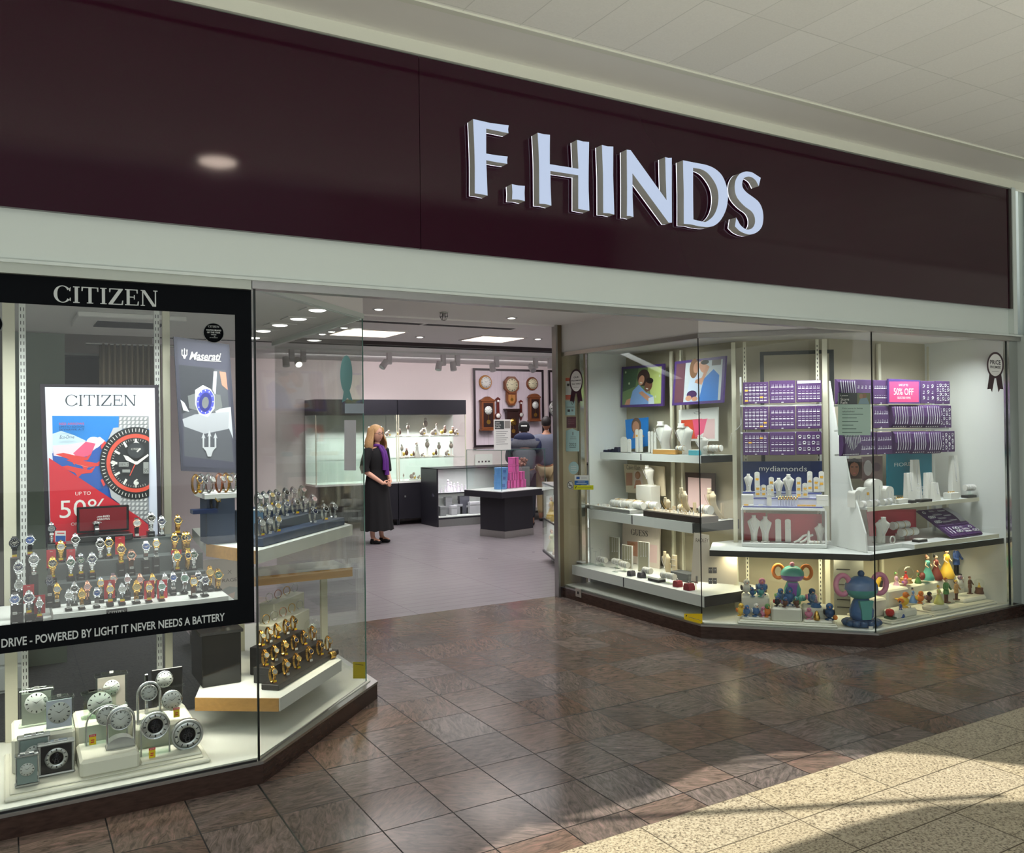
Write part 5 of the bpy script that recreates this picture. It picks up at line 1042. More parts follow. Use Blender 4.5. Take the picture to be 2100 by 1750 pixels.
smallfigs([(793, 0, 1.0), (824, 2, 1.2), (831, 3, 1.1), (846, 3, .8), (855, 0, 1.3), (876, 2, 1.6), (892, 3, .9), (900, 2, 1.3), (916, 1, .9), (925, 2, 1.4), (866, 1, .6)], 13.5, 1.108+.001, 'on the middle glass shelf', 'figurines in the tall cabinets')
smallfigs([(827, 2, .6), (845, 1, 1.0), (858, 1, .6), (850, 3, .5)], 13.5, .731, 'on the lowest shelf', 'figurines in the tall cabinets')
# clock board and wall clocks
K_bfr = C('dark board frame', 38, 28, 34, .4); M_plank = mat('pale lilac planks', (206, 194, 204), .6, noise=.10, nscale=3, stretch=(16, 1, .6))
def cboard(px0, px1, lab):
    PB = Pl(0, 13.86, 0); a = PB.at(px0, 918); b = PB.at(px1, 760); x0, x1 = a.x, b.x; z0, z1 = 1.245, 2.69
    t = thing('clock_board', lab, 'display board', (x0, 13.86, z0)); W, H = x1-x0, z1-z0
    MB(M_plank).box(0, W, .0, .03, 0, H).build('panel', t); m = MB(K_bfr); m.box(0, W, -.015, 0, 0, .04).box(0, W, -.015, 0, H-.04, H).box(0, .04, -.015, 0, .04, H-.04).box(W-.04, W, -.015, 0, .04, H-.04).build('frame', t)
    m = MB(C('plank joint', 172, 160, 170)); [m.box(W*i/5-.002, W*i/5+.002, -.001, 0, .04, H-.04) for i in range(1, 5)]; m.build('joints', t)
cboard(972, 1114, 'framed plank board hung with wooden wall clocks'); cboard(1126, 1190, 'second framed plank board half hidden by the bronze post')
K_w1 = mat('honey wood', (176, 122, 66), .35, noise=.2, nscale=10); K_w2 = mat('chestnut wood', (120, 68, 38), .35, noise=.2, nscale=10); K_w3 = mat('dark mahogany', (48, 28, 26), .3, noise=.2, nscale=10); K_w4 = mat('red mahogany', (92, 36, 32), .3, noise=.2, nscale=10)
WP = Pl(0, 13.80, 0)
def wpos(px, py): return WP.at(px, py)
pxm = 14.0/FPX*1.0
def wclock(px, py, lab): p = wpos(px, py); return thing('wall_clock', lab, 'clock', (p.x, 13.84, p.z))
def u(v): return v*.00905     # metres for one reference pixel at the back wall
for px, py, rx, wood, dm, lab in ((998, 784, 14.5, K_w1, K_wh, 'round honey-wood clock with white face at the top left of the board'), (1094, 787, 14, K_w2, C('cream dial', 214, 208, 176), 'round brown clock with cream face at top right of board')):
    t = wclock(px, py, lab); R = u(rx); MB(wood).lathe([(R*.78, -.04), (R, -.04), (R*1.0, .0), (R*.92, .02), (R*.80, .012)], n=36, axis='y').build('case', t); clockdial(R*.78, dm).build('dial', t, (0, -.020, 0))
t = wclock(1049, 790, 'octagonal drop wall clock with pendulum window, top centre of board'); R = u(17)
oc = [(R*1.08*math.cos(PI/8+PI*i/4), R*1.12*math.sin(PI/8+PI*i/4)) for i in range(8)]; MB(K_w2).prism(oc, .0, -.06).build('head', t)
MB(K_w2).prism([(-u(12), 0), (-u(12), -u(33)), (-u(6), -u(42)), (u(6), -u(42)), (u(12), -u(33)), (u(12), 0)], 0, -.045).build('drop_case', t); MB(K_w1).prism([(-u(8), -u(20)), (-u(8), -u(32)), (-u(4), -u(38)), (u(4), -u(38)), (u(8), -u(32)), (u(8), -u(20))], -.045, -.048).build('pendulum_window', t)
clockdial(R*.80, C('cream dial', 1, 1, 1)).build('dial', t, (0, -.062, 0)); MB(K_gold).disc(0, -u(30), u(3.2), -.050, 16).box(-.003, .003, -.051, -.049, -u(30), -u(20)).build('pendulum', t)
def longcase(px, py, hw, ht, hb, wood, lab, ped, dr, ddz, dm=None):
    t = wclock(px, py, lab); w_, a, b = u(hw), u(ht), u(hb)
    MB(wood).box(-w_, w_, -.09, 0, -b, a, .006).build('case', t); MB(K_w3).box(-w_*.74, w_*.74, -.092, -.09, -b*.86, a*.88).build('glazed_door', t)
    MB(wood).box(-w_*1.12, w_*1.12, -.10, 0, -b-u(3), -b, .004).build('base_moulding', t); m = MB(wood).box(-w_*1.12, w_*1.12, -.10, 0, a, a+u(3), .004)
    if ped == 'pointed': m.prism([(-w_, a+u(3)), (-w_*.2, a+u(10)), (0, a+u(7)), (w_*.2, a+u(10)), (w_, a+u(3))], -.01, -.08).cyl((0, -.05, a+u(5)), (0, -.05, a+u(12)), u(1.4), .002, n=8)
    if ped == 'arched': m.prism([(w_*math.cos(PI*i/10), a+u(3)+u(6)*math.sin(PI*i/10)) for i in range(11)], -.01, -.08)
    if ped == 'flat': m.box(-w_*1.3, w_*1.3, -.11, 0, a+u(3), a+u(5.5))
    m.build('cornice', t); clockdial(u(dr), dm).build('dial', t, (0, -.094, u(ddz))); MB(K_gold).disc(0, -b*.52, u(dr)*.55, -.095, 16).box(-.003, .003, -.096, -.094, -b*.5, u(ddz)-u(dr)).build('pendulum', t)
longcase(999, 850, 15, 26, 30, K_w2, 'carved chestnut pendulum clock with pointed pediment, left side of board', 'pointed', 8.5, 8)
longcase(1095, 840, 12.5, 24, 22, K_w2, 'arched-top brown pendulum clock at the right side of board', 'arched', 7.5, 9)
longcase(1050, 872, 14, 28, 24, K_w3, 'dark mahogany clock with brass dial behind the capped man', 'flat', 8, 6, K_gold)
def barometer(px, py, lab, s=1.0):
    t = thing('barometer', lab, 'barometer', (wpos(px, py).x, 13.84, wpos(px, py).z)); r = u(6.5*s)
    MB(K_w4).lathe([(r, 0), (r, .02), (r*.8, .026)], n=24, axis='y').prism([(-r*.5, r*.6), (r*.5, r*.6), (r*.38, r*4.5), (r*.9, r*5.0), (0, r*5.6), (-r*.9, r*5.0), (-r*.38, r*4.5)], 0, -.02).prism([(-r*.6, -r*.7), (r*.6, -r*.7), (0, -r*2.2)], 0, -.02).build('body', t)
    clockdial(r*.74, K_wh).build('dial', t, (0, -.027, 0)); clockdial(r*.36, K_wh).build('small_dial', t, (0, -.0225, r*4.4))
barometer(1023, 853, 'red mahogany banjo barometer beside the chestnut clock', 1.05); barometer(1070, 851, 'smaller red mahogany barometer beside the dark clock', .85)
t = wclock(1094, 907, 'partly hidden round dark clock low on the board'); R = u(9); MB(K_w4).lathe([(R*.8, -.0), (R, .0), (R, .02), (R*.85, .02)], n=28, axis='y').build('case', t); clockdial(R*.8, K_wh).build('dial', t, (0, -.0205, 0))
t = wclock(1143, 838, 'large pale round clock cut off by the bronze post'); R = u(19); MB(K_silv).lathe([(R*.8, 0), (R, 0), (R*.95, .03), (R*.85, .02)], n=36, axis='y').build('case', t); clockdial(R*.85).build('dial', t, (0, -.021, 0))
# low two-tier counter
ct = thing('display_counter', 'low charcoal counter with two lit glass tiers and steel plinth', 'counter', (6.01, 12.67, 0))
Wc = 2.2
MB(M_char).box(0, .03, -.0, .62, .0, .95, .003).build('end_panel', ct); MB(M_char).box(0, Wc, .0, .62, .935, .95, .003).build('top', ct)
MB(M_steel).box(.03, Wc, .0, .60, 0, .12).build('plinth', ct); MB(M_char).box(.03, Wc, 0, .60, .12, .145).build('base_board', ct); MB(M_white).box(.03, Wc, .02, .58, .145, .155).build('lower_deck', ct)
MB(M_char).box(.03, Wc, 0, .02, .535, .55).build('mid_rail', ct); MB(M_white).box(.03, Wc, .02, .58, .53, .54).build('shelf', ct); MB(M_white).box(.03, Wc, .58, .60, .15, .93).build('back_panel', ct)
MB(M_glass).box(.03, Wc, 0, .004, .155, .535).box(.03, Wc, 0, .004, .55, .93).build('glass_front', ct)
light('AREA', 'counter_strip', (6.6, 12.80, .925), 4.0, (1, .94, 1), 1.2, .05, aim=(0, .5, -1)); light('AREA', 'counter_strip', (6.6, 12.80, .52), 3.0, (1, .95, 1), 1.2, .05, aim=(0, .5, -1))
K_fw = C('glazed white porcelain', 236, 228, 236, .25)
for i, (px, s) in enumerate(((905, .7), (913, .8), (919, 1.6), (925, 1.3), (932, 1.1), (939, 1.2), (947, .9), (954, .8))):
    b = MB(K_fw).lathe([(.04, 0), (.035, .03), (.02, .07), (.014, .10), (.02, .12), (.008, .14)], n=10).ball((0, 0, .15), .016, 8, 6).ball((.03, 0, .09), .013, 8, 5); c = Pl(0, 12.9, 0).at(px, 1000); o = b.build('figurine', None, (c.x, 12.9, .541)); o.scale = (s*.8,)*3
    tag(o, 'white porcelain figurine, %s from left in the low counter' % ORD[i], 'figurine', 'white porcelain in the low counter')
K_gb = [C('grey felt box', 128, 128, 130), C('light felt box', 178, 176, 180), C('charcoal box', 58, 58, 66)]
for i, (px, w_, h, k) in enumerate(((909, .11, .16, 0), (921, .12, .29, 0), (932, .10, .16, 1), (940, .16, .17, 0), (953, .18, .30, 2), (960, .05, .14, 1), (975, .20, .20, 1), (926, .04, .12, 1))):
    c = Pl(0, 12.85+.1*(i % 2)+(.1 if h > .25 else 0), 0).at(px, 1050); t = thing('gift_box', '%s grey gift box, %s in the lower tier of the counter' % (('small', 'tall', 'pale')[i % 3], ORD[i]), 'box', (c.x, c.y, .156), 0, 'grey boxes in the low counter')
    MB(K_gb[k]).box(-w_/2, w_/2, 0, .08, 0, h*.75, .003).build('body', t); MB(K_gb[k]).box(-w_/2-.003, w_/2+.003, -.003, .083, h*.75, h, .003).build('lid', t)
# second lit counter running behind the table
c2 = thing('display_counter', 'glass-topped lit counter behind the pink boxes, joined at the right', 'counter', (8.23, 12.3, 0)); 
MB(M_char).box(0, 2.0, .0, .5, .0, .14).build('plinth', c2); MB(M_white).box(0, 2.0, .46, .5, .14, .92).build('back_panel', c2); MB(M_char).box(0, .03, 0, .5, .14, .95).box(0, 2.0, 0, .5, .93, .95).build('frame', c2); MB(M_glass).box(.03, 2.0, 0, .004, .14, .93).build('glass_front', c2)
# table with glass case
a_ = math.radians(15); tb = thing('display_table', 'black pedestal table with silver plinth and glass case on top', 'table', (6.22, 10.83, 0), a_)
MB(M_char).box(0, .60, 0, .52, .10, .60, .003).build('pedestal', tb); MB(M_steel).box(-.004, .604, -.004, .524, 0, .10).build('plinth', tb); MB(M_char).box(-.19, .79, -.14, .66, .60, .69, .004).build('table_top', tb); MB(M_white).box(-.17, .77, -.12, .64, .69, .695).build('deck', tb)
gc = MB(M_glass); gc.box(-.16, .76, -.11, -.105, .70, 1.28).box(-.16, .76, .625, .63, .70, 1.28).box(-.16, -.155, -.105, .625, .70, 1.28).box(.755, .76, -.105, .625, .70, 1.28).box(-.16, .76, -.11, .63, 1.28, 1.288).build('glass_case', tb)
m = MB(M_edge)
for x, y in ((-.16, -.11), (.757, -.11), (-.16, .627), (.757, .627)): m.box(x-.001, x+.006, y, y+.006, .70, 1.288)
m.box(-.16, .76, -.112, -.108, 1.282, 1.289).box(-.162, -.158, -.11, .63, 1.282, 1.289).build('glass_edges', tb)
def tw(px, py, zz, y=11.1): p = Pl(6.22+.3*math.sin(a_)*-1+.0, 10.83+.25, 15).at(px, py); return p
K_bb = C('blue hat box', 92, 140, 196); K_pk = C('pink gift box', 212, 92, 160)
for i, (px, w_, z0, h) in enumerate(((1026, .19, .697, .115), (1027, .20, .813, .10), (1028, .20, .914, .10))):
    p = tw(px, 980, 0); t = thing('blue_hat_box', 'round blue box, %s of the stack of three in the glass case' % ('bottom', 'middle', 'top')[i], 'box', (p.x, p.y, z0)); MB(K_bb).lathe([(w_/2, 0), (w_/2, h*.75)], n=24).build('body', t); MB(K_bb).lathe([(w_/2+.004, h*.72), (w_/2+.004, h)], n=24).build('lid', t); MB(C('blue bow', 60, 96, 160)).box(-.02, .02, -w_/2-.008, -w_/2, h*.3, h*.7).build('bow', t)
for i, (px, z0, wx, h) in enumerate(((1044, .697, .10, .12), (1057, .697, .12, .12), (1072, .697, .10, .12), (1048, .818, .10, .12), (1058, .818, .09, .12), (1070, .818, .09, .12), (1056, .939, .14, .11), (1056, 1.05, .13, .11))):
    p = tw(px, 980, 0); t = thing('pink_box', 'glossy pink box, %s of the pink pile in the glass case' % ('bottom left', 'bottom centre', 'bottom right', 'middle left', 'middle centre', 'middle right', 'second from top', 'top')[i], 'box', (p.x, p.y-.03, z0), a_, 'pink boxes in the glass case')
    MB(K_pk).box(-wx/2, wx/2, 0, .10, 0, h*.8, .003).build('body', t); MB(K_pk).box(-wx/2-.002, wx/2+.002, -.002, .102, h*.8, h-.001, .003).build('lid', t); MB(K_bk).box(-.004, .004, -.0035, -.002, 0, h-.001).build('ribbon', t)
p = tw(1082, 970, 0); t = thing('bouquet', 'dried rose bouquet in a grey box beside the pink pile', 'bouquet', (p.x+.0, p.y+.05, .697), a_); MB(C('grey felt box', 1, 1, 1)).box(-.09, .09, 0, .12, 0, .30, .004).build('box', t); m = MB(C('dried rose', 150, 106, 96, .8))
for i in range(22): m.ball((random.uniform(-.09, .09), .06+random.uniform(-.05, .05), .32+random.uniform(0, .12)), .022, 8, 6)
m.build('flowers', t)
p = Pl(6.3, 10.86, 15).at(1033, 920); t = thing('counter_notice', 'white Latest Store Refit notice standing on the glass case', 'notice', (p.x, p.y+.03, 1.289), math.radians(8)); a1 = Pl(p.x, p.y+.03, 8)
MB(K_wh).box(-.155, .155, 0, .006, 0, .44).build('sheet', t); m = MB(C('slate heading', 1, 1, 1)); m.box(-.14, .03, -.0015, -.0005, .30, .42); m.use(C('photo grey', 150, 146, 140)).box(.04, .14, -.0015, -.0005, .31, .42); m.use(K_wh); m.text('Latest', -.13, -.05, .385, .405, -.002); m.text('Store', -.13, -.03, .35, .375, -.002); m.text('Refit', -.13, -.04, .315, .34, -.002); m.use(K_gr)
for i in range(7): m.box(-.12, .10-.03*(i % 3), -.0015, -.0005, .26-.03*i, .266-.03*i)
m.build('print', t)
st_ = thing('wall_sign', 'small white wall sign with dark symbols under the clock board', 'sign', tuple(atY(992, 943, 13.88))); MB(K_wh).box(-.18, .18, -.01, 0, -.10, .10).build('plate', st_); m = MB(K_tx); [m.box(-.12+.07*i, -.09+.07*i, -.012, -.01, -.05, -.02) for i in range(4)]; m.build('symbols', st_)
# lit counter by the entrance, right
a2 = math.degrees(math.atan2(-.925, -.379)); rc = thing('display_counter', 'tall white-lit glass counter just inside the entrance, near post', 'counter', (5.62, 8.87, 0), math.radians(a2))
MB(M_steel).box(.03, 1.15, .10, .60, 0, .10).build('plinth', rc); MB(M_char).box(0, 1.15, 0, .60, .10, .125).build('base_board', rc); MB(M_white).box(0, 1.15, .02, .58, .125, .135).build('lower_deck', rc); MB(M_char).box(0, 1.15, 0, .015, .505, .52).build('mid_rail', rc); MB(M_white).box(0, 1.15, .015, .58, .505, .515).build('shelf', rc)
MB(M_white).box(0, 1.15, .58, .60, .125, .93).box(0, .015, .02, .58, .125, .93).build('back_panel', rc); MB(M_steel).box(0, 1.15, 0, .60, .93, .95).build('top', rc); MB(M_glass).box(0.015, 1.15, 0, .004, .135, .93).build('glass_front', rc)
light('AREA', 'counter_strip', (5.45, 8.35, .92), 3, (.97, 1, .97), .9, .05, aim=(.7, -.3, -1)); light('AREA', 'counter_strip', (5.45, 8.35, .49), 3, (.97, 1, .97), .9, .05, aim=(.7, -.3, -1))
PR = Pl(5.62+.925*.08, 8.87-.379*.08, a2)
def gownlady(p, z, s, col, lab, hair=K_fig[3], grp=None, rz=0):
    t = thing('lady_figurine', lab, 'figurine', (p.x, p.y, z), rz, grp); t.scale = (s, s, s)
    MB(col).lathe([(.052, 0), (.056, .008), (.045, .04), (.026, .085), (.014, .115), (.018, .125), (.022, .145), (.017, .16), (.007, .166)], n=22).build('gown', t)
    m = MB(C('figurine skin', 226, 188, 160)); m.ball((0, 0, .185), .0145, 12, 8); m.cyl((0, 0, .16), (0, 0, .176), .006, n=8); m.tube([(.02, 0, .152), (.034, -.006, .125), (.020, -.026, .115)], .0045, 6); m.tube([(-.02, 0, .152), (-.036, -.004, .128), (-.026, -.026, .108)], .0045, 6); m.build('body', t)
    MB(hair).ball((0, .005, .190), .0165, 12, 7, (1, 1, 1)).ball((0, .012, .204), .008, 8, 6).build('hair', t); return t
K_gy = C('gown gold', 222, 186, 84); K_gp = C('gown pale green', 196, 202, 160)
for px, z, s, col, lab in ((1131, .516, 1.1, K_gy, 'lady figurine in a gold gown, upper tier left'), (1139, .516, 1.0, K_gy, 'lady figurine in a gold gown, upper tier right'), (1131, .136, 1.05, K_gp, 'lady figurine in pale green gown, lower tier of the entrance counter'), (1141, .136, .9, C('gown cream', 224, 206, 170), 'smaller lady figurine in cream gown, lower tier of the entrance counter')):
    gownlady(PR.at(px, 1060), z, s*1.15, col, lab)
t = thing('rose_ornament', 'small red rose ornament at the foot of the lower tier', 'ornament', tuple(PR.at(1143, 1130).xy)+(.136,)); m = MB(C('rose red', 200, 60, 60)); [m.ball((.02*math.cos(i*2.1), -.05+.02*math.sin(i*2.1), .02+.006*i), .016, 8, 6) for i in range(5)]; m.build('petals', t)
# ------------------------------------------------------------------ people
def skin(name, J, E, mats, parent=None, sub=2, smooth=True):
    """J: name -> (x, y, z, rx, ry); E: joint pairs; one continuous surface grown over the joints"""
    ks = list(J); me = bpy.data.meshes.new(name); me.from_pydata([J[k][:3] for k in ks], [(ks.index(a), ks.index(b)) for a, b in E], []); me.update()
    o = bpy.data.objects.new(name, me); COL.objects.link(o)
    sk = o.modifiers.new('skin', 'SKIN'); sk.use_smooth_shade = True
    if not me.skin_vertices: raise RuntimeError('no skin layer')
    for i, k in enumerate(ks): me.skin_vertices[0].data[i].radius = (J[k][3], J[k][4] if len(J[k]) > 4 else J[k][3])
    me.skin_vertices[0].data[0].use_root = True
    s_ = o.modifiers.new('sub', 'SUBSURF'); s_.levels = sub; s_.render_levels = sub
    bpy.context.view_layer.update(); ev = o.evaluated_get(bpy.context.evaluated_depsgraph_get())
    m2 = bpy.data.meshes.new_from_object(ev); bpy.data.objects.remove(o); m2.name = name
    m2.materials.clear()
    for m in (mats if isinstance(mats, list) else [mats]): m2.materials.append(m)
    for p in m2.polygons: p.use_smooth = smooth
    r = bpy.data.objects.new(name, m2); COL.objects.link(r); r.parent = parent; return r
K_skin = mat('skin', (214, 164, 140), .5, noise=.05, nscale=12); K_skin2 = mat('tan skin', (150, 106, 82), .5, noise=.05, nscale=12)
K_dress = mat('black cloth', (14, 13, 16), .85, noise=.2, nscale=40); K_hair = mat('wavy blonde hair', (196, 156, 108), .55, noise=.45, nscale=26, stretch=(6, 6, 1), bump=.4)
K_scarf = mat('purple scarf', (92, 36, 128), .6, noise=.2, nscale=60)
def handchain(o, J, E, base, hx, hy, hz, dx, dy, dz, nm, cur=.5, up=(0, 0, 1)):
    """palm, four unequal bent fingers and a thumb from the side of the palm"""
    W = Vector((hx, hy, hz)); D = Vector((dx, dy, dz)).normalized(); U = Vector(up); S_ = D.cross(U).normalized(); N = S_.cross(D).normalized()
    pm = W+D*.035; J[nm+'p'] = (*pm, .026, .014); E.append((base, nm+'p')); kn = W+D*.070; J[nm+'k'] = (*kn, .028, .012); E.append((nm+'p', nm+'k'))
    for i, (o_, l) in enumerate(((-.024, .060), (-.008, .070), (.008, .066), (.024, .052))):
        a = kn+N*o_+D*.012; b = a+D*l*.5+S_*(-cur*.012); c = b+D*l*.35+S_*(-cur*.03)
        for q, v, r in ((0, a, .0085), (1, b, .008), (2, c, .007)): J['%sf%d%d' % (nm, i, q)] = (*v, r)
        E.extend([(nm+'k', '%sf%d0' % (nm, i)), ('%sf%d0' % (nm, i), '%sf%d1' % (nm, i)), ('%sf%d1' % (nm, i), '%sf%d2' % (nm, i))])
    t0 = W+D*.02+N*.026; t1 = t0+D*.03+N*.018; t2 = t1+D*.026
    for q, v, r in ((0, t0, .011), (1, t1, .0095), (2, t2, .008)): J['%st%d' % (nm, q)] = (*v, r)
    E.extend([(nm+'p', nm+'t0'), (nm+'t0', nm+'t1'), (nm+'t1', nm+'t2')])
def headparts(t, z, skin_, face=True, s=1.0, tilt=0):
    """head with brow, nose, lips, chin and ears, looking to local -y"""
    b = MB(skin_); b.T = Matrix.Translation((0, -.012, z)) @ Matrix.Rotation(tilt, 4, 'Z') @ Matrix.Scale(s, 4)
    vs_, F = [], []; n, m = 20, 16
    for j in range(m+1):
        ph = -PI/2+PI*j/m; h = math.sin(ph); k = math.cos(ph)
        for i in range(n):
            a = 2*PI*i/n; x = .073*k*math.cos(a); y = .092*k*math.sin(a); zz = .112*h
            if zz < -.02: q = (-.02-zz)/.09; x *= 1-.28*q; y = y*(1-.22*q)-.012*q     # jaw narrows
            if y < 0:
                f_ = math.exp(-(x/.020)**2)
                y -= .012*math.exp(-((zz+.012)/.020)**2)*math.exp(-(x/.011)**2)*1.5     # nose
                y += .008*math.exp(-((zz-.014)/.012)**2)*math.exp(-((abs(x)-.028)/.014)**2)    # eye sockets
                y -= .004*math.exp(-((zz-.034)/.012)**2)*math.exp(-(x/.05)**2); y -= .006*math.exp(-((zz+.052)/.010)**2)*math.exp(-(x/.02)**2); y -= .006*math.exp(-((zz+.090)/.016)**2)*math.exp(-(x/.025)**2)
            vs_.append((x, y, zz))
    F = [(j*n+i, j*n+(i+1) % n, (j+1)*n+(i+1) % n, (j+1)*n+i) for j in range(m) for i in range(n)]
    b.add(vs_, F, True)
    for sx in (-1, 1): b.ball((sx*.074, .008, .0), .018, 10, 7, (.35, .8, 1.25))
    if face:
        b.use(C('eye white', 226, 222, 218, .3))
        for sx in (-1, 1): b.ball((sx*.028, -.078, .012), .0105, 10, 7, (1.1, .6, .7))
        b.use(C('iris', 60, 52, 46, .3))
        for sx in (-1, 1): b.ball((sx*.028, -.0836, .012), .0045, 8, 6, (1, .5, 1))
        b.use(C('lips', 176, 96, 92, .4)).ball((0, -.092, -.050), .016, 10, 6, (1.1, .35, .32)); b.use(C('brow', 120, 88, 60)).ball((-.028, -.086, .032), .014, 8, 5, (1.1, .25, .22)).ball((.028, -.086, .032), .014, 8, 5, (1.1, .25, .22))
    return b
# --- shop assistant
wm = thing('person', 'woman with long blonde hair and glasses, black dress, purple scarf, hands clasped', 'person', (4.52, 11.50, 0), math.radians(24))
H = {'pel': (0, 0, .86, .135, .10), 'waist': (0, -.005, 1.00, .115, .09), 'chest': (0, -.01, 1.16, .135, .10), 'sh': (0, .0, 1.275, .10, .07), 'neck': (0, -.004, 1.33, .042, .042), 'nk2': (0, -.012, 1.40, .042, .042),
     'ls': (-.145, .0, 1.255, .055), 'le': (-.215, .03, 1.00, .042), 'lw': (-.075, -.185, .825, .026), 'rs': (.145, .0, 1.255, .055), 're': (.215, .03, 1.00, .042), 'rw': (.075, -.185, .835, .026),
     'lh': (-.085, 0, .78, .095, .085), 'rh': (.085, 0, .78, .095, .085), 'lk': (-.085, 0, .45, .055), 'rk': (.085, 0, .45, .055), 'la': (-.085, .01, .10, .032), 'ra': (.085, .01, .10, .032), 'lf': (-.085, -.02, .05, .035, .03), 'rf': (.085, -.02, .05, .035, .03), 'lt': (-.09, -.14, .03, .032, .022), 'rt': (.09, -.14, .03, .032, .022)}
E_ = [('pel', 'waist'), ('waist', 'chest'), ('chest', 'sh'), ('sh', 'neck'), ('neck', 'nk2'), ('sh', 'ls'), ('ls', 'le'), ('le', 'lw'), ('sh', 'rs'), ('rs', 're'), ('re', 'rw'), ('pel', 'lh'), ('pel', 'rh'), ('lh', 'lk'), ('lk', 'la'), ('rh', 'rk'), ('rk', 'ra'), ('la', 'lf'), ('ra', 'rf'), ('lf', 'lt'), ('rf', 'rt')]
handchain(None, H, E_, 'lw', -.075, -.185, .825, .95, -.35, -.18, 'L', .6); handchain(None, H, E_, 'rw', .075, -.185, .835, -.95, -.40, -.22, 'R', .6)
body = skin('body', H, E_, K_skin, wm)
hb = headparts(wm, 1.485, K_skin, tilt=-.10).build('head_mesh'); 
# join the head to the body so that the figure stays one continuous mesh
def merge(o, p, keepmats=True):
    me = o.data; n0 = len(me.vertices); vs_ = [tuple(v.co) for v in me.vertices]+[tuple(v.co) for v in p.data.vertices]
    fs = [list(f.vertices) for f in me.polygons]+[[n0+i for i in f.vertices] for f in p.data.polygons]; mi = [f.material_index for f in me.polygons]
    ms = list(me.materials); mp = {}
    for i, m in enumerate(p.data.materials):
        if m not in ms: ms.append(m)
        mp[i] = ms.index(m)
    mi += [mp[f.material_index] for f in p.data.polygons]
    n = bpy.data.meshes.new(me.name); n.from_pydata(vs_, [], fs)
    for m in ms: n.materials.append(m)
    n.polygons.foreach_set('material_index', mi); n.polygons.foreach_set('use_smooth', [True]*len(fs)); n.update(); o.data = n; bpy.data.objects.remove(p)
merge(body, hb)
dr_ = MB(K_dress); n = 48; prof = [(1.312, .095, .068), (1.285, .150, .092), (1.20, .168, .112), (1.12, .165, .122), (1.02, .138, .105), (.98, .140, .108), (.90, .165, .125), (.75, .185, .15), (.5, .205, .175), (.3, .225, .195), (.18, .24, .21)]
vs_ = []
for z, rx, ry in prof:
    f_ = max(0, (.95-z)/.8)
    for i in range(n): a = 2*PI*i/n; k = 1+.05*f_*math.sin(a*11); vs_.append((rx*k*math.cos(a), ry*k*math.sin(a), z+(.008*math.sin(a*11) if z < .2 else 0)))
dr_.add(vs_, [(j*n+i, j*n+(i+1) % n, (j+1)*n+(i+1) % n, (j+1)*n+i) for j in range(len(prof)-1) for i in range(n)], True).build('dress', wm)
for s_, nm in ((-1, 'sleeve'), (1, 'sleeve')): MB(K_dress).tube([(s_*.10, 0, 1.262), (s_*.15, .0, 1.255), (s_*.19, .015, 1.14), (s_*.215, .02, 1.04), (s_*.205, .0, .975)], [.055, .072, .066, .066, .062], 14, cap=False).build(nm, wm)
hr = MB(K_hair); hr.T = Matrix.Translation((0, .0, 1.485)) @ Matrix.Rotation(-.10, 4, 'Z'); vs_ = []; n = 32
for j, (z, r, sy) in enumerate(((.09, .088, 1.05), (.05, .095, 1.08), (.0, .100, 1.05), (-.06, .118, 1), (-.11, .136, .95), (-.16, .140, .88), (-.20, .132, .8), (-.225, .11, .75))):
    for i in range(n):
        a = math.radians(-38)+math.radians(256)*i/(n-1); k = 1+.07*math.sin(i*1.9+j*1.6)+.035*math.sin(i*4.1-j)
        vs_.append((r*k*math.cos(a), .012+r*k*sy*math.sin(a), z))
hr.add(vs_, [(j*n+i, j*n+i+1, (j+1)*n+i+1, (j+1)*n+i) for j in range(7) for i in range(n-1)], True); hr.ball((0, .016, .045), .099, 20, 12, (1, 1, .95))
hair = hr.build('hair', wm); so_ = hair.modifiers.new('thick', 'SOLIDIFY'); so_.thickness = .014; so_.offset = -1
sf = MB(K_scarf).tube([(.075*math.cos(a), .065*math.sin(a)-.002, 1.325+.012*math.sin(a*2)) for a in (2*PI*i/20 for i in range(20))], .022, 8, closed=True)
sf.tube([(.03, -.075, 1.32), (.045, -.115, 1.24), (.05, -.138, 1.14), (.055, -.135, 1.02), (.06, -.135, .93)], [.024, .028, .03, .032, .034], 8).tube([(-.02, -.072, 1.32), (.005, -.115, 1.24), (.015, -.135, 1.13), (.02, -.13, 1.0)], [.022, .026, .026, .028], 8); sf.build('scarf', wm)
gl = MB(C('black spectacle frame', 20, 18, 20, .3)); gl.T = Matrix.Translation((0, -.012, 1.485)) @ Matrix.Rotation(-.10, 4, 'Z')
for sx in (-1, 1): gl.tube([(sx*.030+.024*math.cos(a), -.098, .012+.017*math.sin(a)) for a in (2*PI*i/16 for i in range(16))], .0022, 5, closed=True).tube([(sx*.054, -.096, .015), (sx*.076, -.02, .012)], .002, 5)
gl.tube([(-.006, -.099, .014), (.006, -.099, .014)], .002, 5).build('spectacles', wm)
for s_ in (-1, 1):
    MB(K_dress).lathe([(.034, 0), (.046, .0), (.05, .012), (.047, .04), (.038, .065)], (0, 0, 0), n=18, sx=.95, sy=1.0).ball((0, -.075, .028), .046, 14, 8, (.92, 1.5, .62)).build('shoe', wm, (s_*.085, -.01, .0))
m = MB(K_silv).tube([(.075+.027*math.cos(a)*.6, -.185+.027*math.cos(a)*.5, .845+.027*math.sin(a)) for a in (2*PI*i/14 for i in range(14))], .005, 6, closed=True); m.build('wristwatch_band', wm)
wm.scale = (1.035,)*3
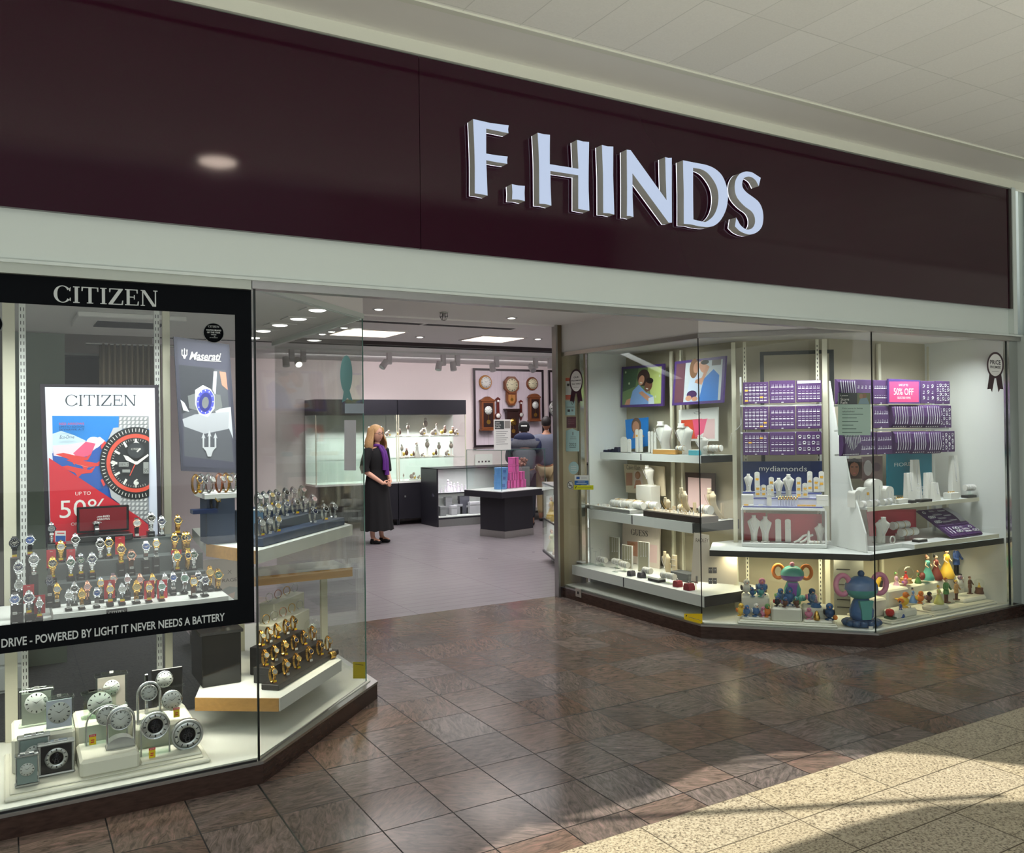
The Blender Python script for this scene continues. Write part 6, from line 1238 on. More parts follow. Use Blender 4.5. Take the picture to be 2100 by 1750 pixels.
# --- two customers seen from behind
def man(label, x, y, rz, zs, lean, jacket, trousers, skin_, jname):
    t = thing('person', label, 'person', (x, y, 0), rz); L_ = lean; s = zs
    J = {'pel': (0, 0, .93*s, .15, .11), 'wa': (0, -.04*L_, 1.05*s, .145, .11), 'ch': (0, -.16*L_, 1.28*s, .17, .12), 'sh': (0, -.22*L_, 1.42*s, .12, .09), 'nk': (0, -.26*L_, 1.50*s, .055, .055), 'nk2': (0, -.29*L_, 1.56*s, .052, .052)}
    E = [('pel', 'wa'), ('wa', 'ch'), ('ch', 'sh'), ('sh', 'nk'), ('nk', 'nk2')]
    for sx, n_ in ((-1, 'l'), (1, 'r')):
        J.update({n_+'s': (sx*.19, -.22*L_, 1.39*s, .068), n_+'e': (sx*.25, -.28*L_-.08, 1.12*s, .050), n_+'w': (sx*.14, -.40*L_-.26, 1.06*s, .030), n_+'h': (sx*.09, 0, .86*s, .10), n_+'k': (sx*.10, -.02, .48*s, .068), n_+'a': (sx*.10, .02, .10, .045), n_+'f': (sx*.10, -.01, .05, .045, .04), n_+'t': (sx*.11, -.17, .035, .045, .03)})
        E += [('sh', n_+'s'), (n_+'s', n_+'e'), (n_+'e', n_+'w'), ('pel', n_+'h'), (n_+'h', n_+'k'), (n_+'k', n_+'a'), (n_+'a', n_+'f'), (n_+'f', n_+'t')]
        handchain(None, J, E, n_+'w', sx*.14, -.40*L_-.26, 1.06*s, -sx*.3, -.9, -.1, n_+'H', .6)
    b = skin('body', J, E, skin_, t); hd = headparts(t, 1.66*s, skin_, s=1.04).build('hm')
    for v in hd.data.vertices: v.co.y -= .30*L_
    merge(b, hd)
    # jacket and trousers grown a little wider over the same joints
    jk = {k: (*J[k][:3], *[r+.036 for r in J[k][3:]]) for k in ('pel', 'wa', 'ch', 'sh', 'ls', 'le', 'rs', 're')}; jk['lw'] = (*J['lw'][:3], .045); jk['rw'] = (*J['rw'][:3], .045); jk['pel'] = (0, 0, .90*s, .175, .14); jk['nk'] = (*J['nk'][:3], .13, .12)
    jk['ch'] = (0, -.16*L_, 1.28*s, .225, .175); jk['sh'] = (0, -.22*L_, 1.42*s, .17, .14)
    skin(jname, jk, [('pel', 'wa'), ('wa', 'ch'), ('ch', 'sh'), ('sh', 'nk'), ('sh', 'ls'), ('ls', 'le'), ('le', 'lw'), ('sh', 'rs'), ('rs', 're'), ('re', 'rw')], jacket, t)
    tr = {'pel': (0, 0, .90*s, .15, .12)}; Et = []
    for n_ in 'lr': tr.update({n_+'h': (*J[n_+'h'][:3], .115), n_+'k': (*J[n_+'k'][:3], .085), n_+'a': (*J[n_+'a'][:2], .12, .062)}); Et += [('pel', n_+'h'), (n_+'h', n_+'k'), (n_+'k', n_+'a')]
    skin('trousers', tr, Et, trousers, t)
    for sx in (-1, 1): MB(C('dark shoe', 30, 28, 30)).ball((sx*.105, -.075, .04), .055, 12, 8, (.9, 2.2, .72)).build('shoe', t)
    return t, (0, -.30*L_-.012, 1.66*s)
K_dhair = mat('short dark hair', (26, 20, 20), .6, noise=.3, nscale=60, bump=.4)
t, h = man('man in black baseball cap and navy hooded jacket leaning over the counter', 7.25, 11.95, math.radians(180-30), .955, 1.0, mat('grey marl jacket', (74, 76, 86), .8, noise=.3, nscale=50), C('dark trousers', 34, 36, 46), K_skin2, 'jacket')
MB(K_dress).lathe([(.0, .128), (.05, .118), (.085, .08), (.098, .03), (.098, .01)], h, n=28).ball((h[0], h[1]-.10, h[2]+.035), .07, 14, 6, (1, 1.1, .12)).build('cap', t); MB(K_wh).box(h[0]-.05, h[0]+.05, h[1]+.094, h[1]+.102, h[2]+.03, h[2]+.055, .004).build('cap_strap', t)
MB(K_dhair).lathe([(.085, -.05), (.092, -.01), (.094, .02)], (h[0], h[1]+.012, h[2]), n=22).build('hair', t)
MB(C('navy hood', 26, 34, 66, .8)).ball((0, h[1]+.13, h[2]-.16), .13, 18, 10, (1.35, .7, .75)).build('hood', t); MB(C('navy hood', 1, 1, 1)).ball((-.2, -.20, 1.30), .10, 12, 8, (.9, 1, 1.3)).ball((.2, -.20, 1.30), .10, 12, 8, (.9, 1, 1.3)).build('shoulder_panel', t)
t, h = man('man with short dark hair in slate jumper and beige trousers, seen from behind', 7.93, 12.36, math.radians(180-38), 1.0, .25, mat('slate knit jumper', (86, 90, 106), .85, noise=.2, nscale=80), C('beige trousers', 150, 132, 98), K_skin2, 'jumper')
MB(K_dhair).ball((h[0], h[1]+.012, h[2]+.032), .096, 22, 14, (.88, 1.06, 1.06)).build('hair', t)
# ------------------------------------------------------------------ right hand window: display furniture
K_pur = C('purple velvet', 70, 40, 88, .8); K_purf = C('purple frame', 82, 58, 122, .4); K_tick = C('white ticket', 240, 240, 242); K_vel = mat('white velvet', (226, 224, 216), .8, noise=.03)
K_cv = mat('cream suede', (206, 190, 160), .8, noise=.06); K_silj = mat('silver jewellery', (232, 232, 236), .28, .3, noise=.03); K_otk = C('orange ticket', 236, 178, 60)
D45 = -45.9
def RD(off): n = Vector((math.sin(math.radians(D45)), -math.cos(math.radians(D45)), 0)); return Pl(4.60-n.x*off, 4.98-n.y*off, D45)
def upr(p, w_, lab, sl=False, rz=0, m=None):
    t = thing('display_upright', lab, 'display upright', (p[0], p[1], .111), rz); MB(m or M_cream).box(-w_/2, w_/2, -.012, .012, 0, 2.2, .002).build('channel', t)
    if sl:
        s = MB(M_dk); z = .03
        while z < 2.15: s.box(-.003, .003, -.0135, -.012, z, z+.016); z += .034
        s.build('slot_row', t)
for px, w_, sl, lab, pl in ((1504, .035, False, 'pale upright at the left of the purple earring pads', RD(.60)), (1527, .026, True, 'slotted upright rising behind the left purple pads', RD(.60)), (1676, .026, True, 'slotted upright behind the right purple pads', RD(.60)), (1691, .040, False, 'pale upright right of the purple earring pads', RD(.60)),
    (1377, .035, False, 'pale upright between the two framed couples', Pl(5.30, 0, -90)), (1397, .022, False, 'slim pale upright behind the right framed couple', Pl(5.30, 0, -90)), (1802, .035, False, 'pale upright behind the pink sale sign', Pl(0, 4.79, 0)), (1905, .035, False, 'pale upright beside the white end wall', Pl(0, 4.79, 0))):
    p = pl.at(px, 750); upr((p.x, p.y), w_, lab, sl, pl.a)
dp = RD(.66); 
fr = thing('dark_frame', 'large dark rectangular frame standing behind the earring pads', 'frame', (dp.at(1558, 700).x, dp.at(1558, 700).y, 1.25), dp.a)
Wd = (dp.at(1770, 700)-dp.at(1558, 700)).length*.72; m = MB(mat('charcoal frame', (40, 42, 40), .4)); m.box(0, .03, 0, .012, 0, .98).box(Wd-.035, Wd, 0, .012, 0, .98).box(.03, Wd-.035, 0, .012, .95, .98).build('frame', fr)
# --- left display facing the entrance: three shelves
def sideshelf(X, z, ya, yb, th, lab, dark=.20, joint=None):
    t = thing('display_shelf', lab, 'shelf', (X, yb, z)); L = ya-yb
    MB(M_white).box(.006, 5.335-X, 0, L, -th, 0).build('board', t); MB(M_white).box(0, .006, .0, L, -th-.004, .002).build('front_edge', t)
    MB(C('black shelf edge', 34, 34, 34, .4)).box(.0, 5.335-X, -.006, 0, -th, 0).build('end_edge', t)
    if joint: y = Pl(X, 0, -90).at(joint, 900).y-yb; MB(K_bk).box(-.002, 0, y-.006, y+.006, -th, -.002).build('joint', t)
sideshelf(4.96, 1.372, 6.76, 5.36, .058, 'top white shelf facing the entrance, under framed couples', joint=1314); sideshelf(4.82, .828, 6.77, 5.32, .08, 'middle white shelf facing the entrance', joint=1294); sideshelf(4.66, .298, 6.83, 5.02, .082, 'lowest long white shelf facing the entrance', joint=1275)
def PS(X): return Pl(X, 0, -90)
def base(px, X): p = PS(X).at(px, 900); return (p.x, p.y)
R90 = math.radians(-90)
def bust(x, y, z, w_, h, m, label, rz=0, lean=.35, grp=None, chain=K_silj, neck=True, heart=0, foot=True):
    t = thing('necklace_bust', label, 'display bust', (x, y, z), rz, grp); n = 14; vs_ = []; rows_ = 13
    for j in range(rows_+1):
        v = j/rows_; hw = w_/2*(.46+.06*v if v < .3 else .478+.522*((v-.3)/.54)**1.3 if v < .84 else 1.0-((v-.84)/.16)**.8*.66); zz = h*.90*v
        for i in range(n+1):
            uu = -1+2*i/n; vs_.append((hw*uu, -.010-lean*.10*math.sin(v*1.9)*h/.15*.6+.020*uu*uu*(w_/.1), zz))
    F = [(j*(n+1)+i, j*(n+1)+i+1, (j+1)*(n+1)+i+1, (j+1)*(n+1)+i) for j in range(rows_) for i in range(n)]
    b = MB(m).add(vs_, F, True); k = len(vs_); back = [(p[0]*.98, p[1]+.012, p[2]) for p in vs_]; b.add(back, [f[::-1] for f in F], True)
    edge = [i for i in range(n+1)]+[(j+1)*(n+1)-1 for j in range(1, rows_+1)]+[rows_*(n+1)+i for i in range(n-1, -1, -1)]+[j*(n+1) for j in range(rows_-1, 0, -1)]
    E_ = [vs_[i] for i in edge]+[back[i] for i in edge]; q = len(edge); b.add(E_, [(i, (i+1) % q, q+(i+1) % q, q+i) for i in range(q)])
    yt = vs_[rows_*(n+1)+n//2][1]
    if neck: b.lathe([(w_*.20, -.01), (w_*.15, h*.05), (w_*.17, h*.10), (0, h*.105)], (0, yt+.008, h*.90), n=16, sy=.6)
    if foot: b.box(-w_*.30, w_*.30, -.02, .045, 0, .006, .002).box(-.008, .008, .004, .03, .0, h*.5)
    b.build('form', t)
    P = []
    for i in range(17):
        uu = -1+2*i/16; v = .86-.46*(1-abs(uu)**1.3); P.append((w_*.30*uu, -.018-lean*.10*math.sin(v*1.9)*h/.15*.6, h*.90*v+.004))
    c_ = MB(chain).tube(P, .0016, 5, cap=False); c_.ball((P[8][0], P[8][1]-.002, P[8][2]-.006), .0045, 8, 6); c_.build('necklace', t); return t
def roll(x, y, z, L, r, label, rz=0, m=None, n=5, jm=None, legs=True):
    t = thing('bracelet_roll', label, 'bracelet stand', (x, y, z), rz); up = r+.035 if legs else r
    MB(m or K_vel).cyl((-L/2, 0, up), (L/2, 0, up), r, n=20).build('roll', t)
    if legs: MB(M_glassT).box(-L*.3, L*.3, -.012, .012, 0, .006).box(-.006, .006, -.008, .008, .006, up-r+.002).build('stand', t)
    for i in range(n):
        xx = -L/2+L*(i+.5)/n; MB(jm or (K_gold if i % 3 == 1 else K_silj)).tube([(xx, (r+.002)*math.cos(a), up+(r+.002)*math.sin(a)) for a in (2*PI*j/18 for j in range(18))], .0018, 5, closed=True).build('bracelet', t)
    return t
def ringbox(x, y, z, s, m, label, rz=0, grp=None, jewel=True):
    t = thing('ring_cushion', label, 'ring stand', (x, y, z), rz, grp)
    MB(m).prism([(-s/2, 0), (s/2, 0), (s/2, s*.45), (s*.34, s*.8), (-s*.34, s*.8), (-s/2, s*.45)], s*.5, -s*.5).build('cushion', t)
    if jewel: MB(K_silj).tube([(.009*math.cos(a), -.004, s*.8+.006+.009*math.sin(a)) for a in (2*PI*j/14 for j in range(14))], .0015, 5, closed=True).ball((0, -.004, s*.8+.017), .0035, 8, 5).build('ring', t)
    return t
# framed photographs of couples (plain figures)
def couple(name, label, pl, quad, which):
    r, q = board(name, label, pl, quad, K_purf, t=.02, ref=(sum(p[0] for p in quad)/4, sum(p[1] for p in quad)/4))
    (x0, y0), (x1, y1), (x2, y2), (x3, y3) = quad
    def B(u_, v): return ((x0*(1-u_)+x1*u_)*(1-v)+(x3*(1-u_)+x2*u_)*v, (y0*(1-u_)+y1*u_)*(1-v)+(y3*(1-u_)+y2*u_)*v)
    P = lambda c, pts: q.poly(c, [B(*p) for p in pts]); O = lambda c, cx, cy, rx, ry, tl=0: q.poly(c, [B(cx+rx*math.cos(t)*math.cos(tl)-ry*math.sin(t)*math.sin(tl), cy+rx*math.cos(t)*math.sin(tl)+ry*math.sin(t)*math.cos(tl)) for t in (2*PI*i/20 for i in range(20))])
    sA, sB, hA, hB = C('print skin a', 198, 144, 116), C('print skin b', 120, 80, 62), C('print hair a', 64, 46, 42), C('print hair b', 34, 26, 26)
    if which == 0:
        P(C('print green', 112, 136, 92), [(.04, .06), (.95, .06), (.95, .94), (.04, .94)]); P(C('print leaf', 186, 200, 120), [(.62, .06), (.95, .06), (.95, .94), (.75, .94), (.66, .5)]); P(C('print dark green', 72, 96, 72), [(.04, .06), (.40, .06), (.34, .5), (.04, .62)])
        for i in range(9): O(C('print bokeh', 200, 212, 180), .10+.09*(i*7 % 10), .14+.07*(i*5 % 11), .018, .03)
        P(C('print sky blue shirt', 128, 164, 216), [(.20, .94), (.28, .60), (.42, .46), (.60, .66), (.76, .74), (.76, .94)]); O(hA, .53, .30, .15, .20); O(sA, .48, .36, .068, .12, .2); O(sB, .65, .50, .09, .15, .25); O(hB, .68, .38, .085, .07, .3); P(sA, [(.42, .66), (.50, .62), (.80, .86), (.72, .94)]); P(sA, [(.10, .94), (.14, .82), (.24, .78), (.22, .94)]); P(C('print shirt pale', 206, 216, 232), [(.66, .80), (.78, .76), (.80, .94), (.66, .94)])
        O(K_wh, .475, .42, .03, .016, .2); O(K_wh, .62, .57, .03, .014, .3)
    else:
        P(C('print room', 196, 204, 210), [(.22, .06), (.95, .06), (.95, .94), (.22, .94)]); P(C('print curtain', 104, 66, 78), [(.04, .06), (.22, .06), (.22, .94), (.04, .94)]); P(C('print grey', 120, 112, 112), [(.74, .06), (.92, .06), (.92, .18), (.74, .18)])
        P(C('print pale tee', 190, 206, 226), [(.26, .94), (.32, .45), (.46, .30), (.58, .50), (.62, .94)]); P(C('print blue shirt', 52, 120, 200), [(.52, .94), (.60, .45), (.78, .26), (.90, .40), (.90, .94)]); O(C('print hair c', 140, 98, 66), .39, .20, .085, .22); O(sA, .44, .18, .06, .13, .1); O(C('print skin c', 206, 150, 122), .57, .18, .07, .14, -.2); O(hB, .60, .09, .08, .05, 0)
        P(sA, [(.42, .52), (.56, .58), (.70, .20), (.64, .14), (.56, .42), (.44, .46)]); O(K_pur, .38, .78, .10, .09); O(sA, .32, .86, .06, .06); O(sA, .44, .88, .06, .05)
    q.build('print', r)
couple('framed_photograph', 'purple-framed print of a laughing couple outdoors in greenery', PS(5.22), [(1275, 753), (1361.5, 746), (1359.5, 833), (1272.5, 836)], 0)
couple('framed_photograph', 'larger tilted purple-framed print of an embracing couple indoors', PS(5.16), [(1384, 742), (1488, 730), (1482, 826), (1378, 832)], 1)
for px in (1316, 1432): 
    p = PS(5.26).at(px, 790); t = thing('picture_bracket', 'black bracket behind the %s framed couple' % ('left' if px < 1400 else 'right'), 'bracket', (5.25, p.y, p.z)); MB(K_bk).box(-.075 if px > 1400 else -.01, .09, -.05, .05, -.05, .05).build('arm', t)
# shop window cards
r, q = board('model_card', 'small photo card of a woman against blue sky on top shelf', PS(5.24), [(1282, 861), (1328, 856), (1328, 915), (1286, 923)], C('card blue', 40, 130, 214), ref=(1305, 880))
q.oval(C('model hair', 110, 84, 70), 1305, 874, 10, 17); q.oval(C('print skin a', 1, 1, 1), 1304, 876, 7, 12); q.poly(C('print skin a', 1, 1, 1), [(1297, 899), (1301, 886), (1312, 884), (1322, 896)]); q.oval(C('lips', 1, 1, 1), 1303, 884, 2.4, 1.2, 10); q.build('print', r)
r, q = board('brand_card', 'large white card with red and pink art behind necklace busts', PS(5.27), [(1392, 841), (1472, 835), (1472, 905), (1392, 905)], K_wh, ref=(1430, 880))
q.poly(C('card coral', 214, 84, 60), [(1397, 862), (1440, 859), (1436, 900), (1397, 900)]); q.poly(C('card hot pink', 226, 92, 130), [(1420, 861), (1452, 859), (1448, 885), (1426, 898)]); q.poly(C('card rose', 224, 190, 190), [(1450, 860), (1466, 859), (1466, 900), (1440, 900)]); q.oval(K_gr, 1430, 847, 7, 2.6); q.oval(K_wh, 1430, 847, 6.2, 2); q.build('print', r)
r, q = board('brand_card', 'beige Calvin Klein card with model photos behind bracelet rolls', PS(5.24), [(1279, 952), (1361, 957), (1364, 1018), (1284, 1010)], C('beige card', 214, 200, 172), ref=(1320, 985))
q.word(K_tx, 'Calvin Klein', 1285, 955, 1313, 963); q.rect(C('photo tan', 186, 136, 112), 1284, 970, 1297, 996); q.rect(C('photo pale', 224, 206, 196), 1300, 967, 1318, 1002); q.oval(C('model hair 2', 170, 122, 84), 1308, 975, 5.5, 8); q.oval(C('print skin a', 1, 1, 1), 1307, 976, 3.6, 5.6); q.poly(C('print skin a', 1, 1, 1), [(1300, 1002), (1304, 985), (1313, 985), (1318, 1002)]); q.build('print', r)
r, q = board('framed_card', 'dark-framed pink card behind the tan necklace busts', PS(5.28), [(1405, 969), (1466, 971), (1466, 1050), (1407, 1044)], C('dark brown frame', 62, 46, 42), ref=(1435, 1010), cat='card')
q.poly(C('card pink', 226, 196, 196), [(1411, 979), (1459, 982), (1459, 1046), (1411, 1040)]); q.build('print', r)
r, q = board('brand_card', 'tall white GUESS card with a pinned photo, lowest shelf', PS(5.20), [(1277, 1068), (1353, 1084), (1352, 1168), (1275, 1150)], C('blush card', 224, 212, 202), ref=(1315, 1120))
q.serif(K_tx, 'GUESS', (1294, 1097), (1329, 1101.5), 12, .16); q.poly(C('photo tan', 1, 1, 1), [(1286, 1110), (1308, 1112), (1308, 1142), (1288, 1138)]); q.oval(C('model hair 2', 1, 1, 1), 1297, 1122, 6, 9); q.oval(C('print skin a', 1, 1, 1), 1299, 1125, 4, 7); q.poly(C('card pink', 1, 1, 1), [(1333, 1117), (1348, 1119), (1347, 1156), (1332, 1153)]); q.build('print', r)
r, q = board('brand_card', 'big cream RADLEY card with small square earring cards', RD(.34), [(1423, 1093), (1454, 1098), (1456, 1137), (1512, 1140), (1512, 1200), (1417, 1192)], C('pale cream card', 226, 214, 196), ref=(1465, 1150))
q.word(C('card print brown', 1, 1, 1), 'RADLEY', 1427, 1105, 1453, 1112); 
for i in range(4): x, y = 1457+9*(i % 2), 1164+22*(i//2); q.rect(C('slate earring card', 92, 90, 92), x-4, y, x+4, y+12); q.oval(K_silj, x-1.6, y+5, .8, 1, 8); q.oval(K_silj, x+1.6, y+5, .8, 1, 8)
q.build('print', r)
# things on the top shelf
for i, px in enumerate((1241, 1250, 1259)): ringbox(*base(px, 5.00+.02*i), 1.374, .028+.006*i, C('navy suede', 34, 38, 58), 'navy ring cushion, %s of three at the left end of top shelf' % ORD[i], R90, 'navy ring cushions')
t = ringbox(*base(1268, 5.06), 1.374, .062, C('navy suede', 1, 1, 1), 'large navy ring cushion behind the three small ones', R90)
def strip(px, py, X, z, w_, h, m, label, lean=.3, tags=(), rz=R90, grp=None, pl=None):
    """upright sloping pad of a ring or earring stand"""
    p = (pl or PS(X)).at(px, py); t = thing('earring_stand', label, 'earring stand', (p.x, p.y, z), rz, grp, 0)
    b = MB(m).prism([(-w_/2, 0), (w_/2, 0)]+[(w_/2*math.cos(PI*i/8), h-w_*.3+w_*.3*math.sin(PI*i/8)) for i in range(9)], .006, 0); b.box(-w_/2, w_/2, 0, .03, 0, .004); b.build('pad', t)
    for k, zf in enumerate(tags): MB(K_otk).box(-w_*.30, w_*.30, -.0012, 0, h*zf-.009, h*zf+.009).build('price_ticket', t)
    m_ = MB(K_silj)
    for zf in (.82, .55): m_.ball((-w_*.2, -.004, h*zf), .003, 6, 5).ball((w_*.2, -.004, h*zf), .003, 6, 5)
    m_.build('earrings', t); return t
for i, (px, X, w_, h, tg) in enumerate(((1279, 5.06, .10, .15, ()), (1290, 5.03, .05, .13, ()), (1306, 5.10, .045, .22, (.72,)), (1314, 5.10, .045, .22, ()), (1331, 5.10, .03, .20, ()), (1337, 5.10, .03, .20, ()), (1343, 5.10, .03, .19, ()))):
    strip(px, 900, X, 1.374, w_, h, K_vel, 'white ring pad, %s of seven on the top shelf' % ORD[i], tags=tg, grp='white ring pads on top shelf')
bust(*base(1362, 5.13), 1.374, .23, .29, K_vel, 'tall white necklace bust, left one on the top shelf', R90); bust(*base(1404, 5.13), 1.374, .22, .27, K_vel, 'white necklace bust in the middle of the top shelf', R90)
bust(*base(1440, 5.05), 1.374, .15, .17, K_vel, 'small rounded white bust at right of top shelf', R90)
t = thing('oak_tray', 'oak tray with white pad under the tall necklace bust', 'tray', (*base(1367, 5.02), 1.374), R90+.15); MB(M_oak).box(-.13, .13, -.04, .05, 0, .04, .002).build('tray', t); MB(K_vel).box(-.12, .12, -.03, .04, .04, .044).build('pad', t)
t = thing('turquoise_box', 'small turquoise box at the front of top shelf', 'box', (*base(1423, 5.0), 1.374), R90); MB(C('turquoise card', 92, 168, 180)).box(-.05, .05, -.02, .04, 0, .042, .003).build('body', t); MB(K_vel).box(-.048, .048, -.018, .038, .042, .048).build('lid', t)
roll(*base(1462, 5.08), 1.374, .16, .026, 'white bracelet roll at the right end of top shelf', R90+.3); roll(*base(1396, 5.04), 1.374, .10, .020, 'small bracelet roll between the white busts', R90)
# middle shelf
t = thing('jewellery_tray', 'pale silver tray crowded with rings on middle shelf', 'tray', (*base(1258, 4.95), .830), R90); MB(K_silv).box(-.43, .36, -.10, .12, 0, .03, .003).build('tray', t); MB(K_vel).box(-.41, .34, -.09, .11, .03, .035).build('pad', t)
for i in range(12): j = MB(K_silj if i % 3 else K_gold).tube([(.008*math.cos(a), 0, .008*math.sin(a)) for a in (2*PI*k/10 for k in range(10))], .0016, 4, closed=True); o = j.build('ring'); p = base(1225+i*6.4, 4.89+.03*(i % 2)); o.location = (p[0], p[1], .874); o.rotation_euler = (0, 0, R90+.4*i); tag(o, 'small ring, %s from left on the pale silver tray, middle shelf' % ORD[i], 'ring', 'rings on the pale silver tray')
t = thing('jewellery_tray', 'dark-rimmed tray of earrings and rings, right of middle shelf', 'tray', (*base(1392, 4.93), .830), R90); MB(C('dark brown tray', 62, 52, 48, .4)).box(-.38, .36, -.09, .10, 0, .05, .004).build('tray', t); MB(C('taupe pad', 176, 164, 146, .8)).box(-.36, .34, -.075, .085, .05, .056).build('pad', t)
for i in range(26):
    j = MB(K_silj if i % 4 else K_gold).tube([(.009*math.cos(a), 0, .009*math.sin(a)) for a in (2*PI*k/10 for k in range(10))], .0018, 4, closed=True).ball((0, 0, .011), .004, 6, 5); o = j.build('ring'); p = base(1340+(i % 13)*8, 4.88+.06*(i//13)+.02*(i % 2)); o.location = (p[0], p[1], .896); o.rotation_euler = (0, 0, R90+.5*i); tag(o, 'small ring, %s from left in the %s row, dark-rimmed tray' % (ORD[i % 13], ('front', 'back')[i//13]), 'ring', 'rings on the dark-rimmed tray')
for i, (px, X, z, L) in enumerate(((1264, 4.94, .868, .20), (1285, 4.96, .868, .17), (1309, 4.98, .868, .16))): roll(*base(px, X), z-.002, L*.8, .032, 'pale bracelet roll, %s of three in the front row, middle shelf' % ORD[i], R90, n=3, legs=False, jm=K_silj)
for i, (px, X) in enumerate(((1272, 5.06), (1290, 5.06), (1306, 5.07), (1337, 5.08))): roll(*base(px, X), .830, .15, .034, '%s bracelet roll in the rear row, %s of four, middle shelf' % (('cream', 'cream', 'cream', 'white')[i], ORD[i]), R90, m=K_cv if i < 3 else K_vel, n=4)
for px, X, w_, h, lab in ((1377, 5.08, .11, .16, 'small tan necklace bust on the middle shelf'), (1419, 5.09, .13, .26, 'tall curved tan necklace bust before the pink card'), (1476, 5.24, .14, .26, 'curved tan necklace bust at the right end of middle shelf')): bust(*base(px, X), .832 if px != 1377 else .832, w_, h, K_cv, lab, R90-.2, lean=1.1, chain=K_gold)
roll(*base(1446, 5.12), .832, .11, .040, 'grey bracelet roll before the dark-framed pink card', R90, m=C('pale grey velvet', 186, 184, 176, .8), n=3); roll(*base(1398, 5.10), .832, .07, .034, 'taupe bracelet roll between the tan busts', R90, m=K_cv, n=2)
t = thing('white_riser', 'white step with a tiny necklace bust on the Calvin Klein card', 'display stand', (*base(1328, 5.17), .832), R90); MB(K_vel).box(-.12, .10, -.05, .06, 0, .235, .002).build('step', t); bust(*base(1331, 5.17), 1.068, .14, .19, K_vel, 'small white bust with silver chain before the beige card', R90)
# lowest shelf
for i, (x0, y0, x1, y1, X) in enumerate(((1249, 1100, 1270, 1146, 5.06), (1275, 1117, 1297, 1170, 4.98), (1308, 1110, 1331, 1172, 4.94))):
    r, q = board('necklace_card', 'olive necklace card with fine chains, %s of three on lowest shelf' % ORD[i], PS(X), [(x0, y0), (x1, y0+3), (x1, y1+3), (x0, y1)], K_wh, ref=((x0+x1)/2, (y0+y1)/2), cat='card', t=.006)
    q.poly(C('olive card', 150, 146, 124), [(x0+1, y0+1), (x1-2, y0+4), (x1-2, y1+2), (x0+1, y1)])
    for k in range(3): xx = x0+6+k*5; q.poly(K_silj, [(xx, y0+3), (xx+.7, y0+3), (xx+1, y0+30), (xx+.3, y0+30)]); q.oval(K_silj, xx+.6, y0+31, 1, 1.4, 8)
    q.build('pad', r)
for i, (px, X, L) in enumerate(((1232, 4.86, .12), (1262, 4.90, .12), (1278, 4.86, .10), (1324, 4.82, .10), (1367, 4.80, .16))): roll(*base(px, X), .300, L, .026, 'small bracelet roll, %s of five along the lowest shelf' % ORD[i], R90, n=3, jm=K_silj, m=C('pale grey velvet', 1, 1, 1))
for px, X, lab in ((1291, 4.76, 'dark grey ring cushion, left of two at the shelf front'), (1312, 4.78, 'dark grey ring cushion, right of two at the shelf front')): ringbox(*base(px, X), .300, .055, C('charcoal suede', 56, 54, 60, .8), lab, R90)
ringbox(*base(1386, 4.76), .300, .060, C('burgundy suede', 120, 34, 44, .8), 'burgundy ring cushion, left one on lowest shelf', R90); ringbox(*base(1409, 4.74), .300, .066, C('burgundy suede', 1, 1, 1), 'larger burgundy ring cushion, right one on lowest shelf', R90)
t = thing('jewellery_tray', 'small white and black tray before the lowest rolls', 'tray', (*base(1343, 4.78), .300), R90); MB(K_bk).box(-.07, .07, -.04, .04, 0, .02).build('tray', t); MB(K_vel).box(-.072, .072, -.042, .042, .02, .038, .003).build('pad', t)
bust(*base(1366, 5.02), .300, .10, .22, K_cv, 'slim cream necklace bust beside the earring tower', R90); t = thing('earring_tower', 'clear and cream earring tower on the lowest shelf', 'earring stand', (*base(1380, 5.0), .300), R90); MB(K_cv).box(-.02, .02, -.015, .015, 0, .20, .002).build('column', t); m = MB(K_silj); [m.box(-.032, .032, -.017, -.015, .06+.05*i, .063+.05*i) for i in range(3)]; m.build('arms', t)
for i, (px, X, h) in enumerate(((1210, 4.86, .15), (1218, 4.84, .13), (1229, 4.90, .15), (1258, 4.76, .08))):
    t = thing('earring_t_bar', 'thin clear T bar earring stand, %s of four from the left' % ORD[i], 'earring stand', (*base(px, X), .300), R90, 'clear T bar stands on the lowest shelf'); MB(M_glassT).box(-.03, .03, -.015, .015, 0, .005).build('foot', t); MB(K_silj).cyl((0, 0, .005), (0, 0, h), .002, n=8).cyl((-.03, 0, h), (.03, 0, h), .0018, n=8).build('bar', t)
t = thing('jewellery_tray', 'flat clear tray at left end of the lowest shelf', 'tray', (*base(1187, 4.78), .300), R90); MB(M_glassT).box(-.13, .13, -.05, .05, 0, .015).build('tray', t); MB(K_silj).box(-.08, .05, -.03, .03, .015, .022).build('pieces', t)
t = thing('grey_step', 'grey tiered riser behind the burgundy cushions', 'display stand', (*base(1398, 5.0), .300), R90); MB(C('slate felt', 70, 72, 74, .8)).box(-.10, .12, -.06, .06, 0, .07, .003).build('block', t)
t = thing('earring_t_bar', 'short stand with grey card beside the RADLEY card', 'earring stand', (*base(1423, 4.80), .300), R90); MB(K_gold).cyl((0, 0, 0), (0, 0, .06), .003, n=8).build('stem', t); MB(K_silv).box(-.022, .022, -.002, .002, .05, .11).build('card', t)

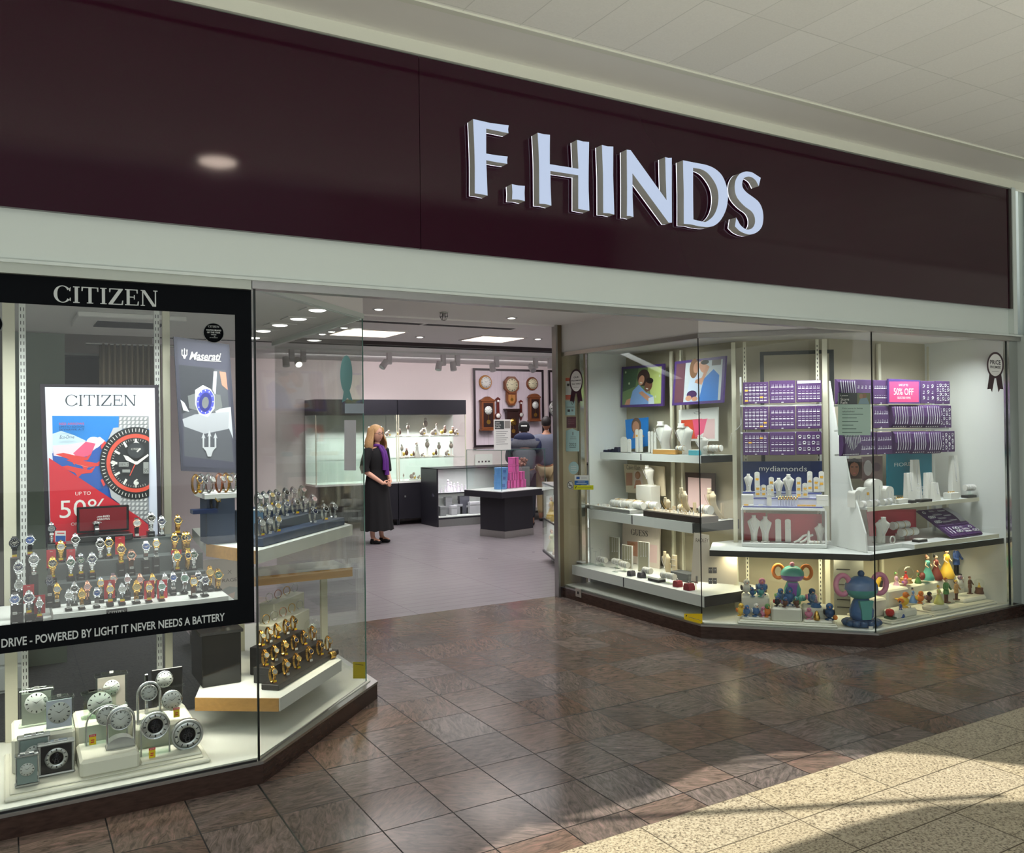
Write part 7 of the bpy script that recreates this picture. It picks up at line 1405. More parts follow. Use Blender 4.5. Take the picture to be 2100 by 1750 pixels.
# ------------------------------------------------------------------ angled pane: pads of earrings
def earmesh():
    out = []
    for k in range(3):
        b = MB(K_silj)
        for sx in (-1, 1):
            if k == 0: b.ball((sx*.0045, -.002, .004), .0022, 6, 5)
            elif k == 1: b.tube([(sx*.0055, -.002, .008), (sx*.0055, -.003, -.003)], .0009, 4).ball((sx*.0055, -.003, -.004), .0021, 6, 5)
            else: b.tube([(sx*.0055+.0036*math.cos(a), -.002, .003+.0045*math.sin(a)) for a in (2*PI*j/9 for j in range(9))], .0008, 4, closed=True)
        o = b.build('e'); out.append(o.data); bpy.data.objects.remove(o)
    b = MB(K_silj).tube([(.011*math.cos(a), -.003, .009*math.sin(a)) for a in (2*PI*j/14 for j in range(14))], .0022, 5, closed=True); o = b.build('e'); out.append(o.data); bpy.data.objects.remove(o)
    b = MB(K_silj); b.tube([(0, -.003, .012), (.001, -.004, 0), (0, -.003, -.012)], .0016, 5); o = b.build('e'); out.append(o.data); bpy.data.objects.remove(o); return out
EM = earmesh()
_t = MB(K_tick).box(-.0105, .0105, -.001, 0, -.0028, .0028).build('t'); TKM = _t.data; bpy.data.objects.remove(_t)
_t = MB(K_otk).box(-.012, .012, -.0015, 0, -.006, .006).build('t'); TKO = _t.data; bpy.data.objects.remove(_t)
def pad(pl, x0, y0, x1, y1, label, cols=6, rows_=4, kind=(0, 1, 2), orange=(), lean=0, where='', jitter=0, earlabel=None, head=False, frame=True):
    a = pl.at(x0, y1); b = pl.at(x1, y0); W = (b.xy-a.xy).length; Hh = b.z-a.z
    t = thing('earring_pad', label, 'display pad', (a.x, a.y, a.z), pl.a, 'purple velvet pads'); MB(K_pur).box(0.001, W-.001, 0, .014, .001, Hh-.001, .003).build('velvet', t)
    if head: MB(K_wh).box(.01, W-.01, -.002, 0, Hh*.86, Hh*.97).build('header_card', t)
    else: MB(K_tick).box(W*.46, W*.54, -.001, 0, .006, .011).build('label', t)
    top = .80 if head else .90; n = 0
    for r_ in range(rows_):
        zz = Hh*(top-(top-.12)*(r_+.5)/rows_)
        for c_ in range(cols):
            xx = W*(.06+.88*(c_+.5)/cols)
            inst('price_ticket', TKO if (r_*cols+c_) in orange else TKM, t, (xx, 0, zz-.010), sc_=(W/cols*.0+min(1, W/cols/.026),)*3)
            me = EM[kind[(r_*5+c_*3) % len(kind)]]; o = bpy.data.objects.new('earring_pair', me); COL.objects.link(o)
            w_ = Vector((xx+random.uniform(-1, 1)*jitter, 0, zz+.004)); o.matrix_world = Matrix.Translation((a.x, a.y, a.z)) @ Matrix.Rotation(pl.a, 4, 'Z') @ Matrix.Translation(w_)
            tag(o, 'silver %s, %s from left, %s row, %s' % ('ring' if me is EM[3] else 'earring pair', ORD[c_], ORD[r_], where), 'earrings', 'jewellery on the '+where)
    return t, W, Hh
PD = Pl(5.135, 5.065, -45)
pn = [['top left', 'top middle', 'top right'], ['middle left', 'centre', 'middle right'], ['bottom left', 'bottom middle', 'bottom right']]
X_ = [(1524, 1576), (1578, 1631), (1633, 1685)]; Y_ = [[(783, 829), (780, 828), (779, 826)], [(834, 882), (833, 881), (832, 880)], [(887, 934), (886, 934), (885, 933)]]
for r_ in range(3):
    for c_ in range(3):
        rr, cc = ((5, 6) if (c_ == 0 and r_ < 2) else (4, 6) if c_ == 0 else (3, 6) if c_ == 1 or r_ == 0 else (4, 6) if r_ == 1 else (3, 5))
        pad(PD, *(X_[c_][0], Y_[r_][c_][0], X_[c_][1], Y_[r_][c_][1]), 'purple velvet earring pad, %s of the nine in the angled window' % pn[r_][c_], cc, rr, (3, 2) if (r_, c_) == (2, 2) else (0, 0, 1) if c_ == 0 and r_ < 2 else (1, 2, 0), orange={(0, 0): (6, 22, 24), (1, 0): (23, 28), (2, 0): (4, 7)}.get((r_, c_), ()), where=pn[r_][c_]+' pad of the nine', head=(r_, c_) == (0, 2))
t = thing('pad_rails', 'white rail frame holding the nine purple pads', 'display frame', tuple(PD.at(1523, 937, .016).xy)+(1.30,), PD.a); W = .60
MB(M_white).box(-.015, 0, .095, .11, -.62, .72).box(W+.0, W+.015, .095, .11, -.62, .66).build('side_rail', t); m = MB(M_white); [m.box(0, W, .0, .01, z, z+.012).box(-.012, 0, 0, .095, z, z+.012).box(W, W+.012, 0, .095, z, z+.012) for z in (.255, .475)]; m.build('cross_rail', t)
# blue mydiamonds stand
r, q = board('brand_sign', 'navy sign lettered mydiamonds behind the white busts', Pl(5.135+.05, 5.065+.05, -45), [(1523, 947), (1686, 946), (1686, 1012), (1525, 1012)], C('navy sign', 28, 46, 98), ref=(1600, 980), cat='sign')
q.word(K_wh, 'my', 1557, 959, 1578, 969); q.word(K_wh, 'diamonds', 1579, 956, 1655, 967, bold=.004); q.build('lettering', r)
K_lil = C('pale lilac step', 200, 202, 224); K_nb = C('royal blue edge', 62, 72, 150)
un = thing('display_step', 'pale stepped unit with royal blue edges below the navy sign', 'display stand', tuple(PD.at(1524, 1038, -.10).xy)+(.968,), PD.a)
for y0, h in ((.0, .012), (.05, .075), (.10, .115)): MB(K_lil).box(0, .60, y0, .16, 0, h).build('step', un); MB(K_nb).box(0, .60, y0-.002, y0, h-.010, h).build('blue_edge', un)
sb = thing('display_box', 'white framed box shelf with red back and white busts', 'display box', tuple(PD.at(1524, 1118, -.10).xy)+(.656,), PD.a)
MB(M_white).box(-.01, .63, -.01, .20, 0, .03, .002).build('base', sb); MB(M_white).box(-.005, .62, -.01, .20, .292, .310, .002).build('top_shelf', sb); MB(M_white).box(-.012, 0, 0, .2, .03, .292).box(.62, .632, 0, .2, .03, .292).build('side', sb)
MB(C('red backing', 186, 60, 72)).box(.01, .18, .15, .16, .03, .255).box(.195, .61, .15, .16, .03, .25).build('red_backing', sb)
def RP(off): return Pl(5.135+off*.7071, 5.065+off*.7071, -45)
def onrp(px, off): p = RP(off).at(px, 1000); return (p.x, p.y)
RZ = math.radians(-45)
for i, (px, off, z, w_, h) in enumerate(((1535, .0, 1.086-.0, .075, .145), (1597, -.045, 1.046, .080, .155), (1617, -.03, 1.046, .092, .185), (1545, -.04, .688, .105, .215), (1568, -.04, .688, .105, .205), (1680, -.03, .688, .085, .155))):
    bust(*onrp(px, off if z < .7 else off+.012), z if z > .7 else .688, w_, h, K_vel, 'white necklace bust, %s' % ('far left under the navy sign', 'left of the middle pair under the navy sign', 'right and larger of the middle pair under the navy sign', 'left one in front of the red backing', 'second in front of the red backing', 'right end in front of the red backing')[i], RZ, lean=.2)
for i, (px, off, z, h, w_, tg) in enumerate(((1553, .02, 1.086, .16, .040, (.62, .25)), (1582, -.01, 1.046, .16, .040, (.72, .35)), (1554, -.035, 1.046, .10, .042, (.66, .25)), (1566, -.035, 1.046, .10, .038, (.66, .25)), (1638, -.01, 1.046, .16, .040, (.70, .40, .1)), (1651, -.035, 1.046, .115, .042, (.60, .2)), (1661, .02, 1.086, .165, .040, (.52, .2)), (1674, .0, 1.086, .12, .042, (.62, .3)), (1685, .02, 1.086, .165, .040, (.72, .4)), (1577, -.09, .982, .165, .036, ()))):
    p = RP(off).at(px, 1000); strip(px, 1000, 0, z, w_, h, K_vel, 'tall white earring stand, %s from left under the navy sign' % ORD[i], tags=tg, rz=RZ, grp='white earring stands under the navy sign', pl=RP(off))
for i in range(14):
    p = RP(-.075+.02*(i % 2)).at(1597+i*2.9, 1020); t = thing('ring_post', 'white post with gold-set ring, %s from left under the navy sign' % ORD[i], 'ring stand', (p.x, p.y, .981), RZ, 'ring posts in front cluster'); MB(K_lil).lathe([(.007, 0), (.006, .02), (.007, .045+.012*(i % 2))], n=10).build('post', t); MB(K_gold).lathe([(.004, .047+.012*(i % 2)), (.008, .052+.012*(i % 2)), (.006, .062+.012*(i % 2)), (0, .066+.012*(i % 2))], n=10).build('ring', t)
for i, px in enumerate((1530, 1541, 1560, 1640, 1648, 1658, 1668, 1678, 1688)):
    p = RP(-.085).at(px, 1030); t = thing('price_card', 'small %s card lying at the front edge, %s from left' % ('orange' if i in (3, 4, 5, 6) else 'white', ORD[i]), 'price card', (p.x, p.y, .981), RZ, 'cards along the blue front edge'); MB(K_otk if i in (3, 4, 5, 6, 0) else K_wh).box(-.017, .017, -.004, .008, 0, .012).build('card', t)
for px, lab in ((1533, 'white block stand at the left end, front of navy sign'), (1686, 'white block stand at the right end, front of navy sign')):
    p = RP(-.03).at(px, 1015); t = thing('white_block', lab, 'display stand', (p.x, p.y, .981), RZ); MB(K_vel).box(-.045, .045, -.03, .02, 0, .085, .003).build('block', t); MB(K_silj).box(-.03, .03, -.031, -.030, .05, .054).build('bracelet', t)
for px, lab in ((1596, 'tall white earring stand, left before the red backing'), (1616, 'tall white earring stand, right before the red backing')): strip(px, 1090, 0, .688, .044, .185, K_vel, lab, rz=RZ, pl=RP(-.03))
for i, (a0, lab) in enumerate(((1628, 'white curved bracelet ramp, left of two'), (1640, 'white curved bracelet ramp, right of two'))):
    p = RP(-.06).at(a0, 1100); t = thing('bracelet_ramp', lab, 'bracelet stand', (p.x, p.y, .687), RZ); MB(K_vel).tube([(0, 0, .006), (.035, .0, .02), (.07, .01, .055), (.10, .02, .066)], [.008, .010, .010, .009], 8).build('ramp', t)
t = thing('ring_finger', 'slim white ring finger beside the right bust', 'ring stand', tuple(onrp(1657, -.06))+(.687,), RZ); MB(K_vel).lathe([(.02, 0), (.012, .01), (.010, .08), (.006, .10), (0, .102)], n=12).build('finger', t)
for i, px in enumerate((1664, 1672, 1690)): roll(*onrp(px, -.075), .687, .05, .012, 'small white coil stand, %s of three before the right bust' % ORD[i], RZ, n=2, legs=False)
# white side panel between the two units, with a stepped front edge
sp_ = Pl(5.62, 4.50, 70); A0 = Vector((5.685, 4.655)); B0 = Vector((5.56, 4.24)); d0 = (B0-A0).normalized()
pr = [(0, .656), (.44, .656), (.43, .80), (.34, 1.0), (.26, 1.15), (.20, 1.35), (.10, 1.55), (.0, 1.97)]
t = thing('side_panel', 'white shaped side panel between the two display units', 'panel', (A0.x, A0.y, 0)); nn = Vector((-d0.y, d0.x))*.012
P1 = [(d0.x*u_, d0.y*u_, z) for u_, z in pr]; P2 = [(d0.x*u_+nn.x, d0.y*u_+nn.y, z) for u_, z in pr]; n = len(pr)
MB(M_white).add(P1+P2, [list(range(n)), list(range(2*n-1, n-1, -1))]+[(i, (i+1) % n, n+(i+1) % n, n+i) for i in range(n)]).build('panel', t)
# ------------------------------------------------------------------ black shelf running round both panes
bs = thing('black_shelf', 'thick black-edged white shelf running round the angled and front panes', 'shelf', (0, 0, .61))
q1 = RD(.10).at(1455, 1121); PLY = [(q1.x, q1.y), (5.505, 4.165), (7.165, 4.13), (7.165, 4.80), (5.88, 4.78), (5.33, 5.33), (5.05, 5.33)]
MB(M_white).slab(PLY, .006, .044).build('board', bs)
K_be = C('black shelf edge', 1, 1, 1); m = MB(K_be)
for a, b in ((PLY[0], PLY[1]), (PLY[1], PLY[2])): A = Vector(a); B = Vector(b); d = (B-A).normalized(); k = Vector((d.y, -d.x))*.008; m.slab([tuple(A), tuple(A+k), tuple(B+k), tuple(B)], 0, .045)
m.build('front_edge', bs)
# ------------------------------------------------------------------ front pane: purple pads, chains, sale sign
P3_ = Pl(0, 4.42, 0)
def vpad(x0, y0, x1, y1, lab, kind=(1, 2, 0), cols=5, rows_=2, where=''): return pad(P3_, x0, y0, x1, y1, lab, cols, rows_, kind, where=where)
vpad(1755, 779, 1789, 829, 'purple pad with two earring rows, top row second from left', where='upper second pad of front unit', cols=4)
vpad(1791, 780, 1822, 829, 'purple pad of drop earrings left of the pink sign', where='pad left of pink sign', cols=6); vpad(1888, 782, 1918, 828, 'purple pad of bracelets right of the pink sign', (3, 1), 3, 3, 'pad right of pink sign'); vpad(1919, 782, 1948, 829, 'purple pad of charms at the top right corner', (0, 3), 5, 4, 'top right corner pad')
vpad(1791, 833, 1823, 879, 'purple pad of gold and silver drops, middle row', (4, 1), 6, 2, 'middle row drops pad'); vpad(1926, 832, 1951, 878, 'purple pad of charms, right end of middle row', (0, 3), 4, 4, 'middle row right charms pad')
vpad(1763, 886, 1796, 934, 'purple pad of earrings, lower row second from left', (1, 4), 6, 2, 'lower row second pad'); vpad(1798, 886, 1830, 933, 'purple pad of earrings, lower row third from left', (1, 4), 6, 2, 'lower row third pad'); vpad(1929, 884, 1958, 928, 'purple pad of charms, right end of lower row', (0, 3), 4, 5, 'lower row right charms pad')
def chainpad(x0, y0, x1, y1, lab, where, kind='rows', n=6):
    a = P3_.at(x0, y1); b = P3_.at(x1, y0); W, Hh = b.x-a.x, b.z-a.z
    t = thing('chain_pad', lab, 'display pad', (a.x, a.y, a.z), 0, 'purple velvet pads')
    prf = [(.0, 0), (-.018, .15), (-.026, .5), (-.018, .88), (.0, 1)]
    vs_ = [(x, y, z*Hh) for x in (.001, W-.001) for y, z in prf]+[(x, .014, z*Hh) for x in (.001, W-.001) for y, z in prf]
    MB(K_pur).add(vs_, [(i, i+1, 6+i, 5+i) for i in range(4)]+[(10+i, 15+i, 16+i, 11+i) for i in range(4)]+[(0, 10, 11, 1), (1, 11, 12, 2), (2, 12, 13, 3), (3, 13, 14, 4), (5, 6, 16, 15), (6, 7, 17, 16), (7, 8, 18, 17), (8, 9, 19, 18), (0, 5, 15, 10), (4, 14, 19, 9)]).build('velvet', t)
    for i in range(n):
        x = W*(.08+.84*(i+.5)/n); MB(K_tick).box(x-.006, x+.006, -.009, -.006, .008, .014).build('price_ticket', t)
        z0 = .16 if kind == 'rows' else .20+.5*abs((i+.5)/n-.5)*1.4
        P = [(a.x+x+.004*math.sin(k), a.y+(-.022-.006*math.sin(PI*k/6)), a.z+Hh*(z0+(.94-z0)*k/6)) for k in range(7)]; o = MB(K_silj).tube(P, .0021 if i % 3 else .003, 5).build('chain'); tag(o, 'silver chain, %s from left, %s' % (ORD[i], where), 'necklace', 'chains on the '+where)
chainpad(1715, 779, 1753, 829, 'purple pad of fine chains, far left of the top row', 'far left fine chain pad', n=7); chainpad(1724, 886, 1762, 936, 'purple pad with chains of graded length, lower left', 'graded chain pad', 'vee', 10)
for i, (x0, x1) in enumerate(((1826, 1860), (1861, 1892), (1893, 1925))): chainpad(x0, 831, x1, 878, 'curved purple chain pad, middle row, %s of three' % ORD[i], 'middle row %s chain pad' % ORD[i])
for i, (x0, x1) in enumerate(((1831, 1866), (1867, 1896), (1897, 1928))): chainpad(x0, 884, x1, 931, 'curved purple chain pad, lower row, %s of three' % ORD[i], 'lower row %s chain pad' % ORD[i])
r, q = board('sale_sign', 'bright pink 50% OFF sale sign in a purple frame', Pl(0, 4.40, 0), [(1822, 777), (1887, 780), (1887, 828), (1822, 828)], K_purf, ref=(1855, 804), cat='sign', t=.016)
q.rect(C('hot pink sign', 236, 72, 122), 1824, 783, 1884, 825); q.word(K_wh, 'SAVE UP TO', 1843, 788, 1862, 792); q.word(K_wh, '50% OFF', 1833, 797, 1873, 810); q.word(K_wh, 'SELECTED ITEMS', 1840, 814, 1867, 818); q.build('print', r)
t = thing('pad_rails', 'white rails and back strip behind the front purple pads', 'display frame', (P3_.at(1715, 900).x, 4.437, 1.38)); Wr = P3_.at(1950, 900).x-P3_.at(1715, 900).x; m = MB(M_white); [m.box(0, Wr, 0, .01, z, z+.014) for z in (.0, .185, .38)]; m.build('cross_rail', t); MB(M_white).box(.30, .33, .13, .145, -.69, .58).box(Wr-.03, Wr, .13, .145, -.69, .58).box(.31, .32, .01, .13, .19, .2).box(Wr-.02, Wr-.01, .01, .13, .19, .2).build('side_rail', t)
# photo cards and teal sign
r, q = board('model_photo', 'dark photo of a face below the graded chain pad', Pl(0, 4.50, 0), [(1736, 941), (1768, 941), (1768, 982), (1736, 982)], C('photo brown dark', 70, 50, 46), ref=(1752, 960)); q.oval(C('model hair dark', 34, 24, 24), 1752, 958, 13, 18); q.oval(C('model skin dark', 142, 96, 78), 1752, 962, 9.5, 15); q.poly(C('model hair dark', 1, 1, 1), [(1743, 952), (1752, 944), (1761, 952), (1752, 948)]); q.rect(K_tx, 1745, 957, 1750, 959); q.rect(K_tx, 1754, 957, 1759, 959); q.oval(C('lips', 1, 1, 1), 1752, 971, 3, 1.4, 10); q.build('print', r)
r, q = board('model_photo', 'grey photo card right of the dark face photo', Pl(0, 4.52, 0), [(1769, 937), (1810, 935), (1810, 986), (1769, 986)], C('photo grey brown', 120, 98, 96), ref=(1790, 960)); q.oval(C('photo pale grey', 176, 170, 168), 1780, 960, 9, 16); q.oval(C('photo mauve', 96, 72, 84), 1797, 958, 9, 9); q.build('print', r)
r, q = board('brand_sign', 'teal FIORE sign behind tall white necklace columns', Pl(0, 4.54, 0), [(1820, 928), (1911, 928), (1911, 1016), (1820, 1016)], C('teal sign', 0, 118, 142), ref=(1865, 970), cat='sign'); q.word(K_wh, 'FIORE', 1834, 948, 1868, 957.5); q.build('lettering', r)
# upper cream shelf and the things on it
us2 = thing('display_shelf', 'cream-edged white shelf below the purple pads of the front pane', 'shelf', (5.67, 4.30, .965)); MB(M_white).box(0, 1.45, .006, .26, 0, .018).build('board', us2); MB(M_cream).box(-.0, 1.45, 0, .006, -.012, .020).build('front_edge', us2); MB(M_cream).box(0.05, .08, .22, .26, -.25, 0).box(1.33, 1.36, .22, .26, -.25, 0).build('bracket', us2)
ZU = .984
def PY(y): return Pl(0, y, 0)
def column(px, y, w0, w1, h, lab, z=ZU):
    p = PY(y).at(px, 980); t = thing('necklace_column', lab, 'necklace stand', (p.x, p.y, z)); MB(K_vel).add([(-w0/2, -.02, 0), (w0/2, -.02, 0), (w0/2, .03, 0), (-w0/2, .03, 0), (-w1/2, .0, h), (w1/2, .0, h), (w1/2, .025, h), (-w1/2, .025, h)], [(0, 1, 5, 4), (1, 2, 6, 5), (2, 3, 7, 6), (3, 0, 4, 7), (4, 5, 6, 7), (3, 2, 1, 0)]).build('column', t)
    MB(K_silj).tube([(-.012, -.004, h+.002), (-.008, -.008, h*.7), (0, -.016, h*.42), (.008, -.008, h*.7), (.012, -.004, h+.002)], .0014, 5).ball((0, -.018, h*.40), .006, 8, 6).build('necklace', t)
for px, y, w0, w1, h, lab in ((1879, 4.46, .105, .085, .335, 'tallest white necklace column before the teal sign'), (1866, 4.40, .10, .085, .235, 'white necklace column left of the tallest one'), (1906, 4.42, .10, .085, .225, 'white necklace column right of the tallest one'), (1919, 4.36, .075, .06, .145, 'short white column with dark beaded necklace'), (1958, 4.44, .11, .085, .355, 'tall white necklace column near the white end wall')): column(px, y, w0, w1, h, lab)
def archstand(px, y, w_, h, lab, tg=False):
    p = PY(y).at(px, 1000); t = thing('bangle_arch', lab, 'bracelet stand', (p.x, p.y, ZU)); MB(K_vel).prism([(-w_/2, 0), (w_/2, 0)]+[(w_/2*math.cos(PI*i/10), h-w_*.35+w_*.35*math.sin(PI*i/10)) for i in range(11)], .04, -.03).build('arch', t); m = MB(K_silj)
    for sx in (-.2, .2): m.tube([(w_*sx, -.032, .01), (w_*sx*1.1, -.034, h*.6), (w_*sx, -.02, h*.98)], .0018, 5)
    m.build('bracelets', t)
    if tg: MB(K_otk).box(-.012, .012, -.036, -.034, h*.6, h*.75).build('price_ticket', t)
archstand(1753, 4.38, .075, .13, 'white bangle arch at the far left end of cream shelf'); archstand(1772, 4.40, .11, .145, 'white bangle arch with a yellow ticket', True); archstand(1792, 4.46, .14, .20, 'tall white bangle arch in the middle of the group'); archstand(1818, 4.42, .10, .14, 'white bangle arch right of the tall one')
for i, (px, y) in enumerate(((1768, 4.34), (1784, 4.35), (1796, 4.34), (1812, 4.35), (1822, 4.36))): roll(PY(y).at(px, 1010).x, y, ZU, .06, .024, 'white bracelet roll, %s of five along the cream shelf' % ORD[i], .3, n=3, legs=False, jm=K_silj)
for i, (px, y, w_) in enumerate(((1845, 4.38, .13), (1951, 4.38, .12))): t = thing('white_riser', 'low white riser with rings, %s on the cream shelf' % ('left of the columns', 'beside the tall right column')[i], 'display stand', (PY(y).at(px, 1010).x, y, ZU)); MB(K_vel).box(-w_/2, w_/2, -.035, .035, 0, .035+.015*i, .002).build('block', t); m = MB(K_gold); [m.ball((-.04+.025*k, 0, .042+.015*i), .006, 8, 6) for k in range(4)]; m.build('rings', t)
for i, (px, y, w_) in enumerate(((1868, 4.34, .06), (1894, 4.335, .14), (1987, 4.35, .13))): t = thing('black_riser', 'flat black riser, %s on the cream shelf' % ('small one', 'wide one under the earring rack', 'right end one under coiled bracelet')[i], 'display stand', (PY(y).at(px, 1020).x, y, ZU)); MB(K_bk).box(-w_/2, w_/2, -.03, .03, 0, .022, .002).build('block', t)
t = thing('earring_rack', 'clear earring rack standing on the wide black riser', 'earring stand', (PY(4.335).at(1888, 1000).x, 4.335, ZU+.0225)); m = MB(K_silj); [m.cyl((-.05, 0, .03+.035*i), (.05, 0, .03+.035*i), .0015, n=6) for i in range(3)]; m.cyl((0, 0, 0), (0, 0, .12), .0025, n=8).build('bars', t); m = MB(K_silj); [m.tube([(-.04+.02*k+.005*math.cos(a), -.003, .018+.035*i+.006*math.sin(a)) for a in (2*PI*j/8 for j in range(8))], .001, 4, closed=True) for k in range(5) for i in range(3)]; m.build('earrings', t)
roll(PY(4.36).at(1988, 1000).x, 4.36, ZU+.0225, .11, .026, 'coiled silver bracelet roll at the right end of cream shelf', -.1, n=6, jm=K_silj)
t = thing('ring_finger', 'tiny white T stand with bow earring', 'earring stand', (PY(4.36).at(1836, 1000).x, 4.36, ZU)); MB(K_vel).cyl((0, 0, 0), (0, 0, .05), .003, n=8).box(-.014, .014, -.003, .003, .05, .062).build('stem', t)
# lower unit on the black shelf
lu = thing('display_plinth', 'cream-fronted white base on the black shelf, front pane', 'display stand', (6.03, 4.155, .656)); MB(M_white).box(0, 1.125, .006, .60, 0, .030).build('board', lu); MB(M_cream).box(0, 1.125, 0, .006, 0, .032).build('front_edge', lu)
lw = thing('display_plinth', 'white base under the red backing, left of front pane', 'display stand', (5.68, 4.26, .656)); MB(M_white).box(0, .345, 0, .45, 0, .030).build('board', lw)
r, q = board('red_backing_board', 'red backing board behind the white bracelet rolls', Pl(0, 4.52, 0), [(1779, 1046), (1879, 1045), (1879, 1098), (1785, 1100)], C('red backing', 1, 1, 1), ref=(1830, 1075), cat='board'); q.rect(C('red sheen', 196, 70, 84), 1800, 1050, 1875, 1094); q.build('face', r)
bust(PY(4.36).at(1802, 1080).x, 4.36, .687, .12, .215, K_vel, 'white necklace bust at left of the front red backing', -.5, lean=1.0)
t = strip(1812, 1085, 0, .687, .04, .19, K_vel, 'leaning white earring stand by the front red backing', rz=0, pl=PY(4.34))
roll(PY(4.42).at(1845, 1060).x, 4.42, .735, .20, .030, 'upper white bracelet roll before the front red backing', 0, n=7); roll(PY(4.35).at(1862, 1075).x, 4.35, .687, .20, .030, 'lower white bracelet roll before the front red backing', 0, n=7)
t = thing('white_riser', 'clear white block holding up the upper bracelet roll', 'display stand', (PY(4.42).at(1845, 1060).x, 4.42, .687)); MB(K_vel).box(-.03, .03, -.02, .02, 0, .048).build('block', t)
t = thing('bangle_loop', 'white looped bangle stand beside the bracelet rolls', 'bracelet stand', (PY(4.30).at(1830, 1090).x, 4.30, .715)); MB(K_vel).tube([(.028*math.cos(a), 0, .028*math.sin(a)) for a in (2*PI*j/20 for j in range(20))], .006, 6, closed=True).build('loop', t)
t = thing('ring_tray', 'dark tray with white pad between rolls and purple tray', 'tray', (PY(4.24).at(1886, 1095).x, 4.24, .687)); MB(K_bk).box(-.055, .055, -.03, .03, 0, .018).build('tray', t); MB(K_vel).box(-.05, .05, -.026, .026, .018, .024).build('pad', t)
# slanted purple tray
TLt, TRt, BRt, BLt = (1880, 1042), (2004, 1027), (2047, 1080), (1925, 1098)
yb_, yf_ = 4.50, 4.19; zb_, zf_ = PY(yb_).at(1890, 1042).z, .70
tl = PY(yb_).at(*TLt); wid = 6.98-tl.x; t = thing('jewellery_tray', 'big slanted purple tray of bracelets and earrings on the front base', 'tray', (tl.x, yf_, zf_)); dz = (zb_-zf_-.02)/(yb_-yf_); ang = math.atan(dz); Ls = math.hypot(yb_-yf_, dz*(yb_-yf_))
inn = bpy.data.objects.new('tray_bed', None)
bpy.data.objects.remove(inn)
Mt = Matrix.Rotation(ang, 4, 'X'); b = MB(K_pur); b.T = Mt; b.box(0, wid, 0, Ls, -.012, 0).build('bed', t)
def trayrect(a, b_, c, d, nm='pad'): m = MB(C('purple pad lighter', 80, 48, 98, .8)); m.T = Mt; m.box(wid*a+.004, wid*b_-.004, Ls*c+.004, Ls*d-.004, 0, .008, .003).build(nm, t)
for a, b_, c, d in ((0, .22, .36, 1), (.22, .50, .36, 1), (.50, .74, .36, 1), (.74, 1, .36, 1), (0, .25, 0, .36), (.25, .5, 0, .36), (.5, .75, 0, .36), (.75, 1, 0, .36)): trayrect(a, b_, c, d)
Wt = Matrix.Translation((tl.x, yf_, zf_)) @ Mt
for a, b_, c, d, n_, me, pd_ in ((.24, .48, .42, .95, 18, 1, 'upper second'), (.52, .73, .42, .95, 12, 2, 'upper third'), (.02, .2, .42, .95, 7, 3, 'upper left'), (.78, .97, .05, .3, 3, 3, 'lower right'), (.52, .73, .06, .3, 7, 1, 'lower third'), (.03, .22, .06, .3, 4, 4, 'lower left'), (.28, .47, .08, .3, 4, 3, 'lower second')):
    cols = max(1, int(math.sqrt(n_*1.6))); 
    for i in range(n_):
        x = wid*(a+(b_-a)*((i % cols)+.5)/cols); y = Ls*(c+(d-c)*((i//cols)+.5)/max(1, math.ceil(n_/cols)))
        o = bpy.data.objects.new('jewellery_piece', EM[me]); COL.objects.link(o); o.matrix_world = Wt @ Matrix.Translation((x, y, .0105)) @ Matrix.Rotation(-PI/2, 4, 'X') @ Matrix.Scale(1.5, 4); tag(o, 'silver piece, %s from left, row %s, %s pad of slanted tray' % (ORD[i % cols], ('one', 'two', 'three', 'four', 'five')[i//cols], pd_), 'jewellery', 'silver pieces on the slanted purple tray')
for i in range(6):
    P = [Wt @ Vector((wid*(.78+.03*i)+.006*math.sin(k), Ls*(.45+.5*k/6), .014+.010*math.sin(PI*k/6))) for k in range(7)]; o = MB(K_silj).tube(P, .0028, 5).build('chain'); tag(o, 'thick silver chain, %s from left, upper right of slanted purple tray' % ORD[i], 'necklace', 'thick chains on the slanted tray')
# cables
cb = MB(K_wh).tube([PS(5.2).at(1521, 870), PS(5.2).at(1512, 880), PS(5.2).at(1500, 890), PS(5.22).at(1497, 905)], .003, 6).build('cable'); tag(cb, 'thin white cable hanging left of the purple earring pads', 'cable')
# ------------------------------------------------------------------ figurines on moulded stands (plain generic pieces in the colours of those shown)
def molded(label, o, ang, blocks, W, D):
    t = thing('figurine_stand', label, 'display stand', (o[0], o[1], .111), math.radians(ang)); MB(K_mold).box(0, W, 0, D, 0, .018, .006).box(.012, W-.012, .015, D-.01, .018, .026, .004).build('base', t)
    for x0, x1, y0, y1, h in blocks: MB(K_mold).box(x0, x1, y0, y1, .02, h, .014).build('step', t)
    return t
molded('ivory moulded figurine stand in the angled pane', (4.79, 4.80), D45, [(.03, .24, .05, .15, .045), (.03, .24, .15, .34, .185), (.25, .47, .04, .34, .13), (.48, .69, .04, .14, .045), (.48, .69, .14, .34, .115)], .72, .36)
molded('ivory moulded figurine stand, left one in the front pane', (5.72, 4.145), 0, [(.02, .17, .16, .44, .16), (.10, .36, .03, .15, .085), (.19, .46, .17, .42, .21)], .50, .46)
molded('ivory moulded figurine stand, right one in the front pane', (6.24, 4.145), 0, [(.04, .26, .04, .14, .065), (.20, .52, .15, .26, .13), (.06, .845, .27, .45, .19), (.53, .845, .08, .265, .06)], .86, .46)
B0 = C('glaze blue', 70, 110, 160, .25); B1 = C('glaze deep blue', 44, 76, 116, .25); T0 = C('glaze teal', 92, 168, 160, .25); PK = C('glaze pink', 222, 140, 168, .3); OR = C('glaze orange', 226, 128, 48, .3); YE = C('glaze yellow', 236, 194, 70, .3)
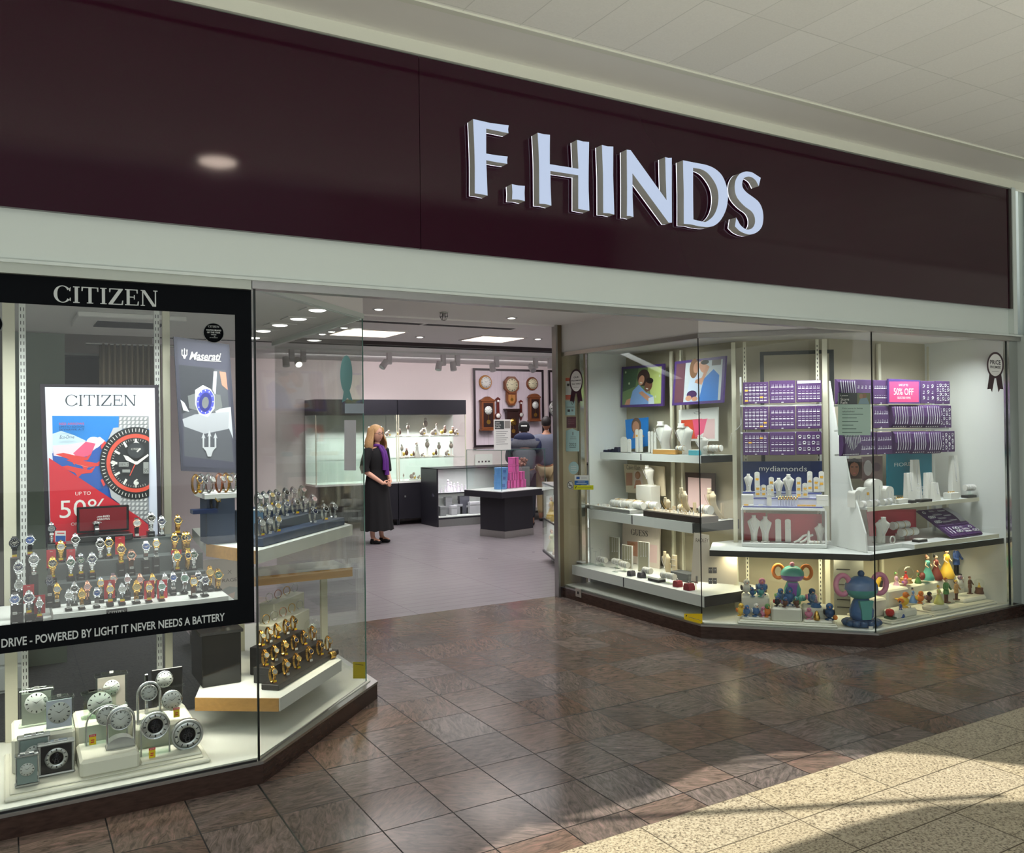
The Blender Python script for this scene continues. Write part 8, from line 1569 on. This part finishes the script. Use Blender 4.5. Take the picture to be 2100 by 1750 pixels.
GN = C('glaze green', 96, 150, 84, .3); RD_ = C('glaze red', 188, 44, 40, .2); BR = C('glaze brown', 104, 68, 50, .35); BK = C('glaze black', 28, 26, 30, .3); WH = C('glaze white', 232, 228, 216, .3); PU = C('glaze purple', 140, 92, 180, .3); SK = C('figurine skin', 1, 1, 1); MV = C('glaze mauve', 150, 126, 150, .3)
RDP = lambda o: RD(o)
def spot(px, y=None, off=None):
    p = PY(y).at(px, 1200) if y else RD(off).at(px, 1200); return p.x, p.y
def ticketed(t, w_=.02): inst('price_ticket', TKW, t, (0, -w_, .007))
def bird(x, y, z, s, body, wing, head, lab, rz=0):
    t = thing('bird_figurine', lab, 'figurine', (x, y, z), rz); t.scale = (s,)*3
    MB(body).lathe([(.028, 0), (.03, .004), (.012, .010), (.008, .016)], n=14).ball((0, 0, .045), .034, 16, 10, (.9, 1.05, .95)).ball((0, .042, .05), .014, 8, 6, (.8, 1.9, .5)).build('body', t)
    for sx in (-1, 1): MB(wing).ball((sx*.030, .008, .048), .022, 12, 8, (.35, 1.15, .85)).build('wing', t)
    MB(head).ball((0, -.014, .088), .022, 14, 9).build('head', t); MB(OR).lathe([(.006, .018), (0, .034)], (0, -.014, .086), n=8, axis='y').build('beak', t)
    m = MB(BK); [m.ball((sx*.010, -.033, .094), .0032, 6, 5) for sx in (-1, 1)]; m.build('eyes', t); ticketed(t, .045); return t
def lady(x, y, z, s, gown, hair, lab, rz=0): s *= 1.2; t = gownlady(Vector((x, y, 0)), z, s, gown, lab, hair, None, rz); ticketed(t, .06); return t
def gent(x, y, z, s, coat, legs, hair, lab, rz=0):
    t = thing('gentleman_figurine', lab, 'figurine', (x, y, z), rz); t.scale = (s*1.15,)*3; m = MB(legs).lathe([(.034, 0), (.034, .006)], n=16)
    for sx in (-1, 1): m.tube([(sx*.012, 0, .006), (sx*.013, 0, .05), (sx*.011, 0, .095)], [.008, .009, .012], 8)
    m.build('legs', t); MB(coat).lathe([(.028, .07), (.026, .09), (.022, .12), (.026, .15), (.016, .166)], n=16, sy=.75).tube([(.026, 0, .152), (.040, -.006, .12), (.024, -.028, .11)], .008, 7).tube([(-.026, 0, .152), (-.040, -.006, .12), (-.024, -.028, .11)], .008, 7).build('coat', t)
    MB(SK).ball((0, 0, .185), .015, 12, 8).cyl((0, 0, .16), (0, 0, .175), .006, n=8).build('head', t); MB(hair).ball((0, .004, .192), .0165, 12, 7, (1, 1, .8)).build('hair', t); return t
def globe(x, y, z, r, baseh, bm, lab, inner):
    t = thing('snow_globe', lab, 'snow globe', (x, y, z)); MB(bm).lathe([(r*.85, 0), (r*.9, .006), (r*.7, baseh*.6), (r*.75, baseh)], n=22).build('base', t); MB(K_dome).ball((0, 0, baseh+r*.85), r, 22, 14).build('glass_globe', t)
    MB(inner).lathe([(r*.35, 0), (r*.12, r*.6)], (0, 0, baseh+r*.05), n=12).ball((0, 0, baseh+r*.85), r*.16, 8, 6).build('inner_figure', t); return t
def jar(x, y, z, s, body, belly, handle, lidm, lab, rz):
    """big plain two-handled lidded jar on a scalloped foot"""
    t = thing('handled_jar', lab, 'ornament', (x, y, z), rz); t.scale = (s,)*3; m = MB(B1 if body is B0 else body)
    for i in range(14): a = 2*PI*i/14; m.ball((.105*math.cos(a), .075*math.sin(a), .022), .026, 10, 7, (1, 1, .8))
    m.lathe([(.10, 0), (.10, .03), (.075, .042)], n=28, sy=.75).build('foot', t)
    MB(body).lathe([(.055, .035), (.075, .06), (.078, .10), (.060, .15), (.046, .175)], n=30, sy=.85).build('vessel', t); MB(belly).prism([(-.030, .05), (.030, .05), (.034, .11), (.046, .17), (-.046, .17), (-.034, .11)], -.045, -.070).build('front_panel', t)
    MB(belly).lathe([(.046, .175), (.085, .19), (.103, .215), (.108, .235)], n=30, sy=.8).build('shoulder', t); MB(body).lathe([(.108, .235), (.104, .265), (.085, .295), (.045, .315), (.0, .32)], n=30, sy=.8).build('lid', t); MB(lidm).ball((0, 0, .335), .022, 14, 9).build('knob', t)
    for sx in (-1, 1): MB(handle).tube([(sx*(.125+.046*math.cos(a)), .0, .265+.062*math.sin(a)) for a in (2*PI*i/20 for i in range(20))], .017, 10, closed=True).build('handle', t)
    MB(WH).box(-.014, .014, -.118, -.115, .0, .02).build('price_ticket', t); return t
jar(*spot(1766, off=.17), .111, 1.16, B0, T0, PK, B1, 'large blue and teal two-handled jar with pink ring handles at the glass corner', math.radians(-25))
zs = .111
jar(*spot(1625, off=.36), zs+.131, .84, T0, PU, OR, PK, 'turquoise lidded jar with orange handles at the back of the stand', RZ)
for px, off, z, s, a, b, c, lab in ((1530, .22, .186, 1.25, WH, BK, WH, 'white and black bird figurine at the rear left'), (1562, .25, .186, 1.35, B0, B1, PK, 'blue bird figurine with pink head, rear left'), (1543, .16, .186, .75, B0, T0, B0, 'small blue bird figurine on the left block edge'), (1560, .17, .186, .85, T0, B0, B0, 'small teal bird figurine on the left block edge'), (1599, .27, .131, 1.1, B0, GN, B0, 'blue and green bird figurine left of the turquoise jar'), (1617, .16, .131, 1.45, B0, B1, B0, 'bright blue bird figurine before the turquoise jar'),
    (1593, .10, .131, .85, BK, RD_, B0, 'dark bird figurine with red wings, middle block'), (1609, .08, .131, .8, BR, MV, B0, 'brown and mauve bird figurine, middle block'), (1633, .09, .131, .85, BR, GN, T0, 'brown and green bird figurine, middle block'), (1658, .09, .046, .9, PK, PK, PK, 'pink bird figurine low on the right step'), (1700, .10, .046, 1.3, B1, BK, B0, 'dark blue bird figurine beside the orange ball'), (1518, .10, .046, 1.0, YE, OR, YE, 'yellow bird figurine low at the left end'), (1530, .09, .046, .9, B0, C('glaze sky', 120, 160, 214, .3), B0, 'sky blue bird figurine, second low one'), (1549, .10, .046, 1.05, B0, WH, WH, 'blue and white bird figurine, third low one'), (1564, .10, .046, .8, PK, MV, PK, 'pink and mauve bird figurine, fourth low one'), (1572, .10, .046, 1.05, OR, WH, GN, 'orange and green bird figurine, fifth low one'), (1664, .30, .116, 1.3, B0, PK, B1, 'blue bird figurine with pink wings behind the globe')):
    x, y = spot(px, off=off); bird(x, y, zs+z, s*.90, a, b, c, lab, RZ+random.uniform(-.5, .5))
x, y = spot(1673, off=.20); globe(x, y, zs+.116, .045, .035, B0, 'clear snow globe on blue base in the angled pane', MV); x, y = spot(1712, off=.10); t = thing('orange_ball', 'small orange ball ornament beside the dark blue bird', 'ornament', (x, y, zs+.046)); MB(OR).ball((0, 0, .018), .019, 12, 8).build('ball', t); x, y = spot(1674, off=.07); t = thing('gold_cone', 'small gold cone ornament beside the pink bird', 'ornament', (x, y, zs+.046)); MB(K_gold).lathe([(.022, 0), (.024, .02), (.012, .06), (.004, .07)], n=14).build('cone', t)
x, y = spot(1766, off=.36); globe(x, y, .116, .060, .20, MV, 'tall-based snow globe behind the large two-handled jar', OR)
# front pane
z1, z2, z3 = zs+.161, zs+.086, zs+.211
x, y = spot(1806, 4.44); t = thing('yellow_plaque', 'round yellow plaque ornament with two small dancers', 'ornament', (x, y, z1)); MB(YE).lathe([(.055, -.006), (.055, .006)], (0, .02, .075), n=30, axis='y').box(-.03, .03, -.02, .03, 0, .02, .003).build('disc', t); MB(BK).tube([(-.01, 0, .02), (.005, 0, .06), (.02, 0, .10)], [.008, .012, .008], 8).ball((.024, 0, .112), .011, 8, 6).build('dark_dancer', t); MB(PK).tube([(.035, 0, .02), (.03, 0, .06), (.034, 0, .09)], [.016, .008, .007], 8).ball((.036, 0, .10), .010, 8, 6).build('pink_dancer', t)
lady(*spot(1838, 4.42), z1, .62, C('glaze lilac pink', 216, 170, 200, .3), GN, 'small lilac lady figurine with green hat'); x, y = spot(1858, 4.44); globe(x, y, z3, .060, .035, C('glaze sand', 206, 160, 100, .3), 'big snow globe with red and green scene on sandy base', RD_)
lady(*spot(1883, 4.37), z3, .42, GN, OR, 'tiny green-gowned lady figurine beside the big globe'); lady(*spot(1903, 4.42), zs+.211, .82, T0, BR, 'teal-gowned lady figurine on red rock at the back'); x, y = spot(1892, 4.44); t = thing('rock_ornament', 'dark red rock ornament beside the teal lady', 'ornament', (x, y, z3)); MB(C('glaze maroon', 110, 44, 40, .5)).ball((0, 0, .03), .038, 10, 7, (1, .8, .9)).build('rock', t)
lady(*spot(1920, 4.46), zs+.191, .85, C('glaze maroon', 1, 1, 1), BK, 'dark red gowned lady figurine at the back'); lady(*spot(1942, 4.46), zs+.191, 1.02, YE, BR, 'yellow-gowned lady figurine at the back, right block'); gent(*spot(1962, 4.50), zs+.191, 1.1, C('glaze royal blue', 60, 90, 160, .3), BK, BR, 'blue-coated gentleman figurine beside the yellow lady')
for px, y_, z, s, a, b, c, lab in ((1853, 4.24, z2, 1.15, YE, OR, OR, 'yellow and orange bird figurine above the red apple'), (1886, 4.26, z2, .95, OR, YE, OR, 'orange bird figurine, middle of the left block'), (1904, 4.24, z2, .85, BR, MV, BK, 'grey brown bird figurine on dark base'), (1856, 4.37, zs+.211, .6, PK, PU, PK, 'small pink bird figurine under the big globe'), (1941, 4.46, zs+.191, .6, BR, OR, OR, 'small brown bird figurine before the yellow lady'), (1967, 4.34, zs+.131, 1.0, WH, BR, MV, 'white and brown bird figurine on the right block')):
    x, y = spot(px, y_); bird(x, y, z, s*.95, a, b, c, lab, random.uniform(-.5, .5))
lady(*spot(1872, 4.30), z2-.06+.001 if 0 else z2, .48, C('glaze sky', 1, 1, 1), BK, 'small sky blue lady figurine with black hair'); lady(*spot(1925, 4.22), zs+.066, .60, C('glaze lime', 214, 214, 130, .3), YE, 'small lime-gowned lady figurine, front of right stand'); gent(*spot(1940, 4.22), zs+.066, .85, GN, BR, OR, 'green-coated figurine, front of right stand'); gent(*spot(1961, 4.24), zs+.066, .68, C('glaze sand', 1, 1, 1), BR, YE, 'sand-coated figurine at front of the right block'); gent(*spot(1989, 4.34), zs+.061, .62, BR, BR, BR, 'tiny brown figurine on the right block')
x, y = spot(2008, 4.30); globe(x, y, zs+.061, .042, .05, BR, 'clear snow globe on brown base near the end wall', YE); gent(*spot(2031, 4.34), zs+.061, .62, BR, BR, BR, 'small dark brown figurine at the far right end')
x, y = spot(1826, 4.22); t = thing('apple_ornament', 'glossy red apple ornament on a green book base', 'ornament', (x, y, zs+.027)); MB(mat('green book base', (60, 90, 60), .4)).box(-.045, .06, -.04, .03, 0, .014, .003).build('base', t); MB(RD_).lathe([(.0, .004), (.018, .0), (.030, .018), (.033, .035), (.026, .052), (.010, .058), (0, .052)], (-.012, 0, .014), n=22).build('apple', t); MB(BR).cyl((-.012, 0, .066), (-.008, 0, .078), .0018, n=6).build('stem', t)
lady(*spot(1846, 4.20), zs+.027, .50, C('glaze royal blue', 1, 1, 1), BK, 'small blue and yellow lady figurine by the red apple')
# white storage box and dark screen seen behind the figurines
t = thing('storage_crate', 'grey slatted crate behind the figurines in the angled pane', 'crate', (RD(.50).at(1716, 1200).x, RD(.50).at(1716, 1200).y, .111), RZ); b = MB(C('grey slatted board', 128, 128, 120)); b.box(-.02, .20, 0, .03, 0, .46); b.use(M_dk); [b.box(.0, .10, -.002, 0, .06+.06*i, .066+.06*i) for i in range(6)]; b.build('slats', t)
